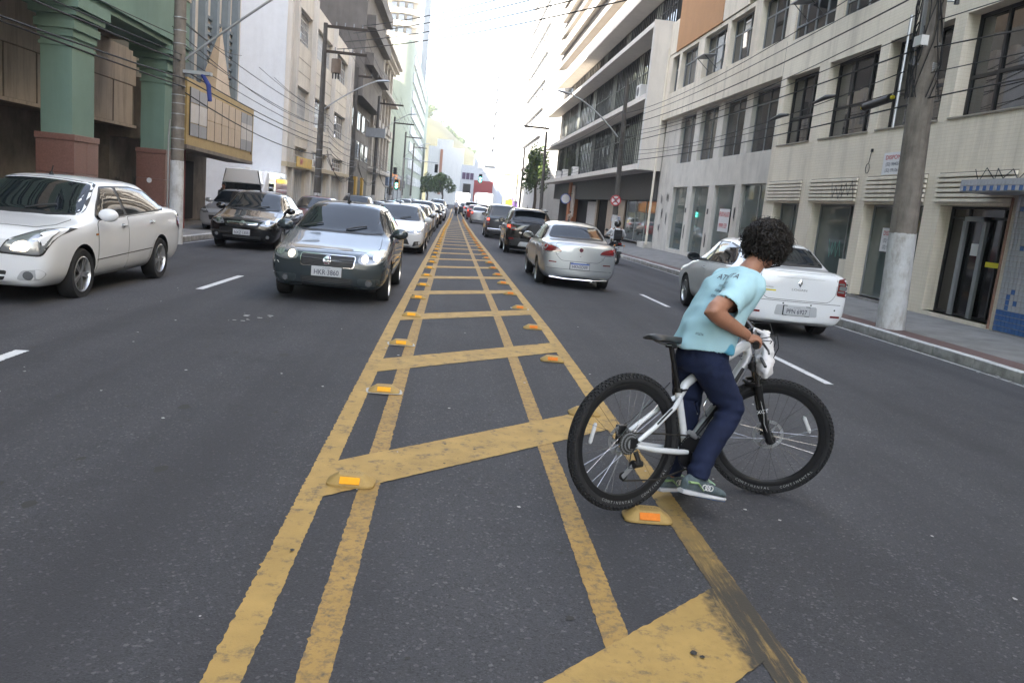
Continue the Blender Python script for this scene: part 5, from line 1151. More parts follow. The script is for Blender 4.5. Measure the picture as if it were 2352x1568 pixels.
# ---- two-box bodies
def hatch_rows(tail=.12):
    def f(s):
        P = s.P; R = s.sedan(); return R
    return f
HAT = dict(W=1.66, H=1.50, wb=2.45, fo=.78, ro=.66, wr=.295, hf=.78, hc=1.0, b1=.95, b2=1.02, tz=1.10, tt=1.02, yc=.84, yw=.16, yb=-1.30, yd=-1.72, yB=-.05, ydlo=-1.45, gw=.72)
SUV = dict(W=1.765, H=1.73, wb=2.521, fo=.80, ro=.66, wr=.335, hf=.92, hc=1.16, b1=1.08, b2=1.17, tz=1.22, tt=1.10, yc=.86, yw=.16, yb=-1.40, yd=-1.76, yB=-.05, ydlo=-1.5, gw=.73, arch=.06, skirt=.30)
c = Car(P_(SUV, name='suv', label='black compact SUV with a spare wheel on its tailgate', loc=at(2.87,31.0), rz=0, paint=BLK, cat='car'))
glazing(c)
tails(c, [(.50,.92),(.66,.90),(.83,.98),(.85,1.08),(.70,1.09),(.52,1.03)], 0); c.mir('lamp_strip', [(.52,.95),(.70,.93),(.72,1.0),(.53,1.0)], 'B', M_CLR, off=.012, rnd_=.01)
c.mir('lit_lamp', [(.72,.98),(.82,1.0),(.83,1.07),(.73,1.07)], 'B', M_TL, off=.013, rnd_=.01)
c.panel('bumper', [(-.80,.35),(.80,.35),(.82,.62),(-.82,.62)], 'B', rnd_=.1, mat=M_PLA); c.decal('skid_plate', [(-.42,.33),(.42,.33),(.34,.50),(-.34,.50)], 'B', M_ALU, off=.010, rnd_=.04); c.mir('bumper_reflector', [(.58,.56),(.76,.56),(.76,.62),(.58,.62)], 'B', M_RED_L, off=.010)
p, n = c.cast((.18,.86), 'B'); b = B(); b.lathe([(0,-.20),(.29,-.19),(.335,-.13),(.34,0),(.2,.02)], (.18,p.y+.02,.86), 'Y', 28); sw = b.build('spare_wheel', M_PLA, c.root, smooth=40)
b = B(); b.add([(.18+.27*cos(a),p.y-.185,.86+.27*sin(a)) for a in [pi+.25+(pi-.5)*k/10 for k in range(11)]], [tuple(range(11))]); b.build('cover_print', pmat('reddish_print', (.35,.08,.05), var=.1), sw)
b = B(); b.box(-.62,.62,c.yr+.22,c.yr+.50,1.655,1.69); b.build('roof_spoiler', BLK, c.root, bevel=.01)
for sx in (-1,1): B().tube([(sx*.57,.2,1.68),(sx*.57,.1,1.74),(sx*.57,-1.1,1.74),(sx*.57,-1.25,1.68)], .016, 6).build('roof_rail', M_ALU, c.root)
c.decal('badge', [(-.40,.80),(-.28,.80),(-.28,.85),(-.40,.85)], 'B', M_CHR, off=.01, rnd_=.02); c.wheels('alloy', w=.21); c.mirrors(.55, 1.16, M_PLA); c.both('cladding', [(1.5,.34),(-1.5,.34),(-1.5,.42),(1.5,.42)], M_PLA, off=.004)
SUVC = c
# ---- pickup with hard top
def pick_rows(s):
    P = s.P; W = P['W']/2; R = s.sedan(); return R
c = Car(dict(name='pickup', label='dark pickup truck with a glazed hard top over its bed', cat='pickup', loc=at(2.78,46.3), rz=0, W=1.835, H=1.93, wb=3.085, fo=.90, ro=1.20, wr=.38, paint=carpaint('paint_graphite', (.05,.055,.065), .5), hf=1.02, hc=1.22, b1=1.14, b2=1.16, tz=1.28, tt=1.18, yc=1.0, yw=.35, yb=-2.30, yd=-2.62, yB=-.25, ydlo=-2.2, gw=.76, arch=.07, skirt=.42))
glazing(c, doors=True); c.mir('tail_lamp', [(.74,.78),(.88,.78),(.88,1.14),(.74,1.14)], 'B', M_RED_L, off=.010, rnd_=.02); c.mir('lamp_lens', [(.75,.86),(.87,.86),(.87,.97),(.75,.97)], 'B', M_CLR, off=.014); c.mir('lit_lamp', [(.75,1.02),(.87,1.02),(.87,1.12),(.75,1.12)], 'B', M_TL, off=.014)
B().box(-.85,.85,c.yr-.12,c.yr+.04,.46,.60).build('step_bumper', M_CHR, c.root, bevel=.02); c.panel('tailgate', [(-.70,.66),(.70,.66),(.70,1.16),(-.70,1.16)], 'B'); c.plate((0,.72), False, 'MSX 4821'); c.wheels('alloy', w=.24); c.mirrors(.7, 1.26, M_PLA)
for sx in (-1,1): B().box(sx*.80-.13, sx*.80+.13, -2.06, -2.04, .18, .60).build('mud_flap', M_PLA, c.root)
# ---- generic traffic further off: copies of a hatchback and of sedans in other colours
def recolour(rootobj, frm, to):
    done = {}
    for o in rootobj.children_recursive:
        if o.type == 'MESH' and any(sl.material == frm for sl in o.material_slots):
            if o.data not in done:
                d = o.data.copy(); done[o.data] = d
                for i, m in enumerate(d.materials):
                    if m == frm: d.materials[i] = to
            o.data = done[o.data]
def clone(car, label, x, y, rz, paint=None, up=0, name=None, cat=None, group='cars queued in the street'):
    r = copy_tree(car.root); r.location = at(x, y, up); r.rotation_euler = (0,0,rz); r['label'] = label; r['group'] = group
    if name: r.name = name
    if paint: recolour(r, car.P['paint'], paint)
    return r
c = Car(P_(HAT, name='hatchback', label='silver hatchback with a red roof of glass behind the far motorcycle', loc=at(2.4,71.5), rz=0, paint=carpaint('paint_light_silver', (.5,.51,.53), .5), group='cars queued in the street'))
glazing(c); c.root['label'] = 'small silver hatchback seen from behind beside the far motorcycle'
tails(c, [(.62,.78),(.78,.80),(.80,1.05),(.70,1.18),(.60,1.0)], 0); c.mir('lit_lamp', [(.66,.85),(.77,.86),(.78,1.0),(.66,1.0)], 'B', M_TL, off=.013); c.panel('bumper', [(-.74,.28),(.74,.28),(.78,.55),(-.78,.55)], 'B'); c.mir('headlamp', [(.42,.66),(.62,.64),(.78,.74),(.80,.86),(.60,.80)], 'F', M_CLR, off=.008, rnd_=.04)
c.decal('grille', [(-.40,.42),(.40,.42),(.44,.58),(-.44,.58)], 'F', M_PLA, off=.006, rnd_=.03); c.wheels('cap'); c.mirrors(.56, 1.02); HATC = c
pr_ = carpaint('paint_dark_red', (.12,.012,.015)); pd = carpaint('paint_dark_grey', (.05,.052,.055), .4); ps = carpaint('paint_light_silver', (.5,.51,.53)); pw = WHT; pb2 = BLK
clone(HATC, 'dark red hatchback behind the black sedan on the left', -5.2, 31.2, pi, pr_)
clone(HATC, 'parked silver hatchback half hidden beside the black sedan', -7.95, 30.4, pi, ps, .0)
clone(SUVC, 'dark SUV in the left lane under the second concrete pole', -5.15, 43.5, pi, pd)
COR = COROLLA
clone(HATC, 'dark grey hatchback following the white slit-lamp sedan', -1.7, 33.2, pi, pd)
clone(HATC, 'silver hatchback third behind the dark grey sedan', -1.75, 39.8, pi, ps)
clone(SUVC, 'white SUV tall in the queue beside the yellow median', -1.8, 47.0, pi, pw)
clone(COR, 'black sedan in the queue behind the white SUV', -1.75, 54.2, pi, pb2)
clone(HATC, 'dark hatchback far down the queue beside the median', -1.6, 62.0, pi, pd)
clone(COR, 'silver sedan far down the queue beside the median', -1.5, 70, pi, ps); clone(SUVC, 'black SUV at the tail of the inner queue', -1.5, 79, pi, pb2)
clone(COR, 'white sedan in the left lane behind the dark SUV', -5.1, 53, pi, pw); clone(HATC, 'silver hatchback in the left lane beyond the white sedan', -5.0, 62, pi, ps)
clone(COR, 'dark grey sedan in the left lane under the lamp arm', -5.0, 71, pi, pd); clone(HATC, 'white hatchback far up the left lane', -4.9, 82, pi, pw); clone(COR, 'last silver sedan up the left lane', -4.8, 94, pi, ps)
clone(HATC, 'red hatchback far ahead in the right lane', 2.2, 80.5, 0, carpaint('paint_red', (.35,.02,.02))); clone(SUVC, 'white SUV with red tail lamps ahead of the red hatchback', 2.0, 90, 0, pw)
clone(COR, 'dark sedan far ahead beside the officer', 1.55, 102, 0, pd)
# ---- van, coach, box truck
def boxy(name, label, cat, x, y, rz, W, L, H, paint, wr, glassy):
    r = root(name, label, cat, at(x, y), rz, None, local=True); hw = W/2; b = B(); rings = []
    prof = [(-L/2,.35,.86,.95),(-L/2+.08,.30,.97,.99),(-L/2+.3,.28,1,1),(L/2-1.3,.28,1,1),(L/2-1.0,.28,1,.985),(L/2-.42,.30,.985,.70 if glassy == 'van' else .98),(L/2-.05,.34,.96,.47 if glassy == 'van' else .96),(L/2,.42,.90,.40 if glassy == 'van' else .90)]
    for yy, zb, w, h in prof:
        x_, z_ = hw*w, H*h; rr = .16; rings.append([(x_*.94,yy,zb),(x_,yy,zb+.1),(x_,yy,z_*.55),(x_*.985,yy,z_-rr*1.4),(x_*.93,yy,z_-rr*.35),(x_*.82,yy,z_),(-x_*.82,yy,z_),(-x_*.93,yy,z_-rr*.35),(-x_*.985,yy,z_-rr*1.4),(-x_,yy,z_*.55),(-x_,yy,zb+.1),(-x_*.94,yy,zb)])
    b.loft(rings); b.build('body', paint, r, smooth=35)
    tb = B(); tb.lathe([(wr*.6,-.11),(wr*.93,-.11),(wr,-.07),(wr,.07),(wr*.93,.11),(wr*.6,.11)], (0,0,0), 'X', 24)
    me = tb.build('wheel', M_RUB, smooth=40); hb = B(); hb.lathe([(0,.09),(wr*.3,.10),(wr*.62,.06)], (0,0,0), 'X', 16); hm = hb.build('rim', M_RIM, smooth=40)
    for ya in (L/2-.95, -L/2+1.1):
        for sx in (-1,1):
            o = mkobj('wheel', me.data, r); o.location = (sx*(hw-.1), ya, wr); o.rotation_euler = (0,0,0 if sx > 0 else pi); mkobj('rim', hm.data, o)
    bpy.data.objects.remove(me); bpy.data.objects.remove(hm); return r
M_VW = carpaint('paint_van_white', (.80,.80,.80)); M_VR = carpaint('paint_van_red', (.25,.015,.02))
v = boxy('van', 'white and red high-roof van parked at the side street mouth', 'van', -9.9, 41.2, pi, 2.0, 5.6, 2.55, M_VW, .34, 'van')
L = 5.6; ws = B(); ws.add([(-.86,L/2-.30,1.30),(.86,L/2-.30,1.30),(.80,L/2-.72,2.02),(-.80,L/2-.72,2.02)], [(0,1,2,3)]); 
b = B(); b.box(-.88,.88,L/2-.06,L/2+.02,1.22,1.85); b.build('windscreen', M_CGL, v, bevel=.01); b = B(); b.prism([(-.90,1.87),(.90,1.87),(.76,2.52),(-.76,2.52)], 'Y', L/2-1.0, L/2-.015); b.build('roof_cap', M_VW, v, bevel=.03)
for sx in (-1,1): B().tube([(sx*.85,L/2-.01,1.88),(sx*.72,L/2-.01,2.48)], .022, 6).build('pillar_trim', M_PLA, v)
for sx in (-1,1):
    B().box(sx*.985,sx*1.004,-L/2+.3,.1,.5,2.2).build('red_side', M_VR, v); B().box(sx*.985,sx*1.006,.6,1.7,1.35,1.95).build('side_window', M_CGL, v); B().box(sx*1.005,sx*1.18,L/2-.95,L/2-.85,1.2,1.55).build('wing_mirror', M_PLA, v)
B().box(-.1,.1,L/2-1.2,L/2-1.0,2.5,2.62).build('roof_vent', M_WHITE, v)
k_ = boxy('coach', 'white coach seen from behind far up the right lane', 'bus', 4.4, 122, 0, 2.5, 11, 3.1, M_VW, .48, 'bus')
B().box(-1.0,1.0,-5.54,-5.49,1.35,2.75).build('rear_window', M_VW, k_); B().box(-.75,.75,-5.57,-5.53,1.05,1.35).build('rear_vent', M_PLA, k_); B().box(-1.15,-.95,-5.56,-5.5,.6,1.0).build('tail_lamp', M_TL, k_); B().box(.95,1.15,-5.56,-5.5,.6,1.0).build('tail_lamp', M_TL, k_)
k_ = boxy('box_truck', 'white box truck ahead of the traffic officer', 'truck', 1.4, 130, 0, 2.3, 6, 2.9, M_VW, .42, 'bus'); B().box(-.02,.02,-3.05,-2.99,.6,2.7).build('door_seam', M_PLA, k_)
# ------------------------------------------------------------------ road studs
M_STUD = pmat('stud_yellow', (.40,.265,.09), rough=.7, var=.2, vscale=14, grime=.4, gcol=(.16,.11,.06), gscale=(6,6,6)); M_REF = pmat('amber_reflector', (.90,.40,.02), rough=.45, var=.08, vscale=30, spec=.2); M_REFO = pmat('orange_reflector', (.72,.20,.02), rough=.45, var=.1, vscale=30, spec=.2); M_GLUE = pmat('stud_glue', (.45,.44,.42), rough=.9, var=.15, vscale=20)
sb = B(); ring = lambda hx, hy, z, k=12: [(hx*(abs(cos(a))**.42)*(1 if cos(a) >= 0 else -1), hy*(abs(sin(a))**.42)*(1 if sin(a) >= 0 else -1), z) for a in [2*pi*i/20 for i in range(20)]]
sb.loft([ring(.125,.074,0), ring(.125,.074,.010), ring(.120,.070,.016), ring(.068,.042,.051), ring(.064,.039,.054)])
stud_me = sb.build('stud_body', M_STUD, smooth=32).data
def refl(sg):
    b = B(); b.obox((0, sg*.0605, .033), (.052,0,0), (0,-sg*.012,.015), (0,sg*.0025,.002)); return b
refs = [refl(s_).build('reflector', M_REF, bevel=.002).data for s_ in (-1,1)]; refs_o = [refl(s_).build('reflector', M_REFO, bevel=.002).data for s_ in (-1,1)]
glu = B(); glu.add([(x*(.145+.006*sin(5*i)), y*(.092+.006*cos(3*i)), .0035) for i, (x, y, _) in enumerate(ring(1,1,0))], [tuple(range(20))]); glue_me = glu.build('glue_pad', M_GLUE, fix=False).data
for o in [o for o in bpy.data.objects if o.data in (stud_me, glue_me, *refs, *refs_o)]: bpy.data.objects.remove(o)
ORD = 'nearest second third fourth fifth sixth seventh eighth ninth tenth eleventh twelfth thirteenth fourteenth fifteenth sixteenth'.split()
for side, x0, y00, rf, nm in ((-1,-.43,4.14,refs,'left'),(1,1.155,3.90,refs_o,'right')):
    for k in range(36):
        y = y00+2.062*k; x = x0+(ip(y, NAR) if side < 0 else -.6*ip(y, NAR)); 
        lab = '%s yellow road stud from the camera in the %s row' % (ORD[k], nm) if k < 16 else 'small distant yellow road stud in the %s row of the median' % nm
        if side > 0 and k == 0: lab = 'yellow road stud under the rear tyre of the bicycle'
        if side > 0 and k == 1: lab = 'yellow road stud seen through the rear wheel of the bicycle'
        r = root('road_stud', lab, 'road stud', (x, y, gr(y)+.006), rnd.uniform(-.05,.05), 'road studs along the %s yellow line' % nm, local=True)
        if k == 0: r.scale = (1.04,1.04,1.05)
        mkobj('stud_body', stud_me, r)
        for m in rf: mkobj('reflector', m, r)
        if (k in (1,2) and side < 0) or rnd.random() < .25: mkobj('glue_pad', glue_me, r).location = (0,0,0)
        if k < 2:
            t = B(); put_text(t, 'ROTA', (.004,.002,.0572), (1,0,0), (0,1,0), .032, .002, 1.05); t.build('lettering', pmat('embossed_letter', (.22,.15,.06), var=0), r, fix=False)
# ------------------------------------------------------------------ poles, lamps, wires
M_CONC = pmat('pole_concrete', (.20,.175,.15), rough=.9, var=.25, vscale=4, grime=.9, gcol=(.06,.055,.05), gscale=(3,3,.35), coords='World', bump=.5, bscale=22)
M_CONCD = pmat('dark_pole_concrete', (.085,.078,.07), rough=.9, var=.25, vscale=3, grime=.5, gscale=(3,3,.4), coords='World', bump=.4, bscale=22)
M_LIME = pmat('limewash', (.55,.55,.55), rough=.95, var=.1, vscale=5, grime=.8, gcol=(.20,.16,.12), gscale=(3,3,1.2), coords='World', bump=.7, bscale=26)
M_STEEL = pmat('galvanised', (.38,.39,.40), rough=.45, metal=.6, var=.1); M_WIRE = pmat('cable', (.018,.018,.02), rough=.7, var=0); M_WOODX = pmat('crossarm', (.05,.04,.033), rough=.9, var=.2)
def pole(lab, x, y, h, r0, r1, zw=1.8, lean=(0,0), mat=None, name='utility_pole', zb=None):
    z0 = gl(x, y)+.10 if zb is None else zb; p = root(name, lab, 'pole', (x, y, z0)); P = lambda t: (x+lean[0]*t, y+lean[1]*t, z0-.1+t*(h+.1)); tw = zw/h
    n = 10; rr = lambda t: r0+(r1-r0)*t
    B().tube([P(tw+(1-tw)*i/n) for i in range(n+1)], [rr(tw+(1-tw)*i/n) for i in range(n+1)], 18).build('shaft', mat or M_CONC, p, smooth=50)
    if zw:
        b = B(); b.tube([P(tw*i/8) for i in range(9)], [rr(tw*i/8)+.006 for i in range(9)], 40); q = random.Random(int(y*10))
        b.v = [(a, b_, c+(q.uniform(-.014,.014) if abs(c-P(tw)[2]) < .01 else 0)) for a, b_, c in b.v]
        b.build('limewash', M_LIME, p, smooth=50)
    return p, P
def wire(a, b, sag=.3, r=.011, lab=None, n=12, grp='overhead cables'):
    a, b = Vector(a), Vector(b); pts = [a.lerp(b, i/n)-Vector((0,0,sag*4*(i/n)*(1-i/n))) for i in range(n+1)]
    c = (a+b)/2; return B().tube(pts, r, 5).build('overhead_cable', M_WIRE, None, label=lab or 'thin black overhead cable strung between the poles', cat='cable', group=grp, loc=tuple(a))
def straps(p, x, y, zs_, r):
    for z in zs_: B().lathe([(r,-.012),(r+.004,-.012),(r+.004,.012),(r,.012)], (x,y,z), 'Z', 16).build('strap', M_STEEL, p)
# right near pole
RPX, RPY = 8.05, 13.6
p, P = pole('thick concrete pole with whitewashed foot on the right pavement', RPX, RPY, 10.2, .235, .155, 1.80, (-.46, 0), zb=gl(7.8,RPY)+.14); RX = lambda z: RPX-.46*(z/10.2)
straps(p, RX(4.35), RPY, [4.30+.03*k for k in range(10)], .195); straps(p, RX(4.8), RPY, [4.75+.03*k for k in range(6)], .19)
for k in range(12):
    q = random.Random(k); a = q.uniform(2.2, 5.2); B().tube([(RX(4.0+t*.3)+(.225+.05*abs(sin(t*.9+k)))*cos(a+.5*sin(t*.7+k)), RPY+(.225+.05*abs(sin(t*.9+k)))*sin(a+.5*sin(t*.7+k)), 4.0+.3*t) for t in range(11)], .010, 5).build('pole_cable', M_WIRE, p)
for z, a in ((4.75,2.6),(5.0,3.4)):
    B().tube([(RX(z)-.26+.0*k, RPY-.1+.16*cos(2*pi*k/16), z+.24*sin(2*pi*k/16)) for k in range(17)], .012, 5).build('cable_coil', M_WIRE, p)
B().tube([(RX(5.0)-.15,RPY,4.95),(RX(5.5)-.55,12.9,5.6),(RX(5.5)-1.1,13.0,6.1)], .035, 8).build('lamp_arm', M_STEEL, p)
for k, (z, dx, dy) in enumerate(((5.75,-.32,-.1),(6.15,-.3,.05),(5.55,.3,-.15),(4.5,-.3,-.12))):
    B().cyl((RX(z)+dx,RPY+dy,z),(RX(z)+dx,RPY+dy,z+.16),.045,.03,8).build('insulator', M_BLK, p); B().tube([(RX(z),RPY,z+.05),(RX(z)+dx,RPY+dy,z+.05)], .018, 6).build('insulator_arm', M_STEEL, p)
B().box(RX(5.0)-.30,RX(5.0)-.17,RPY-.28,RPY-.05,4.82,4.98).build('splice_box', M_WHITE, p)
cl = root('cable_closure', 'black cylindrical splice case hanging on the cables before the beige wall', 'splice case', (7.5,14.6,4.0)); B().tube([(7.8,14.5,4.12),(7.8,15.4,4.06)], .075, 12).build('case', M_PLA, cl, smooth=40)
for yy, zz in ((14.43,4.13),(15.47,4.055)): B().tube([(7.8,yy-.03,zz),(7.8,yy+.03,zz)], .035, 8).build('yellow_cap', pmat('yellow_vinyl', (.7,.6,.03)), cl)
# right second pole with lamp
p, P = pole('concrete pole with curved lamp and no-stopping sign before the slab building', 8.22, 40.0, 8.5, .15, .09, 1.95, (-.2, 0), M_CONCD)
def lamp(p, base, tip, head_dir, up=.6, r=.035, hl=.75, mat=None):
    base, tip = Vector(base), Vector(tip); mid = base.lerp(tip, .55)+Vector((0,0,up*.5)); pts = [base*(1-t)**2+mid*2*t*(1-t)+tip*t*t for t in [i/10 for i in range(11)]]
    B().tube(pts, r, 8).build('lamp_arm', mat or M_STEEL, p, smooth=50); d = Vector(head_dir).normalized(); b = B(); rings = []
    sd = d.cross(Vector((0,0,1))).normalized(); u_ = sd.cross(d)
    for t, w, h in ((0,.05,.05),(.15,.10,.07),(.5,.16,.08),(.85,.15,.06),(1,.06,.02)):
        c = tip+d*hl*t; rings.append([c+sd*w*cos(a)+u_*h*max(sin(a),-.35) for a in [2*pi*k/12 for k in range(12)]])
    b.loft(rings); b.build('lamp_head', M_STEEL, p, smooth=50)
lamp(p, (7.86,40,5.3), (5.35,40,7.07), (-1,0,.18), .9)
sg = B(); sg.lathe([(0,-.012),(.27,-.012),(.27,.012),(0,.012)], (8.08,39.80,2.2), 'Y', 28); sn = root('road_sign', 'round no-stopping sign with red cross on the concrete pole', 'sign', (8.08,39.8,2.2)); sg.build('plate', pmat('sign_white', (.68,.67,.66), rough=.4, var=.04), sn, smooth=40)
rb = B(); rb.lathe([(.215,-.004),(.27,-.004),(.27,.0),(.215,.0)], (8.08,39.785,2.2), 'Y', 28); 
for a in (pi/4, -pi/4): rb.obox((8.08,39.784,2.2), (.215*cos(a),0,.215*sin(a)), (0,.002,0), (-.028*sin(a),0,.035*cos(a)))
rb.build('red_ring', M_TXR, sn); t = B(); put_text(t, 'E', (8.08,39.778,2.2), (1,0,0), (0,0,1), .28, .01, 1); t.build('lettering', M_TXK, sn, fix=False); B().lathe([(.145,-.04),(.15,-.04),(.15,.04),(.145,.04)], (8.09,40.0,2.3), 'Z', 16).build('clamp', M_STEEL, sn)
# far right pole with crossarm
p, P = pole('leaning pole with long crossarm beyond the slab building', 7.7, 70, 8.4, .17, .10, 1.5, (-.2,0), M_CONCD); B().box(5.5,7.7,69.9,70.05,8.1,8.25).build('crossarm', M_WOODX, p)
for k in range(4): B().cyl((5.7+.55*k,70,8.25),(5.7+.55*k,70,8.42),.035,.03,6).build('insulator', M_GREYP, p)
p, P = pole('far pole at the end of the right pavement', 7.9, 96, 8.6, .15, .10, 1.4, (0,0), M_CONC); lamp(p, (7.9,96,6.8), (5.2,96,8.0), (-1,0,.1), .5)
# left poles
p, P = pole('concrete pole with whitewashed foot in front of the green columns', -6.92, 20.7, 10, .165, .115, 2.05, (-.0,0), M_CONC, zb=gl(-7,20.7)+.1)
straps(p, -6.92, 20.7, [2.1,2.35,2.6,2.62,2.95,3.2,3.4,3.62,4.6,4.9,5.2], .155); B().tube([(-7.1,20.6,.1),(-7.1,20.6,2.4),(-7.07,20.6,2.8)], .022, 6).build('conduit', M_STEEL, p)
lamp(p, (-6.8,20.7,4.25), (-4.4,20.7,6.15), (1,0,.55), .1, .03); B().box(-6.8,-6.15,20.6,20.8,3.93,4.01).build('cable_bracket', M_STEEL, p)
B().tube([(-6.35,20.65,3.95),(-6.18,20.6,3.7),(-6.13,20.58,3.32)], [.05,.06,.05], 8).build('blue_splice', pmat('blue_tape', (.03,.05,.22), var=.1), p)
LP = {}
for i, (y, lab) in enumerate([(44.0,'tall dark pole with two crossarms and a transformer before the white building'),(57.8,'second dark pole along the left kerb'),(74,'third dark pole along the left kerb with a grey cabinet'),(93,'fourth pole along the left kerb with a single crossarm'),(114,'fifth pole along the left kerb with a lamp'),(137,'last thin pole on the left before the traffic lights')]):
    p, P = pole(lab, -7.35, y, 10.3, .20 if i == 0 else .17, .105, 1.65, (0,0), M_CONCD); LP[i] = p
    zs2 = (9.7,8.45) if i == 0 else (9.2,)
    for z in zs2:
        B().box(-7.45,-5.15 if i != 1 else -6.3,y-.06,y+.06,z-.07,z+.07).build('crossarm', M_WOODX, p)
        for k in range(4): B().cyl((-6.8+.45*k,y,z+.07),(-6.8+.45*k,y,z+.25),.035,.03,6).build('insulator', M_GREYP, p)
    straps(p, -7.35, y, [2.0,2.4,3.0,3.4], .175)
    if i in (0,2,4): lamp(p, (-7.25,y,5.5 if i == 0 else 6.6), (-4.6,y,7.2 if i == 0 else 8.5), (1,0,.12), .5, .035)
B().cyl((-6.7,44,7.4),(-6.7,44,8.1),.26,.26,14).build('transformer', pmat('rusty_transformer', (.16,.12,.09), var=.2), LP[0])
for dx in (-.15,.0,.15): B().cyl((-6.7+dx,43.95,7.1),(-6.7+dx,43.95,7.4),.04,.05,6).build('bushing', M_BLK, LP[0])
B().box(-8.3,-6.6,73.7,74.2,6.2,7.0).build('cabinet', M_GREYP, LP[2]); B().cyl((-6.9,92.9,3.5),(-6.9,92.9,4.3),.22,.22,12).build('transformer', M_BLK, LP[3])
# cables
PN = {-16:'the near left edge', 20.7:'the pole before the green columns', 44:'the tall transformer pole', 57.8:'the second dark left pole', 74:'the third dark left pole', 93:'the fourth left pole', 114:'the fifth left pole', 137:'the last left pole'}
def span(a, b): return 'black cable sagging from %s to %s' % (PN[a], PN[b])
q = random.Random(31)
ys_ = [-16, 20.7, 44, 57.8, 74, 93, 114, 137]
for k in range(7):
    z = 3.7+.29*k; x = -6.75-.05*k
    for a, b in zip(ys_, ys_[1:]):
        if a < 0 and k > 4: continue
        wire((x+q.uniform(-.1,.1), a, z+q.uniform(-.1,.1)+gr(a)), (x+q.uniform(-.1,.1), b, z+q.uniform(-.1,.1)+gr(b)), q.uniform(.12,.55), .017 if k < 3 else .011, span(a, b), grp='cables on the left')
for a, b in ((44,57.8),(57.8,74),(74,93),(93,114)):
    for k in range(3): wire((-6.95,a,3.0+.2*k),(-7.05,b,2.9+.2*k), .9+.3*k, .014, span(a, b).replace('sagging', 'looping low'), grp='cables on the left')
for k in range(4): 
    for a, b in zip(ys_[2:], ys_[3:]): wire((-6.8+.45*k,a,9.9),(-6.8+.45*k,b,9.4), .3, .010, span(a, b).replace('sagging', 'strung high'), grp='cables on the left')
for k in range(3): wire((-9.2,35+3*k,6.5),(-6.9,44 if k else 20.7,5.2), .2, .010, 'thin service cable running from the marquee building to the left poles', grp='cables on the left')
for k, (z1, z2) in enumerate([(9.42,7.5),(9.05,7.2),(8.6,6.9),(8.2,6.55)]):
    wire((-5.5-.4*k,44,z1*1.05),(RX(7)-.1,RPY,z2*1.05), .45, .020, 'black cable crossing high over the street', grp='cables across the street')
for k in range(9):
    z1, z2 = 3.9+.32*k, 4.1+.30*k; wire((RX(z1)-.1+q.uniform(-.1,.1),RPY,z1),(7.98+q.uniform(-.1,.1),40,z2*.96+.2), q.uniform(.15,.5), .015 if k % 3 == 0 else .010, 'black cable between the thick right pole and the lamp pole', grp='cables on the right')
for k in range(7):
    z1 = 4.0+.42*k; wire((RX(z1),RPY,z1),(7.6,-14,z1+q.uniform(-.2,.9)), q.uniform(.2,.6), .013 if k % 2 == 0 else .009, 'black cable leaving the thick right pole towards the right edge', grp='cables on the right')
for k in range(7): wire((7.98,40,4.3+.45*k),(7.6,70,4.2+.5*k), q.uniform(.2,.6), .010, 'black cable between the right lamp pole and the leaning far pole', grp='cables on the right')
for k in range(5): wire((7.6,70,4.4+.6*k),(7.9,96,4.5+.6*k), .3, .010, 'black cable beyond the leaning pole on the right', grp='cables on the right')
for (y0, z0) in ((16.8,4.45),(19.2,4.30)): 
    b = root('cable_splice', ('black cable splice nearest the pole on the right' if y0 < 17 else 'black cable splice farther from the pole on the right'), 'splice', (7.5,y0,z0)); B().tube([(7.85,y0,z0),(7.86,y0+.5,z0+.03),(7.87,y0+1.1,z0-.02)], [.03,.055,.03], 8).build('sleeve', M_PLA, b, smooth=50)
# traffic lights
M_GRN = pmat('green_signal', (.1,.8,.6), emis=(.12,1,.72), es=3, var=0)
def signal(lab, x, y, z, pole_x, lit=True):
    s_ = root('traffic_light', lab, 'traffic light', (x, y, z)); B().box(x-.2,x+.2,y,y+.25,z,z+1.0).build('housing', M_BLK, s_, bevel=.03)
    for k in range(3):
        b = B(); b.lathe([(0,-.03),(.11,-.02),(.13,.0)], (x,y-.01,z+.2+.3*k), 'Y', 14); b.build('lens', M_GRN if lit and k < 2 else M_DARK, s_, smooth=40)
    B().tube([(x,y+.12,z+.5),(x+.1,y+.12,z+1.15),(pole_x,y+.12,z+1.3)], .05, 8).build('arm', M_STEEL, s_)
    B().tube([(pole_x,y+.12,gr(y)),(pole_x,y+.12,z+1.4)], .07, 8).build('post', M_STEEL, s_)
signal('green traffic light hanging over the right carriageway', 2.95, 96, 3.6, 7.4); signal('unlit traffic light hanging over the left carriageway', -2.4, 98, 4.3, -6.4, False)
signal('small green traffic light on the left kerb', -6.3, 88, 1.9, -6.6)
# shop plates on the right
so_ = root('hanging_sign', 'round white hanging sign beside the orange pier', 'sign', (9.9,70.5,2.4)); b = B(); b.lathe([(0,-.03),(.45,-.03),(.45,.03),(0,.03)], (9.8,70.3,2.4), 'Y', 20); b.build('disc', pmat('sign_white', (.68,.67,.66)), so_); b = B(); b.lathe([(.38,-.035),(.45,-.035),(.45,-.031),(.38,-.031)], (9.8,70.3,2.4), 'Y', 20); b.build('rim', M_PLATEB, so_); B().tube([(9.8,70.3,2.85),(10.5,70.3,2.9)], .02, 6).build('bracket', M_BLK, so_)
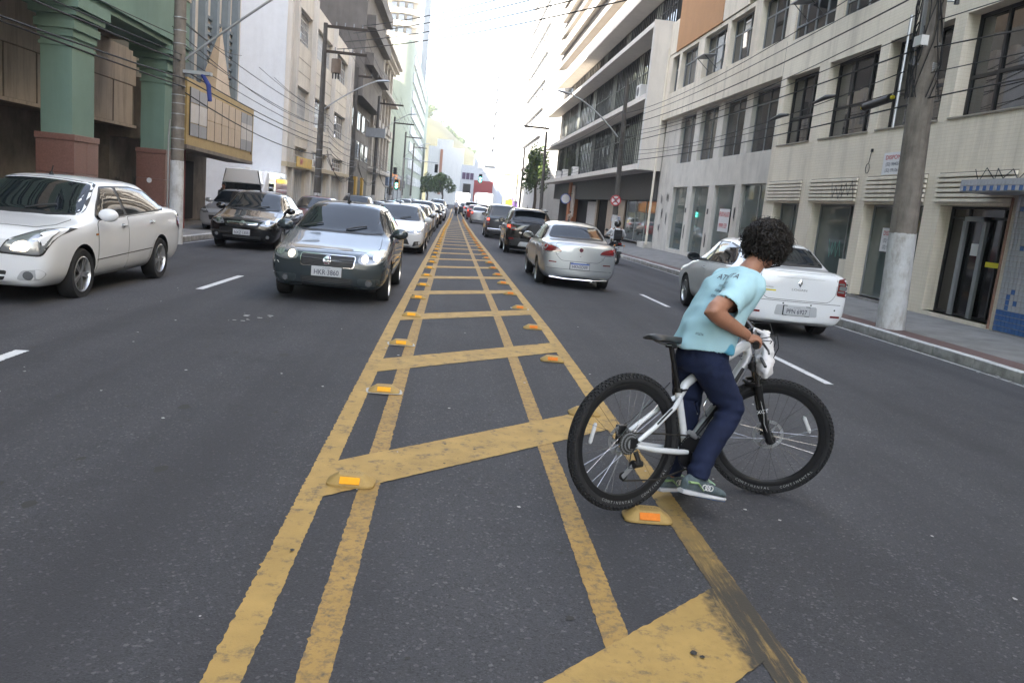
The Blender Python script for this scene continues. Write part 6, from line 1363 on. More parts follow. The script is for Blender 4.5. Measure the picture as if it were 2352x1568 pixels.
# ------------------------------------------------------------------ bicycle and rider
from mathutils import noise as mnoise
HD, LE = radians(26), radians(5); fw = Vector((cos(HD),sin(HD),0)); lf = Vector((-sin(HD),cos(HD),0)); UPZ = Vector((0,0,1))
fw = (fw*1.11-UPZ*.04).normalized(); up2 = (UPZ*cos(LE)+lf*sin(LE)); up2 = (up2-fw*up2.dot(fw)).normalized(); lf2 = up2.cross(fw)
BM = Matrix.Translation((1.0,3.9,.04)) @ Matrix((fw, lf2, up2)).transposed().to_4x4()
bike = root('bicycle', 'white mountain bicycle straddled by the rider on the yellow median', 'bicycle', local=True); bike.matrix_world = BM
STEER = Matrix.Translation((1.068-.035,0,.35)) @ Matrix.Rotation(radians(-40), 4, Vector((-.342,0,.94))) @ Matrix.Translation((-1.068,0,-.35))
M_FRW = pmat('frame_white', (.70,.71,.72), rough=.25, coat=.8, var=.02); M_FRB = pmat('frame_black', (.012,.012,.013), rough=.35, var=0); M_MTYRE = pmat('mtb_tyre', (.020,.020,.021), rough=.9, var=.25, vscale=30); M_CASS = pmat('cassette_steel', (.10,.10,.095), rough=.45, metal=.8, var=.3, vscale=40); M_CHAIN = pmat('chain', (.05,.045,.04), rough=.5, metal=.6, var=.2); M_SPOKE = pmat('spoke', (.40,.40,.41), rough=.25, metal=1, var=0); M_CLEAR = pmat('clear_reflector', (.62,.62,.63), rough=.2, var=.1)
R29 = .368
def knobby():
    b = B(); tr = .0255; Rc = R29-.008-tr; n = 72; m = 14
    vs = [((Rc+tr*cos(2*pi*j/m))*cos(2*pi*i/n), tr*.96*sin(2*pi*j/m), (Rc+tr*cos(2*pi*j/m))*sin(2*pi*i/n)) for i in range(n) for j in range(m)]
    b.add(vs, [(i*m+j, i*m+(j+1) % m, ((i+1) % n)*m+(j+1) % m, ((i+1) % n)*m+j) for i in range(n) for j in range(m)])
    nk = 84
    for i in range(nk):
        for ph, w, off in ((0.,.0075,0),(.55,.006,.5),(-.55,.006,.5),(1.05,.007,0),(-1.05,.007,0)):
            a = 2*pi*(i+off)/nk; e = Vector((cos(a),0,sin(a))); t = Vector((-sin(a),0,cos(a))); nrm = e*cos(ph)+Vector((0,sin(ph),0)); sd = t.cross(nrm)
            b.obox(e*Rc+nrm*(tr+.001), t*.0068, sd*w, nrm*.005)
    return b
def wheel(parent, axle, front, xf=None):
    X = xf or Matrix(); T = X @ Matrix.Translation(axle)
    w = knobby().xf(T).build('tyre', M_MTYRE, parent, smooth=35)
    r = B(); Rr = R29-.008-.054; prof = [(Rr+.008,-.013),(Rr-.004,-.014),(Rr-.022,-.010),(Rr-.028,0),(Rr-.022,.010),(Rr-.004,.014),(Rr+.008,.013)]
    r.lathe(prof, (0,0,0), 'Y', 64).xf(T); r.build('rim', M_FRB, w, smooth=40)
    sp = B()
    for k in range(32):
        a = 2*pi*k/32; s_ = 1 if k % 2 else -1; d = .55*(1 if k % 4 < 2 else -1); h = Vector((.026*cos(a+d*1.9), s_*.030, .026*sin(a+d*1.9))); o = Vector(((Rr-.024)*cos(a), s_*.004, (Rr-.024)*sin(a)))
        s2 = B().tube([h, o], .0010, 4).xf(T); s2.build('spoke', M_SPOKE, w)
    hb = B(); hb.lathe([(.012,-.05),(.030,-.045),(.030,-.035),(.017,-.028),(.017,.028),(.030,.035),(.030,.045),(.012,.05)], (0,0,0), 'Y', 16).xf(T); hb.build('hub', M_FRB, w, smooth=40)
    db = B(); rd = .09 if front else .08; db.lathe([(rd,.040),(rd,.0425),(rd-.018,.0425),(rd-.018,.040)], (0,0,0), 'Y', 30, closed=True)
    for k in range(6): a = 2*pi*k/6; db.obox(Vector((cos(a)*.05,.041,sin(a)*.05)), Vector((cos(a)*.03,0,sin(a)*.03)), Vector((0,.001,0)), Vector((-sin(a),0,cos(a)))*.006)
    db.xf(T); db.build('brake_disc', M_STEEL, w)
    # spoke reflector
    a = 2.9 if not front else .55; c = Vector((.225*cos(a),0,.225*sin(a))); e = Vector((-sin(a),0,cos(a))); rf = B()
    rings = [[c+e*t+Vector((cos(a),0,sin(a)))*(hw*cos(q))+Vector((0,.008*sin(q),0)) for q in [2*pi*k/8 for k in range(8)]] for t, hw in ((-.055,.004),(-.045,.012),(.045,.012),(.055,.004))]
    rf.loft(rings).xf(T); rf.build('spoke_reflector', M_CLEAR, w, smooth=40)
    # sidewall lettering
    t = B()
    for tx, a0 in (('CONTINENTAL',-2.0),('CONTINENTAL',-1.15)):
        for i, ch in enumerate(tx):
            aa = a0+i*.062; ra = R29-.008-.040; c = Vector((ra*cos(aa), -.0262, ra*sin(aa))); put_text(t, ch, c, Vector((-sin(aa),0,cos(aa))), Vector((-cos(aa),0,-sin(aa)))*1., .021, .002, 1)
    t.xf(T); t.build('sidewall_lettering', pmat('grey_lettering', (.30,.30,.30), var=.2), w, fix=False)
    return w
rw = wheel(bike, (0,0,R29), False); fwh = wheel(bike, (1.11,0,R29), True, STEER)
# frame
RA, BB_ = Vector((0,0,R29)), Vector((.437,0,.305)); STt = Vector((.338,0,.635)); HTb, HTt = Vector((.85,0,.835)), Vector((.81,0,.945))
f = B(); f.tube([BB_, STt], [.021,.020], 14); f.build('seat_tube', M_FRW, bike, smooth=50)
B().tube([(.345,0,.605),(.385,0,.675),(.47,0,.735),(.60,0,.79),(.73,0,.86),(.825,0,.91)], [.022,.025,.026,.026,.028,.030], 14).build('top_tube', M_FRW, bike, smooth=50)
B().tube([BB_+Vector((.01,0,.02)), (.59,0,.50), (.73,0,.675), (.825,0,.80), (.85,0,.85)], [.029,.032,.033,.032,.027], 14, flat=.85).build('down_tube', pmat('down_tube_silver', (.42,.43,.44), rough=.3, metal=.3, var=.03), bike, smooth=50)
B().tube([BB_+Vector((0,-.026,.05)), (.59,-.0275,.515), (.705,-.0275,.655), (.79,-.026,.77)], [.010,.013,.013,.010], 8).build('down_tube_decal', M_FRB, bike, smooth=50)
B().tube([HTb, HTt], .024, 14).build('head_tube', M_FRW, bike, smooth=50)
B().cyl(BB_+Vector((0,-.037,0)), BB_+Vector((0,.037,0)), .024, .024, 16).build('bottom_bracket', M_FRB, bike, smooth=40)
for s_ in (-1,1):
    B().tube([(.345,s_*.016,.605),(.28,s_*.045,.555),(.14,s_*.062,.455),(.03,s_*.066,.385)], [.013,.0135,.013,.012], 10).build('seat_stay', M_FRW, bike, smooth=50)
    B().tube([(.02,s_*.066,.36),(.15,s_*.066,.335),(.33,s_*.05,.312),(.41,s_*.035,.305)], [.014,.0165,.016,.016], 10).build('chain_stay', M_FRW, bike, smooth=50)
    B().tube([(.255,s_*.0555,.548),(.15,s_*.067,.470)], [.005,.006], 6).build('stay_decal', M_FRB, bike)
    B().box(-.015,.03,s_*.064-.004,s_*.064+.004,.345,.40).build('dropout', M_FRB, bike)
t = B()
for i, ch in enumerate('JTLCL'):
    c = Vector((.535+.048*i, -.043, .423+.052*i)); put_text(t, ch, c, Vector((.67,0,.74)), Vector((-.74,0,.67)), .062, .006, 1.0)
t.build('frame_lettering', M_FRW, bike, fix=False)
# cage, seat post, saddle
B().tube([(.53,-.035,.50),(.50,-.035,.56),(.545,-.035,.645),(.57,-.03,.655),(.60,-.02,.63),(.61,.02,.62),(.585,.035,.66),(.50,.035,.56),(.53,.035,.50)], .004, 6).build('bottle_cage', M_CHR, bike, smooth=60)
B().tube([(.575,-.036,.56),(.60,-.036,.60),(.635,-.02,.60)], .006, 6).build('cage_clip', M_CHR, bike)
B().lathe([(.019,-.012),(.024,-.012),(.024,.012),(.019,.012)], (.337,0,.642), 'Z', 14).build('seat_clamp', M_FRB, bike); B().tube([(.337,-.03,.645),(.37,-.034,.650)], .006, 6).build('clamp_lever', M_FRB, bike)
B().tube([(.34,0,.63),(.253,0,.885)], .0145, 12).build('seat_post', M_FRB, bike, smooth=50)
B().tube([(.15,-.02,.905),(.21,-.022,.888),(.29,-.022,.888),(.345,-.018,.91)], .0038, 6).build('saddle_rail', M_STEEL, bike); B().tube([(.15,.02,.905),(.21,.022,.888),(.29,.022,.888),(.345,.018,.91)], .0038, 6).build('saddle_rail', M_STEEL, bike); B().box(.235,.275,-.026,.026,.872,.895).build('seat_post_head', M_FRB, bike, bevel=.004)
s = B(); rings = []
for x, w, z, th in ((.095,.030,.930,.014),(.105,.062,.932,.022),(.14,.074,.936,.030),(.19,.066,.932,.032),(.25,.040,.926,.030),(.31,.024,.924,.026),(.36,.018,.922,.022),(.375,.010,.918,.012)):
    rings.append([(x, w*cos(a), z-th*.2+(th*.55*sin(a) if sin(a) > 0 else th*.75*sin(a))-.012*abs(cos(a))**2) for a in [2*pi*k/14 for k in range(14)]])
s.loft(rings); s.build('saddle', pmat('saddle_black', (.02,.02,.021), rough=.5, var=.1), bike, smooth=60)
# drivetrain
cs = B()
for k, rr in enumerate((.064,.058,.051,.044,.037,.030)):
    nt_ = 24; y = -.030-.0055*k
    prof = [(rr*(1.0 if i % 2 else .93)*cos(2*pi*i/(2*nt_)), R29+rr*(1.0 if i % 2 else .93)*sin(2*pi*i/(2*nt_))) for i in range(2*nt_)]; cs.prism(prof, 'Y', y-.0012, y+.0012, k % 2)
cs.build('cassette', [M_CASS, M_STEEL], bike)
ck = B()
for rr, y in ((.092,-.044),(.072,-.037),(.050,-.031)):
    prof = [(BB_.x+rr*(1.0 if i % 2 else .95)*cos(2*pi*i/72), BB_.z+rr*(1.0 if i % 2 else .95)*sin(2*pi*i/72)) for i in range(72)]; ck.prism(prof, 'Y', y-.0015, y+.0015)
ck.build('chainring', M_FRB, bike); b = B(); b.lathe([(.10,-.052),(.104,-.052),(.104,-.048),(.10,-.048)], (BB_.x,0,BB_.z), 'Y', 36, closed=True); b.build('chain_guard', M_FRB, bike)
for s_, ang in ((-1,-1.62),(1,-1.62+pi)):
    e = BB_+Vector((.175*cos(ang), s_*.075, .175*sin(ang))); B().tube([BB_+Vector((0,s_*.058,0)), e], [.014,.010], 8).build('crank_arm', M_FRB, bike, smooth=50)
    pc = e+Vector((0,s_*.055,0)); pd_ = B().box(pc.x-.045,pc.x+.045,pc.y-.045,pc.y+.045,pc.z-.011,pc.z+.011); po = pd_.build('pedal', M_FRB, bike, bevel=.004); B().box(pc.x-.047,pc.x-.044,pc.y-.025,pc.y+.025,pc.z-.008,pc.z+.008).build('pedal_reflector', M_REFO, po); B().box(pc.x-.025,pc.x+.02,pc.y-.047,pc.y-.0445,pc.z-.008,pc.z+.008).build('pedal_reflector', M_REFO, po)
DR = Vector((-.045,-.062,.205))
B().tube([(.01,-.046,R29+.058),(.2,-.045,.415),(BB_.x,-.041,BB_.z+.090)], .0045, 6).build('chain', M_CHAIN, bike); B().tube([BB_+Vector((0,-.041,-.090)), (.2,-.047,.165), DR+Vector((0,0,-.025))], .0045, 6).build('chain', M_CHAIN, bike)
dl_ = B(); dl_.tube([(.012,-.075,.33),(.03,-.085,.285),(.02,-.08,.265)], .014, 8); dl_.tube([(.05,-.085,.27),(-.0,-.085,.265)], .019, 8); o = dl_.build('rear_derailleur', M_FRB, bike, smooth=50)
B().obox((-.015,-.066,.235), (-.040,0,-.036), (.008,0,-.009), (0,.004,0)).build('derailleur_cage', M_STEEL, o)
for c in (DR, (.015,-.062,.262)): B().lathe([(0,-.004),(.024,-.004),(.024,.004),(0,.004)], tuple(c), 'Y', 12).build('jockey_wheel', M_FRB, o)
B().tube([(.40,-.045,.42),(.43,-.045,.405),(.46,-.045,.385)], [.012,.018,.012], 8).build('front_derailleur', M_STEEL, bike)
B().tube([(.03,-.07,.37),(-.03,-.09,.33),(-.035,-.09,.25),(.02,-.085,.25)], .0028, 5).build('gear_cable', M_WIRE, bike); B().tube([(.02,.06,.44),(.08,.07,.47),(.2,.06,.56),(.3,.03,.68)], .0028, 5).build('brake_hose', M_WIRE, bike)
B().box(-.02,.03,.03,.07,.40,.45).build('brake_caliper', M_FRB, bike, bevel=.006)
# fork and cockpit, turned with the wheel
AX = Vector((-.342,0,.94)); F0 = Vector((1.068,0,.35)); FP = Vector((.94,0,.342))
def fk(t, y, o=0): return F0+AX*t+FP*o+Vector((0,y,0))
def steer(b): return b.xf(STEER)
fork = steer(B().tube([fk(.50,-.062), fk(.475,-.072,.01), fk(.47,0,.004), fk(.475,.072,.01), fk(.50,.062)], [.022,.027,.03,.027,.022], 10)).build('fork_crown', M_FRB, bike, smooth=50)
for s_ in (-1,1):
    steer(B().tube([fk(.33,s_*.065,.02), fk(.50,s_*.065,.02)], .0155, 12)).build('stanchion', pmat('dark_chrome', (.20,.19,.18), rough=.2, metal=1, var=0), fork, smooth=50)
    lo = steer(B().tube([fk(.36,s_*.065,.02), fk(.15,s_*.066,.022), fk(.02,s_*.062,.034), fk(-.01,s_*.058,.045)], [.0215,.0205,.019,.017], 12)).build('fork_lower', M_FRB, fork, smooth=50)
    steer(B().tube([fk(.27,s_*.0865*1.0,.020), fk(.20,s_*.0862,.026), fk(.13,s_*.086,.020), fk(.07,s_*.082,.032)], [.003,.011,.010,.003], 8, flat=.25)).build('fork_decal', M_FRW, lo)
t = B(); put_text(t, 'XCT', STEER @ (fk(.205,-.0915,.022)), (STEER.to_3x3() @ FP), STEER.to_3x3() @ AX, .032, .004, 1); t.build('fork_lettering', M_FRW, fork, fix=False)
steer(B().tube([fk(.355,-.066,.03), fk(.37,-.05,-.03), fk(.38,0,-.045), fk(.37,.05,-.03), fk(.355,.066,.03)], .013, 8)).build('fork_brace', M_FRB, fork, smooth=50)
steer(B().tube([fk(.49,0), fk(.66,0)], .020, 12)).build('steerer', M_FRB, fork, smooth=50); steer(B().box(1.06,1.10,.03,.075,.36,.46)).build('brake_caliper', M_FRB, fork, bevel=.005)
hbc = Vector((.885,0,.995)); steer(B().tube([F0+AX*.655, hbc], [.02,.019], 10)).build('stem', M_FRB, bike, smooth=50)
barp = [(.845,-.345,1.0),(.862,-.20,1.003),(.885,-.04,.995),(.885,.04,.995),(.862,.20,1.003),(.845,.345,1.0)]
hb_ = steer(B().tube(barp, .0125, 10)).build('handlebar', M_FRB, bike, smooth=60)
for s_ in (-1,1):
    steer(B().tube([(.845,s_*.345,1.0),(.858,s_*.232,1.002)], .0165, 12)).build('grip', pmat('grip_rubber', (.03,.03,.031), rough=.9, var=.1), hb_, smooth=50); steer(B().cyl((.8445,s_*.349,1.0),(.846,s_*.338,1.0),.019,.019,12)).build('bar_end', M_FRB, hb_, smooth=40)
    steer(B().tube([(.875,s_*.19,.998),(.915,s_*.205,.975),(.93,s_*.27,.965),(.925,s_*.325,.962)], [.010,.007,.006,.005], 8)).build('brake_lever', M_FRB, hb_, smooth=50); steer(B().box(.855,.885,s_*.15-.02,s_*.15+.02,.965,.99)).build('shifter', M_FRB, hb_, bevel=.006)
    steer(B().tube([(.88,s_*.17,.99),(.99,s_*.13,1.02),(1.03,s_*.05,.93),(1.0,s_*.03,.78),(.97,.06,.6)], .0028, 6)).build('brake_hose', M_WIRE, hb_, smooth=60)
    steer(B().tube([(.88,s_*.15,.98),(.98,s_*.08,.97),(.96,-s_*.02,.86),(.84,-s_*.03,.82)], .0026, 6)).build('gear_cable', M_WIRE, hb_, smooth=60)
# front reflector bar under the bag
steer(B().box(.93,.945,-.26,-.10,.862,.876)).build('reflector_bracket', M_FRB, hb_, bevel=.003)
# ---- helpers for soft bodies
def organic(name, b, mat, parent, voxel=.012, it=8, fac=.5, disp=None, kill=None, label=None, sub=False):
    o = b.build('tmp', M_PLA); m = o.modifiers.new('r', 'REMESH'); m.mode = 'VOXEL'; m.voxel_size = voxel; m.adaptivity = 0
    s_ = o.modifiers.new('s', 'SMOOTH'); s_.iterations = it; s_.factor = fac
    me = evaluate([o], o); me.name = name; bpy.data.objects.remove(o)
    if disp:
        ns = [v.normal.copy() for v in me.vertices]
        for v, n in zip(me.vertices, ns): v.co += n*disp(v.co, n)
    if kill:
        bm = bmesh.new(); bm.from_mesh(me); bm.normal_update(); bmesh.ops.delete(bm, geom=[f_ for f_ in bm.faces if kill(f_.calc_center_median(), f_.normal)], context='FACES'); bm.to_mesh(me); bm.free()
    me.polygons.foreach_set('use_smooth', [True]*len(me.polygons)); me.materials.clear()
    for q_ in (mat if isinstance(mat, (list,tuple)) else [mat]): me.materials.append(q_)
    me.update(); return mkobj(name, me, parent, label)
def ellrings(b, spec, n=20):
    """spec: (centre, axis_u, axis_v, ru, rv)"""
    b.loft([[Vector(c)+Vector(u)*ru*cos(2*pi*k/n)+Vector(v)*rv*sin(2*pi*k/n) for k in range(n)] for c, u, v, ru, rv in spec]); return b
def hand(b, bar0, u, wrist, back, sgn=1, rb=.019, sc=1.):
    """fist closed on a bar: u along the bar from little finger to index, wrist point, back = direction from bar towards the palm side (top of the bar)"""
    u = Vector(u).normalized(); back = Vector(back); back = (back-u*back.dot(u)).normalized(); w = u.cross(back).normalized()
    ax = (Vector(bar0)-Vector(wrist)); s_ = 1 if w.dot(ax) > 0 else -1; w = w*s_            # w: from wrist over the bar
    for k, (off, L, r) in enumerate(((-.030,.86,.0082),(-.010,.98,.0092),(.011,1.0,.0095),(.031,.93,.0092))):
        c = Vector(bar0)+u*off*sc; R_ = rb+r*.9; pts = []
        pts.append(c+back*R_*1.15-w*.045*sc); pts.append(c+back*(R_*1.25)-w*.012*sc)
        for j in range(7):
            a = radians(75-j*34*L); pts.append(c+(back*sin(a)+w*cos(a))*R_)
        b.tube(pts, [r*1.25,r*1.2]+[r*1.1,r,r,r*.95,r*.95,r*.9,r*.75], 10)
    # palm and thumb
    c = Vector(bar0)+back*rb*.95-w*.030*sc
    ellrings(b, [(Vector(wrist), u, back, .024, .020), (Vector(wrist).lerp(c, .45), u, back, .034, .018), (c, u, back, .042, .016), (c+w*.025, u, back, .041, .013)], 14)
    tb = Vector(bar0)+u*.040*sc-w*.028*sc+back*.008; b.tube([tb-w*.02, tb+u*.012, tb+u*.012-back*.024+w*.012, Vector(bar0)+u*.045*sc-back*(rb+.006)+w*.010, Vector(bar0)+u*.022*sc-back*(rb+.009)+w*.020], [.014,.013,.0115,.010,.007], 10)
SKIN = pmat('skin_tan', (.36,.17,.105), rough=.5, var=.10, vscale=18, bump=.08, bscale=150)
person = root('person', 'person with curly dark hair, light blue shirt and navy jeans straddling the bicycle', 'person', local=True); person.matrix_world = BM
S3 = STEER.to_3x3()
gR, gL = STEER @ Vector((.852,-.285,1.001)), STEER @ Vector((.852,.285,1.001)); uR = (STEER @ Vector((.862,-.20,1.003)))-(STEER @ Vector((.845,-.345,1.0))); uL = (STEER @ Vector((.862,.20,1.003)))-(STEER @ Vector((.845,.345,1.0)))
shR, elR, wrR = Vector((.585,-.17,1.25)), Vector((.27,-.255,1.085)), gR+Vector((-.085,-.02,.035))
shL, elL, wrL = Vector((.72,.13,1.26)), Vector((.80,.31,1.10)), gL+Vector((-.085,.03,.035))
HC = Vector((.855,-.05,1.47)); FD = Vector((.73,.68,0)).normalized(); FS = Vector((-FD.y,FD.x,0))
bd = B()
ellrings(bd, [((.47,-.02,.80),(1,0,0),(0,1,0),.10,.14),((.49,-.02,.92),(1,0,0),(0,1,0),.10,.14),((.52,-.03,1.05),(1,0,0),(0,1,0),.085,.12),((.585,-.04,1.17),(.9,0,-.43),(0,1,0),.09,.15),((.64,-.05,1.25),(.9,0,-.43),(0,1,0),.08,.16),((.70,-.055,1.31),(.9,0,-.43),(0,1,0),.06,.09)])
bd.tube([(.67,-.05,1.25),(.725,-.055,1.325),(.79,-.052,1.39),(.83,-.05,1.43)], [.07,.058,.054,.055], 16)
for a_, e_, w_, g_, uu in ((shR, elR, wrR, gR, uR), (shL, elL, wrL, gL, uL)):
    bd.tube([a_+(e_-a_)*-.1, a_, a_.lerp(e_,.5), a_.lerp(e_,.9), e_, e_.lerp(w_,.12), e_.lerp(w_,.3), e_.lerp(w_,.65), w_], [.05,.054,.050,.045,.043,.042,.0445,.036,.027], 14)
    hand(bd, g_, uu, w_, Vector((-.35,0,1)))
for hp, kn, an in ((Vector((.45,-.10,.80)),Vector((.585,-.15,.575)),Vector((.39,-.15,.19))),(Vector((.45,.07,.80)),Vector((.535,.12,.46)),Vector((.47,.15,.11)))):
    bd.tube([hp, hp.lerp(kn,.5), kn, kn.lerp(an,.35), an], [.06,.05,.04,.038,.032], 12)
# skull and face, looking away from the camera
bd.sphere(HC+Vector((0,0,.015)), (.083,.083,.10), 18, 14); bd.sphere(HC+FD*.022+Vector((0,0,-.035)), (.068,.068,.085), 16, 12); bd.sphere(HC+FD*.045+Vector((0,0,-.092)), (.040,.040,.030), 12, 8)
bd.tube([HC+FD*.088+Vector((0,0,.012)), HC+FD*.108+Vector((0,0,-.022)), HC+FD*.088+Vector((0,0,-.032))], [.008,.014,.010], 8)
for s_ in (-1,1): bd.sphere(HC+FS*s_*.080+Vector((0,0,-.008)), (.018,.018,.031), 8, 8)
body = organic('body', bd, SKIN, person, .0075, 5, .5)
for s_ in (-1,1): B().sphere(HC+FD*.082+FS*s_*.031+Vector((0,0,.012)), .0125, 10, 8).build('eye', pmat('eye_white', (.7,.68,.65), rough=.2, var=0), person, smooth=60)
B().tube([HC+FD*.083+FS*-.022+Vector((0,0,-.062)), HC+FD*.093+Vector((0,0,-.062)), HC+FD*.083+FS*.022+Vector((0,0,-.062))], [.003,.006,.003], 8).build('mouth', pmat('lips', (.30,.10,.08), var=0), person)
B().tube([HC+FS*-.082+FD*.005+Vector((0,0,-.03)), HC+FS*-.078+FD*.045+Vector((0,0,-.10)), HC+FD*.085+Vector((0,0,-.118))], .006, 6).build('strap', M_FRB, person)
# shirt
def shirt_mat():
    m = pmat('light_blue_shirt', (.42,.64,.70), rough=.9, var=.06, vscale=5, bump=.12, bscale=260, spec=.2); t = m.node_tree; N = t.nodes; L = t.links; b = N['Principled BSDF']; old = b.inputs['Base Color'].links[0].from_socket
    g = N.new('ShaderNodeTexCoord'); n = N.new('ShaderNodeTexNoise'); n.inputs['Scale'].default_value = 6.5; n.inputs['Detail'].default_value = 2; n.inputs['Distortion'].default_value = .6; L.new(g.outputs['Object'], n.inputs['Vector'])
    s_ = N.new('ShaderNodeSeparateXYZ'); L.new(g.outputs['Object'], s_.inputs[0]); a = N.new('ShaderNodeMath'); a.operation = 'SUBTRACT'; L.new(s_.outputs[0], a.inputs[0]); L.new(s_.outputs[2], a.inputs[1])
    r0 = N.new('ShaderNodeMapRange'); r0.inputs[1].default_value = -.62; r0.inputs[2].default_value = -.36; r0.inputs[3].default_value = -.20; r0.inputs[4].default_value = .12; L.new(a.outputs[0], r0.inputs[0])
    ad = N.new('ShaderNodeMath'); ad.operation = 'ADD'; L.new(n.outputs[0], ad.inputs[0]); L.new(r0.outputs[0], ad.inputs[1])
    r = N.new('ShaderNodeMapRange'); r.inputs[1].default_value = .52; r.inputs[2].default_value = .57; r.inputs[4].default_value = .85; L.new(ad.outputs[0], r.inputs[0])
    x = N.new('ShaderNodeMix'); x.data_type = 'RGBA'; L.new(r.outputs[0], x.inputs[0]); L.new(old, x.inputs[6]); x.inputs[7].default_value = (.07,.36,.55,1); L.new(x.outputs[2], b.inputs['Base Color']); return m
M_SHIRT = shirt_mat()
U1, U2, U3 = (1,0,-.05), (.95,0,-.30), (.89,0,-.45)
sh = B()
ellrings(sh, [((.465,-.02,.865),U1,(0,1,0),.158,.178),((.468,-.02,.90),U1,(0,1,0),.158,.180),((.500,-.025,.98),U2,(0,1,0),.147,.180),((.545,-.03,1.08),U2,(0,1,0),.130,.182),((.590,-.04,1.17),U3,(0,1,0),.116,.195),((.635,-.045,1.235),U3,(0,1,0),.104,.205),((.675,-.05,1.285),U3,(0,1,0),.085,.16),((.705,-.055,1.318),U3,(0,1,0),.068,.075)], 28)
for a_, mid, end in ((Vector((.61,-.13,1.24)), Vector((.49,-.205,1.185)), Vector((.375,-.245,1.110))), (Vector((.70,.08,1.25)), Vector((.75,.20,1.20)), Vector((.775,.255,1.15)))):
    d = (end-mid).normalized(); sh.tube([a_, a_.lerp(mid,.5), mid, end], [.095,.088,.078,.074], 18)
dR = (Vector((.375,-.245,1.110))-Vector((.49,-.205,1.185))).normalized(); eR = Vector((.375,-.245,1.110))
def fold(co, n):
    # drape folds radiating from the shoulders towards the hem and along the sleeve
    a = mnoise.noise(Vector((co.x*7+co.z*9, co.y*10, co.z*2.2-co.x*2)))*.011; b_ = mnoise.noise(Vector((co.x*20, co.y*16+3, co.z*7)))*.0045
    k = max(0, min(1, (1.05-co.z)/.15)); c_ = sin(co.y*38+co.x*30)*.006*k
    return a+b_+c_
def killcap(c, n): return (n.dot(dR) > .72 and (c-eR).dot(dR) > -.012 and (c-eR).length < .10) or (n.z < -.75 and c.z < .875)
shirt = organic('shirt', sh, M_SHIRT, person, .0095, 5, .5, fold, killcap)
sol = shirt.modifiers.new('t', 'SOLIDIFY'); sol.thickness = .004; sol.offset = -1
bm = bmesh.new(); bm.from_mesh(shirt.data); sbvh = BVHTree.FromBMesh(bm); bm.free()
def on_shirt(tx, c, xa, ya, size, ray, mat, bold=.01, st=1., nm='shirt_print'):
    vs_, fs_ = text_geo(tx, size, bold); xa, ya, ray, c = Vector(xa).normalized(), Vector(ya).normalized(), Vector(ray).normalized(), Vector(c); out = []
    for p in vs_:
        o_ = c+xa*p.x*st+ya*p.y; h = sbvh.ray_cast(o_-ray*.5, ray); out.append((h[0]+h[1]*.002) if h[0] else o_)
    B().add(out, fs_).build(nm, mat, person, fix=False)
rb_ = Vector((.80,.35,-.45)); on_shirt('ATLETA', (.555,-.09,1.255), (-.25,-1,.0), (.45,0,.89), .055, rb_, M_TXK, .003, 1.05)
for k in range(3): on_shirt('ESPIRITO SANTO'[:10+k], (.525-.018*k,-.10,1.20-.03*k), (-.25,-1,0), (.45,0,.89), .022, rb_, M_TXK, .0)
on_shirt('ATLETA', (.39,-.09,.955), (-.5,-1,0), (.2,0,.95), .018, (.9,.3,-.1), M_TXK, .005)
# jeans
jn = B(); ellrings(jn, [((.475,-.02,.905),U1,(0,1,0),.118,.145),((.47,-.02,.86),U1,(0,1,0),.128,.155),((.465,-.02,.80),U1,(0,1,0),.135,.165),((.455,-.02,.74),U1,(0,1,0),.105,.145)], 24)
jn.tube([(.455,-.095,.80),(.495,-.115,.72),(.545,-.135,.645),(.595,-.15,.575),(.560,-.152,.50),(.500,-.152,.42),(.450,-.15,.34),(.410,-.15,.26),(.392,-.15,.19)], [.100,.093,.083,.075,.070,.067,.064,.062,.062], 18)
jn.tube([(.455,.07,.80),(.49,.095,.70),(.515,.11,.58),(.53,.12,.46),(.51,.135,.32),(.485,.145,.20),(.475,.148,.13)], [.098,.092,.082,.074,.070,.066,.064], 18)
def jfold(co, n):
    k = max(0, 1-abs(co.z-.57)/.14)+max(0, 1-abs(co.z-.24)/.10)+.6*max(0, 1-abs(co.z-.78)/.08); return mnoise.noise(Vector((co.x*9, co.y*9, co.z*26)))*.007*(.4+k)+sin(co.z*95+co.x*28)*.0035*k
M_JEAN = pmat('navy_denim', (.014,.020,.050), rough=.85, var=.35, vscale=9, bump=.25, bscale=420, spec=.25)
organic('jeans', jn, M_JEAN, person, .0095, 5, .5, jfold)
B().obox((.352,-.055,.855), (.003,0,0), (0,.012,0), (0,0,.010)).build('leather_patch', pmat('tan_leather', (.35,.17,.06), var=.1), person)
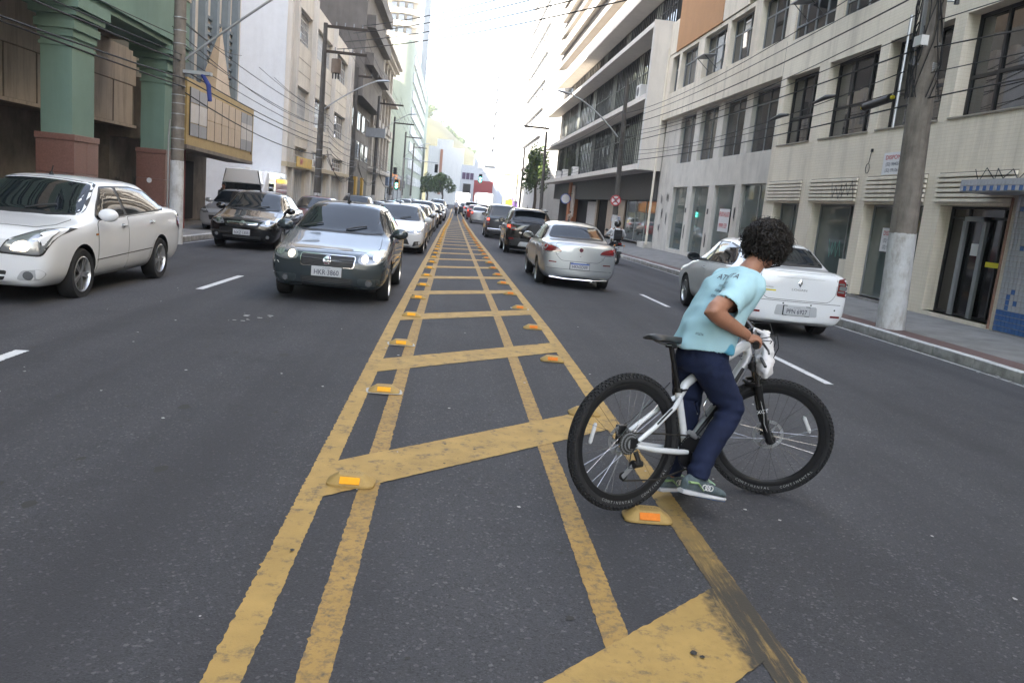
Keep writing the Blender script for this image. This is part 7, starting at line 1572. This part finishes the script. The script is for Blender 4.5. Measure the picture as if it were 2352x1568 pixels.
# shoes
def shoe(heel, toe, nm):
    heel, toe = Vector(heel), Vector(toe); d = (toe-heel); L = d.length; d.normalize(); sd = Vector((0,0,1)).cross(d).normalized(); u_ = d.cross(sd)
    up_ = B(); rings = []
    for t, w, h, z0 in ((0,.028,.060,.0),(.06,.034,.085,0),(.20,.037,.098,0),(.34,.040,.088,0),(.50,.044,.070,0),(.68,.048,.056,0),(.85,.044,.046,0),(.95,.032,.036,0),(1.0,.016,.022,0)):
        c = heel+d*L*t; rings.append([c+sd*w*cos(a)+u_*(h*.5+h*.5*sin(a)) for a in [2*pi*k/14 for k in range(14)]])
    up_.loft(rings); o = organic(nm, up_, pmat('shoe_mesh', (.10,.13,.14), rough=.8, var=.35, vscale=25, bump=.2, bscale=200), person, .006, 4)
    so2 = B(); rings = []
    for t, w, th in ((-.03,.026,.022),(.05,.038,.030),(.25,.040,.028),(.5,.046,.024),(.72,.051,.022),(.9,.044,.020),(1.02,.018,.016)):
        c = heel+d*L*t-u_*.006; rings.append([c+sd*w*cos(a)+u_*(th*.5*(1 if sin(a) > 0 else -1)*abs(sin(a))**.4) for a in [2*pi*k/14 for k in range(14)]])
    so2.loft(rings); so2.build('sole', pmat('shoe_sole', (.50,.50,.52), rough=.7, var=.2), o, smooth=50)
    so3 = B(); so3.loft([[c_+u_*-.016 for c_ in r_] for r_ in [[heel+d*L*t+sd*w*.9*cos(a)+u_*.006*sin(a) for a in [2*pi*k/12 for k in range(12)]] for t, w in ((.3,.04),(.7,.048),(1.0,.022))]]); so3.build('outsole', pmat('blue_rubber', (.03,.12,.32), var=.1), o)
    ac = B(); ac.tube([heel+d*L*.02+u_*.05-sd*.036, heel+d*L*.2+u_*.055-sd*.042, heel+d*L*.36+u_*.02-sd*.046], [.018,.014,.006], 8, flat=.35); ac.build('heel_panel', pmat('lime_panel', (.30,.44,.20), rough=.7, var=.2), o, smooth=50)
    for k in range(3): B().tube([heel+d*L*(.36+.07*k)+u_*.04+Vector((0,0,0))-sd*.048+(d*.016*cos(a)+u_*.014*sin(a)) for a in [2*pi*j/12 for j in range(13)]], .003, 5).build('logo_loop', M_CLEAR, o)
    for k in range(5): B().tube([heel+d*L*(.36+.07*k)+u_*(.092-.0075*k)-sd*.026, heel+d*L*(.38+.07*k)+u_*(.098-.008*k), heel+d*L*(.36+.07*k)+u_*(.092-.0075*k)+sd*.026], .0035, 5).build('lace', pmat('lime_lace', (.42,.60,.40), var=.1), o)
    return o
shoe((.292,-.148,.135), (.585,-.172,.075), 'shoe'); shoe((.40,.150,.055), (.69,.165,.035), 'shoe')
# curly hair: a dark cap and many spiral locks
hr = B(); q = random.Random(77); HCC = HC+Vector((-.012,.0,.035))
hr.sphere(HCC, (.112,.112,.120), 18, 12)
def lock(p, d, R_, L, turns, r):
    L *= .70+.45*abs(mnoise.noise(d.normalized()*2.6+Vector((3,1,2))))
    d = d.normalized(); a = d.orthogonal().normalized(); b_ = d.cross(a); n = 9; ph = q.uniform(0,6.28); g = Vector((0,0,-1)); pts = []
    for i in range(n+1):
        t = i/n; pts.append(p+d*L*t*(1-.25*t)+g*L*.45*t*t+(a*cos(ph+turns*6.28*t)+b_*sin(ph+turns*6.28*t))*R_*(.4+.6*t))
    hr.tube(pts, [r*(1-.45*i/n) for i in range(n+1)], 5, cap=False)
for k in range(2100):
    d = Vector((q.gauss(0,1), q.gauss(0,1), q.gauss(.25,1))).normalized()
    if d.dot(FD) > .55 and d.z < .25: continue
    if d.z < -.80: continue
    lock(HCC+d*.100, d+Vector((q.gauss(0,.35),q.gauss(0,.35),q.gauss(0,.35))), q.uniform(.007,.016), q.uniform(.04,.085), q.uniform(1.1,2.3), q.uniform(.0024,.0042))
for k in range(300):
    a = q.uniform(0,6.28); d = Vector((cos(a)*.8,sin(a)*.8,-q.uniform(.3,.85))).normalized()
    if d.dot(FD) > .2: continue
    lock(HCC+d*.098, d, .011, .06, 1.4, .0034)
for k in range(70):
    d = Vector((q.gauss(0,1), q.gauss(0,1), q.gauss(.5,.8))).normalized()
    if d.dot(FD) < .5: lock(HCC+d*.12, d+Vector((q.gauss(0,.5),q.gauss(0,.5),q.gauss(0,.5))), q.uniform(.006,.02), q.uniform(.07,.11), q.uniform(.6,1.6), .0012)
hr.build('hair', pmat('dark_curly_hair', (.014,.010,.008), rough=.45, var=.4, vscale=30, spec=.4), person, smooth=60, fix=False)
# ---- plastic bag hanging from the bar
bag = root('plastic_bag', 'crumpled white plastic bag hanging from the handlebar', 'bag', local=True); bag.matrix_world = BM
bc = STEER @ Vector((.945,-.02,.90)); bx, by = S3 @ Vector((1,0,0)), S3 @ Vector((0,1,0)); bb_ = B(); rings = []
for z, w, d_ in ((.10,.035,.02),(.06,.055,.03),(.0,.085,.045),(-.06,.105,.055),(-.11,.11,.05),(-.14,.095,.03)):
    rings.append([bc+by*w*cos(a)+bx*d_*sin(a)+Vector((0,0,z))+bx*.02 for a in [2*pi*k/24 for k in range(24)]])
bb_.loft(rings)
M_BAG = pmat('bag_film', (.72,.70,.70), rough=.35, var=.05, vscale=10, spec=.5)
organic('film', bb_, M_BAG, bag, .008, 2, .4, lambda co, n: mnoise.noise(co*22)*.014+mnoise.noise(co*55)*.006)
B().tube([bc+Vector((0,0,.09)), bc+Vector((-.03,.0,.11))-bx*.03, STEER @ Vector((.875,-.06,1.0))], [.012,.008,.006], 6).build('handle', M_BAG, bag)
# ------------------------------------------------------------------ other people and motorcycles
def figure(lab, x, y, z, rz, h=1.72, top=(.5,.5,.52), legs=(.03,.03,.035), hair=(.015,.012,.01), J=None, name='person', vox=.02, helmet=None, extra=None, stripes=None):
    """small figure; J overrides joints (x right, y forward, z up, for a height of 1.72)"""
    k = h/1.72; r = root(name, lab, 'person', (x, y, z), rz, None, local=True)
    D = dict(pel=(0,0,.95), che=(0,.01,1.30), nek=(0,.01,1.47), hed=(0,.02,1.61), shl=(-.18,0,1.40), shr=(.18,0,1.40), ell=(-.22,-.02,1.12), elr=(.22,-.02,1.12), hal=(-.22,.06,.88), har=(.22,.06,.88), kl=(-.09,.02,.50), kr=(.09,.02,.50), al=(-.10,-.02,.09), ar=(.10,-.02,.09))
    if J: D.update(J)
    V_ = {a: Vector(p)*k for a, p in D.items()}; sk = SKIN
    b = B(); b.sphere(V_['hed'], (.078*k,.092*k,.115*k), 14, 10); b.tube([V_['che'], V_['nek'], V_['hed']], [.09*k,.055*k,.05*k], 10); b.sphere(V_['hed']+Vector((0,.09*k,-.02*k)), .018*k, 6, 6)
    b.tube([V_['pel'], V_['che']], [.11*k,.13*k], 12); b.tube([V_['shl'], V_['shr']], .06*k, 10)
    for s_ in 'lr':
        b.tube([V_['sh'+s_], V_['el'+s_], V_['ha'+s_]], [.048*k,.040*k,.028*k], 10); b.sphere(V_['ha'+s_]+(V_['ha'+s_]-V_['el'+s_]).normalized()*.05*k, (.03*k,.04*k,.05*k), 8, 6); b.tube([V_['pel'], V_['k'+s_], V_['a'+s_]], [.07*k,.05*k,.035*k], 10)
        hd = V_['ha'+s_]+(V_['ha'+s_]-V_['el'+s_]).normalized()*.06*k
        for f_ in range(4): b.tube([hd+Vector(((f_-1.5)*.017*k,0,0)), hd+Vector(((f_-1.5)*.019*k,.012*k,-.055*k))], .008*k, 6)
        b.tube([hd, hd+Vector(((.03 if s_ == 'l' else -.03)*k,.03*k,-.02*k))], .009*k, 6)
    organic('body', b, sk, r, vox*.8, 3)
    b = B(); ellrings(b, [(V_['pel']+Vector((0,0,-.02)), (1,0,0),(0,1,0),.175*k,.125*k),(V_['pel'].lerp(V_['che'],.5),(1,0,0),(0,1,0),.165*k,.12*k),(V_['che'],(1,0,0),(0,1,0),.185*k,.125*k),(V_['shl'].lerp(V_['shr'],.5)+Vector((0,0,.03*k)),(1,0,0),(0,1,0),.16*k,.09*k),(V_['nek'],(1,0,0),(0,1,0),.07*k,.06*k)], 16)
    for s_ in 'lr': b.tube([V_['sh'+s_].lerp(V_['che'],.2), V_['sh'+s_], V_['sh'+s_].lerp(V_['el'+s_],.8 if not helmet else 1), V_['el'+s_].lerp(V_['ha'+s_], 0. if not helmet else .8)], [.07*k,.072*k,.062*k,.055*k], 12)
    tm = pmat('top_%.2f_%.2f_%.2f' % top, top, rough=.9, var=.15, vscale=7)
    if stripes:
        tm = pmat('striped_shirt', top, rough=.9, var=0, coords='Object'); t_ = tm.node_tree; w_ = t_.nodes.new('ShaderNodeTexWave'); w_.bands_direction = 'Z'; w_.inputs['Scale'].default_value = 3.2; tc = t_.nodes.new('ShaderNodeTexCoord'); t_.links.new(tc.outputs['Object'], w_.inputs['Vector']); cr = t_.nodes.new('ShaderNodeValToRGB'); cr.color_ramp.interpolation = 'CONSTANT'; cr.color_ramp.elements[0].color = (*top,1); cr.color_ramp.elements[1].color = (.04,.07,.16,1); cr.color_ramp.elements[1].position = .5; t_.links.new(w_.outputs[0], cr.inputs[0]); t_.links.new(cr.outputs[0], t_.nodes['Principled BSDF'].inputs['Base Color'])
    organic('shirt', b, tm, r, vox, 4, .5, lambda co, n: mnoise.noise(co*9)*.012)
    b = B(); ellrings(b, [(V_['pel']+Vector((0,0,.06*k)),(1,0,0),(0,1,0),.155*k,.115*k),(V_['pel']+Vector((0,0,-.06*k)),(1,0,0),(0,1,0),.165*k,.12*k)], 16)
    for s_ in 'lr':
        hp = V_['pel']+Vector(((-.085 if s_ == 'l' else .085)*k,0,-.06*k)); b.tube([hp, hp.lerp(V_['k'+s_],.5), V_['k'+s_], V_['k'+s_].lerp(V_['a'+s_],.5), V_['a'+s_]], [.095*k,.085*k,.068*k,.062*k,.058*k], 12)
    organic('trousers', b, pmat('legs_%.2f_%.2f_%.2f' % legs, legs, rough=.9, var=.2), r, vox, 4, .5, lambda co, n: mnoise.noise(co*11)*.01)
    for s_ in 'lr':
        c = V_['a'+s_]; b = B(); b.loft([[c+Vector((w_*cos(a), yy, -.05*k+hh*(.5+.5*sin(a)))) for a in [2*pi*i/10 for i in range(10)]] for yy, w_, hh in ((-.09*k,.03*k,.05*k),(-.05*k,.042*k,.085*k),(.05*k,.045*k,.07*k),(.14*k,.042*k,.045*k),(.19*k,.02*k,.025*k))]); b.build('shoe', M_FRB, r, smooth=50)
    if helmet:
        b = B(); b.sphere(V_['hed']+Vector((0,-.005,.02)), (.135*k,.155*k,.145*k), 18, 14); o = b.build('helmet', helmet, r, smooth=60); b = B(); b.sphere(V_['hed']+Vector((0,.02,.0)), (.12*k,.15*k,.06*k), 16, 10); b.build('visor', M_CGL, o, smooth=60)
    else:
        b = B(); b.sphere(V_['hed']+Vector((0,-.018*k,.03*k)), (.092*k,.10*k,.105*k), 14, 10); organic('hair', b, pmat('hair_%.3f' % hair[0], hair, rough=.6, var=.3, vscale=20), r, vox*.8, 2, .5, lambda co, n: mnoise.noise(co*60)*.008)
    return r, V_
figure('traffic officer in a pale blue shirt standing on the median far ahead', .35, 87.3, gr(87.3), .5, 1.78, (.48,.52,.60), (.015,.015,.018), J=dict(kl=(-.05,.03,.50), kr=(.07,-.02,.50), al=(-.06,.05,.09), ar=(.08,-.08,.09)))
figure('person in a striped shirt standing behind the pole with the round sign', 8.75, 42.5, .0, 2.6, 1.70, (.55,.57,.62), (.03,.035,.06), stripes=True)
figure('person in a tan top sitting in the doorway by the orange pier', 9.9, 67.5, -.25, 2.2, 1.62, (.42,.33,.27), (.10,.13,.22))
figure('dark dressed person at the corner of the side street beyond the marquee', -9.75, 35.0, gl(KL,35)+.0, 3.0, 1.68, (.03,.03,.035), (.03,.03,.03))
figure('person in a white top walking far along the left pavement', -7.8, 100, gr(100)+.14, 0, 1.68, (.6,.6,.6), (.05,.05,.07))
# motorcycle: y forward
def motorcycle(lab, x, y, rz, paint, plate=None, lit=False):
    r = root('motorcycle', lab, 'motorcycle', at(x, y), rz, None, local=True); wb = 1.28; R_ = .30
    for ya, w_ in ((wb/2,.045),(-wb/2,.055)):
        b = B(); b.lathe([(R_*.70,-w_*.7),(R_*.85,-w_),(R_*.96,-w_*.7),(R_,0),(R_*.96,w_*.7),(R_*.85,w_),(R_*.70,w_*.7)], (0,ya,R_), 'X', 28); o = b.build('wheel', M_RUB, r, smooth=45); b = B(); b.lathe([(R_*.71,-.03),(R_*.66,-.03),(R_*.66,.03),(R_*.71,.03)], (0,ya,R_), 'X', 28, closed=True)
        for k in range(6): a = 2*pi*k/6; b.tube([(0,ya,R_),(0,ya+R_*.68*cos(a),R_+R_*.68*sin(a))], .012, 6)
        b.cyl((-.06,ya,R_),(.06,ya,R_),.05,.05,12); b.build('rim', M_RIM, o, smooth=40)
    B().box(-.13,.13,-.12,.22,.28,.58).build('engine', M_CHAR, r, bevel=.04); b = B(); b.loft([[(w_*cos(a), yy, zc+hh*sin(a)) for a in [2*pi*i/14 for i in range(14)]] for yy, w_, zc, hh in ((.0,.08,.80,.06),(.08,.14,.83,.12),(.22,.16,.86,.14),(.38,.12,.86,.11),(.46,.05,.85,.05))]); b.build('fuel_tank', paint, r, smooth=50)
    b = B(); b.loft([[(w_*cos(a), yy, zc+hh*sin(a)) for a in [2*pi*i/12 for i in range(12)]] for yy, w_, zc, hh in ((.04,.09,.80,.04),(-.15,.14,.79,.05),(-.5,.13,.83,.045),(-.72,.10,.86,.035))]); b.build('seat', M_PLA, r, smooth=50)
    b = B(); b.loft([[(w_*cos(a), yy, zc+hh*sin(a)) for a in [2*pi*i/10 for i in range(10)]] for yy, w_, zc, hh in ((-.35,.14,.72,.05),(-.65,.12,.78,.055),(-.86,.06,.82,.03))]); b.build('tail_fairing', paint, r, smooth=50)
    B().box(-.07,.07,-.93,-.87,.76,.83).build('tail_lamp', M_TL if lit else M_RED_L, r, bevel=.015); B().box(-.10,.10,-.95,-.935,.52,.70).build('number_plate', M_PLATE, r); B().box(-.09,.09,-.93,-.90,.42,.74).build('mudguard', M_PLA, r)
    if plate:
        t = B(); put_text(t, plate[0], (0,-.952,.645), (1,0,0), (0,0,1), .075, .006, 1); put_text(t, plate[1], (0,-.952,.57), (1,0,0), (0,0,1), .085, .006, 1); t.build('lettering', M_TXK, r, fix=False)
    for s_ in (-1,1):
        B().tube([(s_*.09,wb/2,R_),(s_*.09,wb/2-.16,.75),(s_*.08,wb/2-.24,.98)], .022, 8).build('fork_leg', M_STEEL, r); B().tube([(s_*.07,-wb/2,R_),(s_*.10,-.1,.42)], .02, 8).build('swing_arm', M_PLA, r); B().tube([(s_*.10,-wb/2+.05,.36),(s_*.12,-.55,.72)], .022, 8).build('shock', M_CHR, r)
        B().tube([(s_*.05,-.80,.74),(s_*.16,-.82,.73)], .012, 6).build('indicator_stalk', M_PLA, r); B().sphere((s_*.185,-.83,.73), (.035,.03,.028), 10, 8).build('indicator', M_ORL, r, smooth=60)
        B().tube([(0,wb/2-.25,1.0),(s_*.2,wb/2-.28,1.06),(s_*.36,wb/2-.38,1.04)], .013, 8).build('handlebar', M_PLA, r); o = B().tube([(s_*.25,wb/2-.30,1.06),(s_*.30,wb/2-.28,1.22)], .007, 6).build('mirror_stalk', M_PLA, r); B().sphere((s_*.31,wb/2-.28,1.25), (.06,.015,.04), 10, 8).build('mirror', M_PLA, o, smooth=60)
        B().tube([(s_*.10,-.15,.32),(s_*.20,-.18,.32)], .014, 6).build('foot_peg', M_PLA, r)
    B().tube([(.13,.15,.30),(.15,-.2,.26),(.16,-.75,.34)], [.03,.04,.05], 10).build('exhaust', M_CHR, r, smooth=50); B().sphere((0,wb/2-.10,.92), (.10,.08,.10), 14, 10).build('headlamp', M_CLR, r, smooth=60)
    return r
RJ = dict(pel=(0,-.28,.86), che=(0,-.16,1.20), nek=(0,-.12,1.36), hed=(0,-.08,1.50), shl=(-.20,-.14,1.29), shr=(.20,-.14,1.29), ell=(-.33,.0,1.10), elr=(.33,.0,1.10), hal=(-.34,.24,1.04), har=(.34,.24,1.04), kl=(-.19,.12,.66), kr=(.19,.12,.66), al=(-.17,-.10,.36), ar=(.17,-.10,.36))
motorcycle('black motorcycle ridden along the right kerb', 6.3, 30.2, 0, BLK, ('MRX','4172'))
rd, V_ = figure('motorcycle rider in a white shirt with black helmet and backpack', 6.3, 30.2, gl(6.3,30.2), 0, 1.72, (.62,.62,.64), (.02,.02,.025), J=RJ, vox=.018, helmet=BLK)
bp = root('backpack', 'black backpack worn by the motorcycle rider', 'backpack', at(6.3,30.2), 0, None, local=True); b = B(); b.box(-.15,.15,-.46,-.29,.90,1.30); organic('bag_body', b, pmat('backpack_nylon', (.018,.018,.02), rough=.8, var=.2), bp, .02, 6); b = B(); b.box(-.11,.11,-.51,-.45,.93,1.12); organic('pocket', b, pmat('backpack_nylon', (.018,.018,.02)), bp, .018, 5)
for s_ in (-1,1): B().tube([(s_*.10,-.30,1.28),(s_*.13,-.20,1.37),(s_*.14,-.04,1.30),(s_*.14,-.06,1.05),(s_*.13,-.28,.95)], .016, 6).build('strap', M_FRB, bp)
motorcycle('dark motorcycle with lit tail lamp far ahead beside the silver hatchback', 3.0, 66.5, 0, BLK, None, True); figure('motorcycle rider in dark clothes with black helmet far ahead', 3.0, 66.5, gr(66.5), 0, 1.72, (.02,.02,.022), (.03,.035,.05), J=RJ, vox=.022, helmet=BLK)
motorcycle('parked motorcycle standing by the far right pavement', 6.9, 88, .3, WHT)
# ------------------------------------------------------------------ hazy air
hz = B(); hz.box(-320, 320, -160, 640, -1.75, 75); hz_m = bpy.data.materials.new('hazy_air'); hz_m.use_nodes = True; _n = hz_m.node_tree; _n.nodes.clear()
_o = _n.nodes.new('ShaderNodeOutputMaterial'); _v = _n.nodes.new('ShaderNodeVolumePrincipled'); _v.inputs['Color'].default_value = (.95,.93,.90,1); _v.inputs['Density'].default_value = .0008; _v.inputs['Anisotropy'].default_value = .2
_n.links.new(_v.outputs[0], _o.inputs['Volume']); hz.build('haze', hz_m, kind='stuff')
bpy.data.scenes.remove(TS)
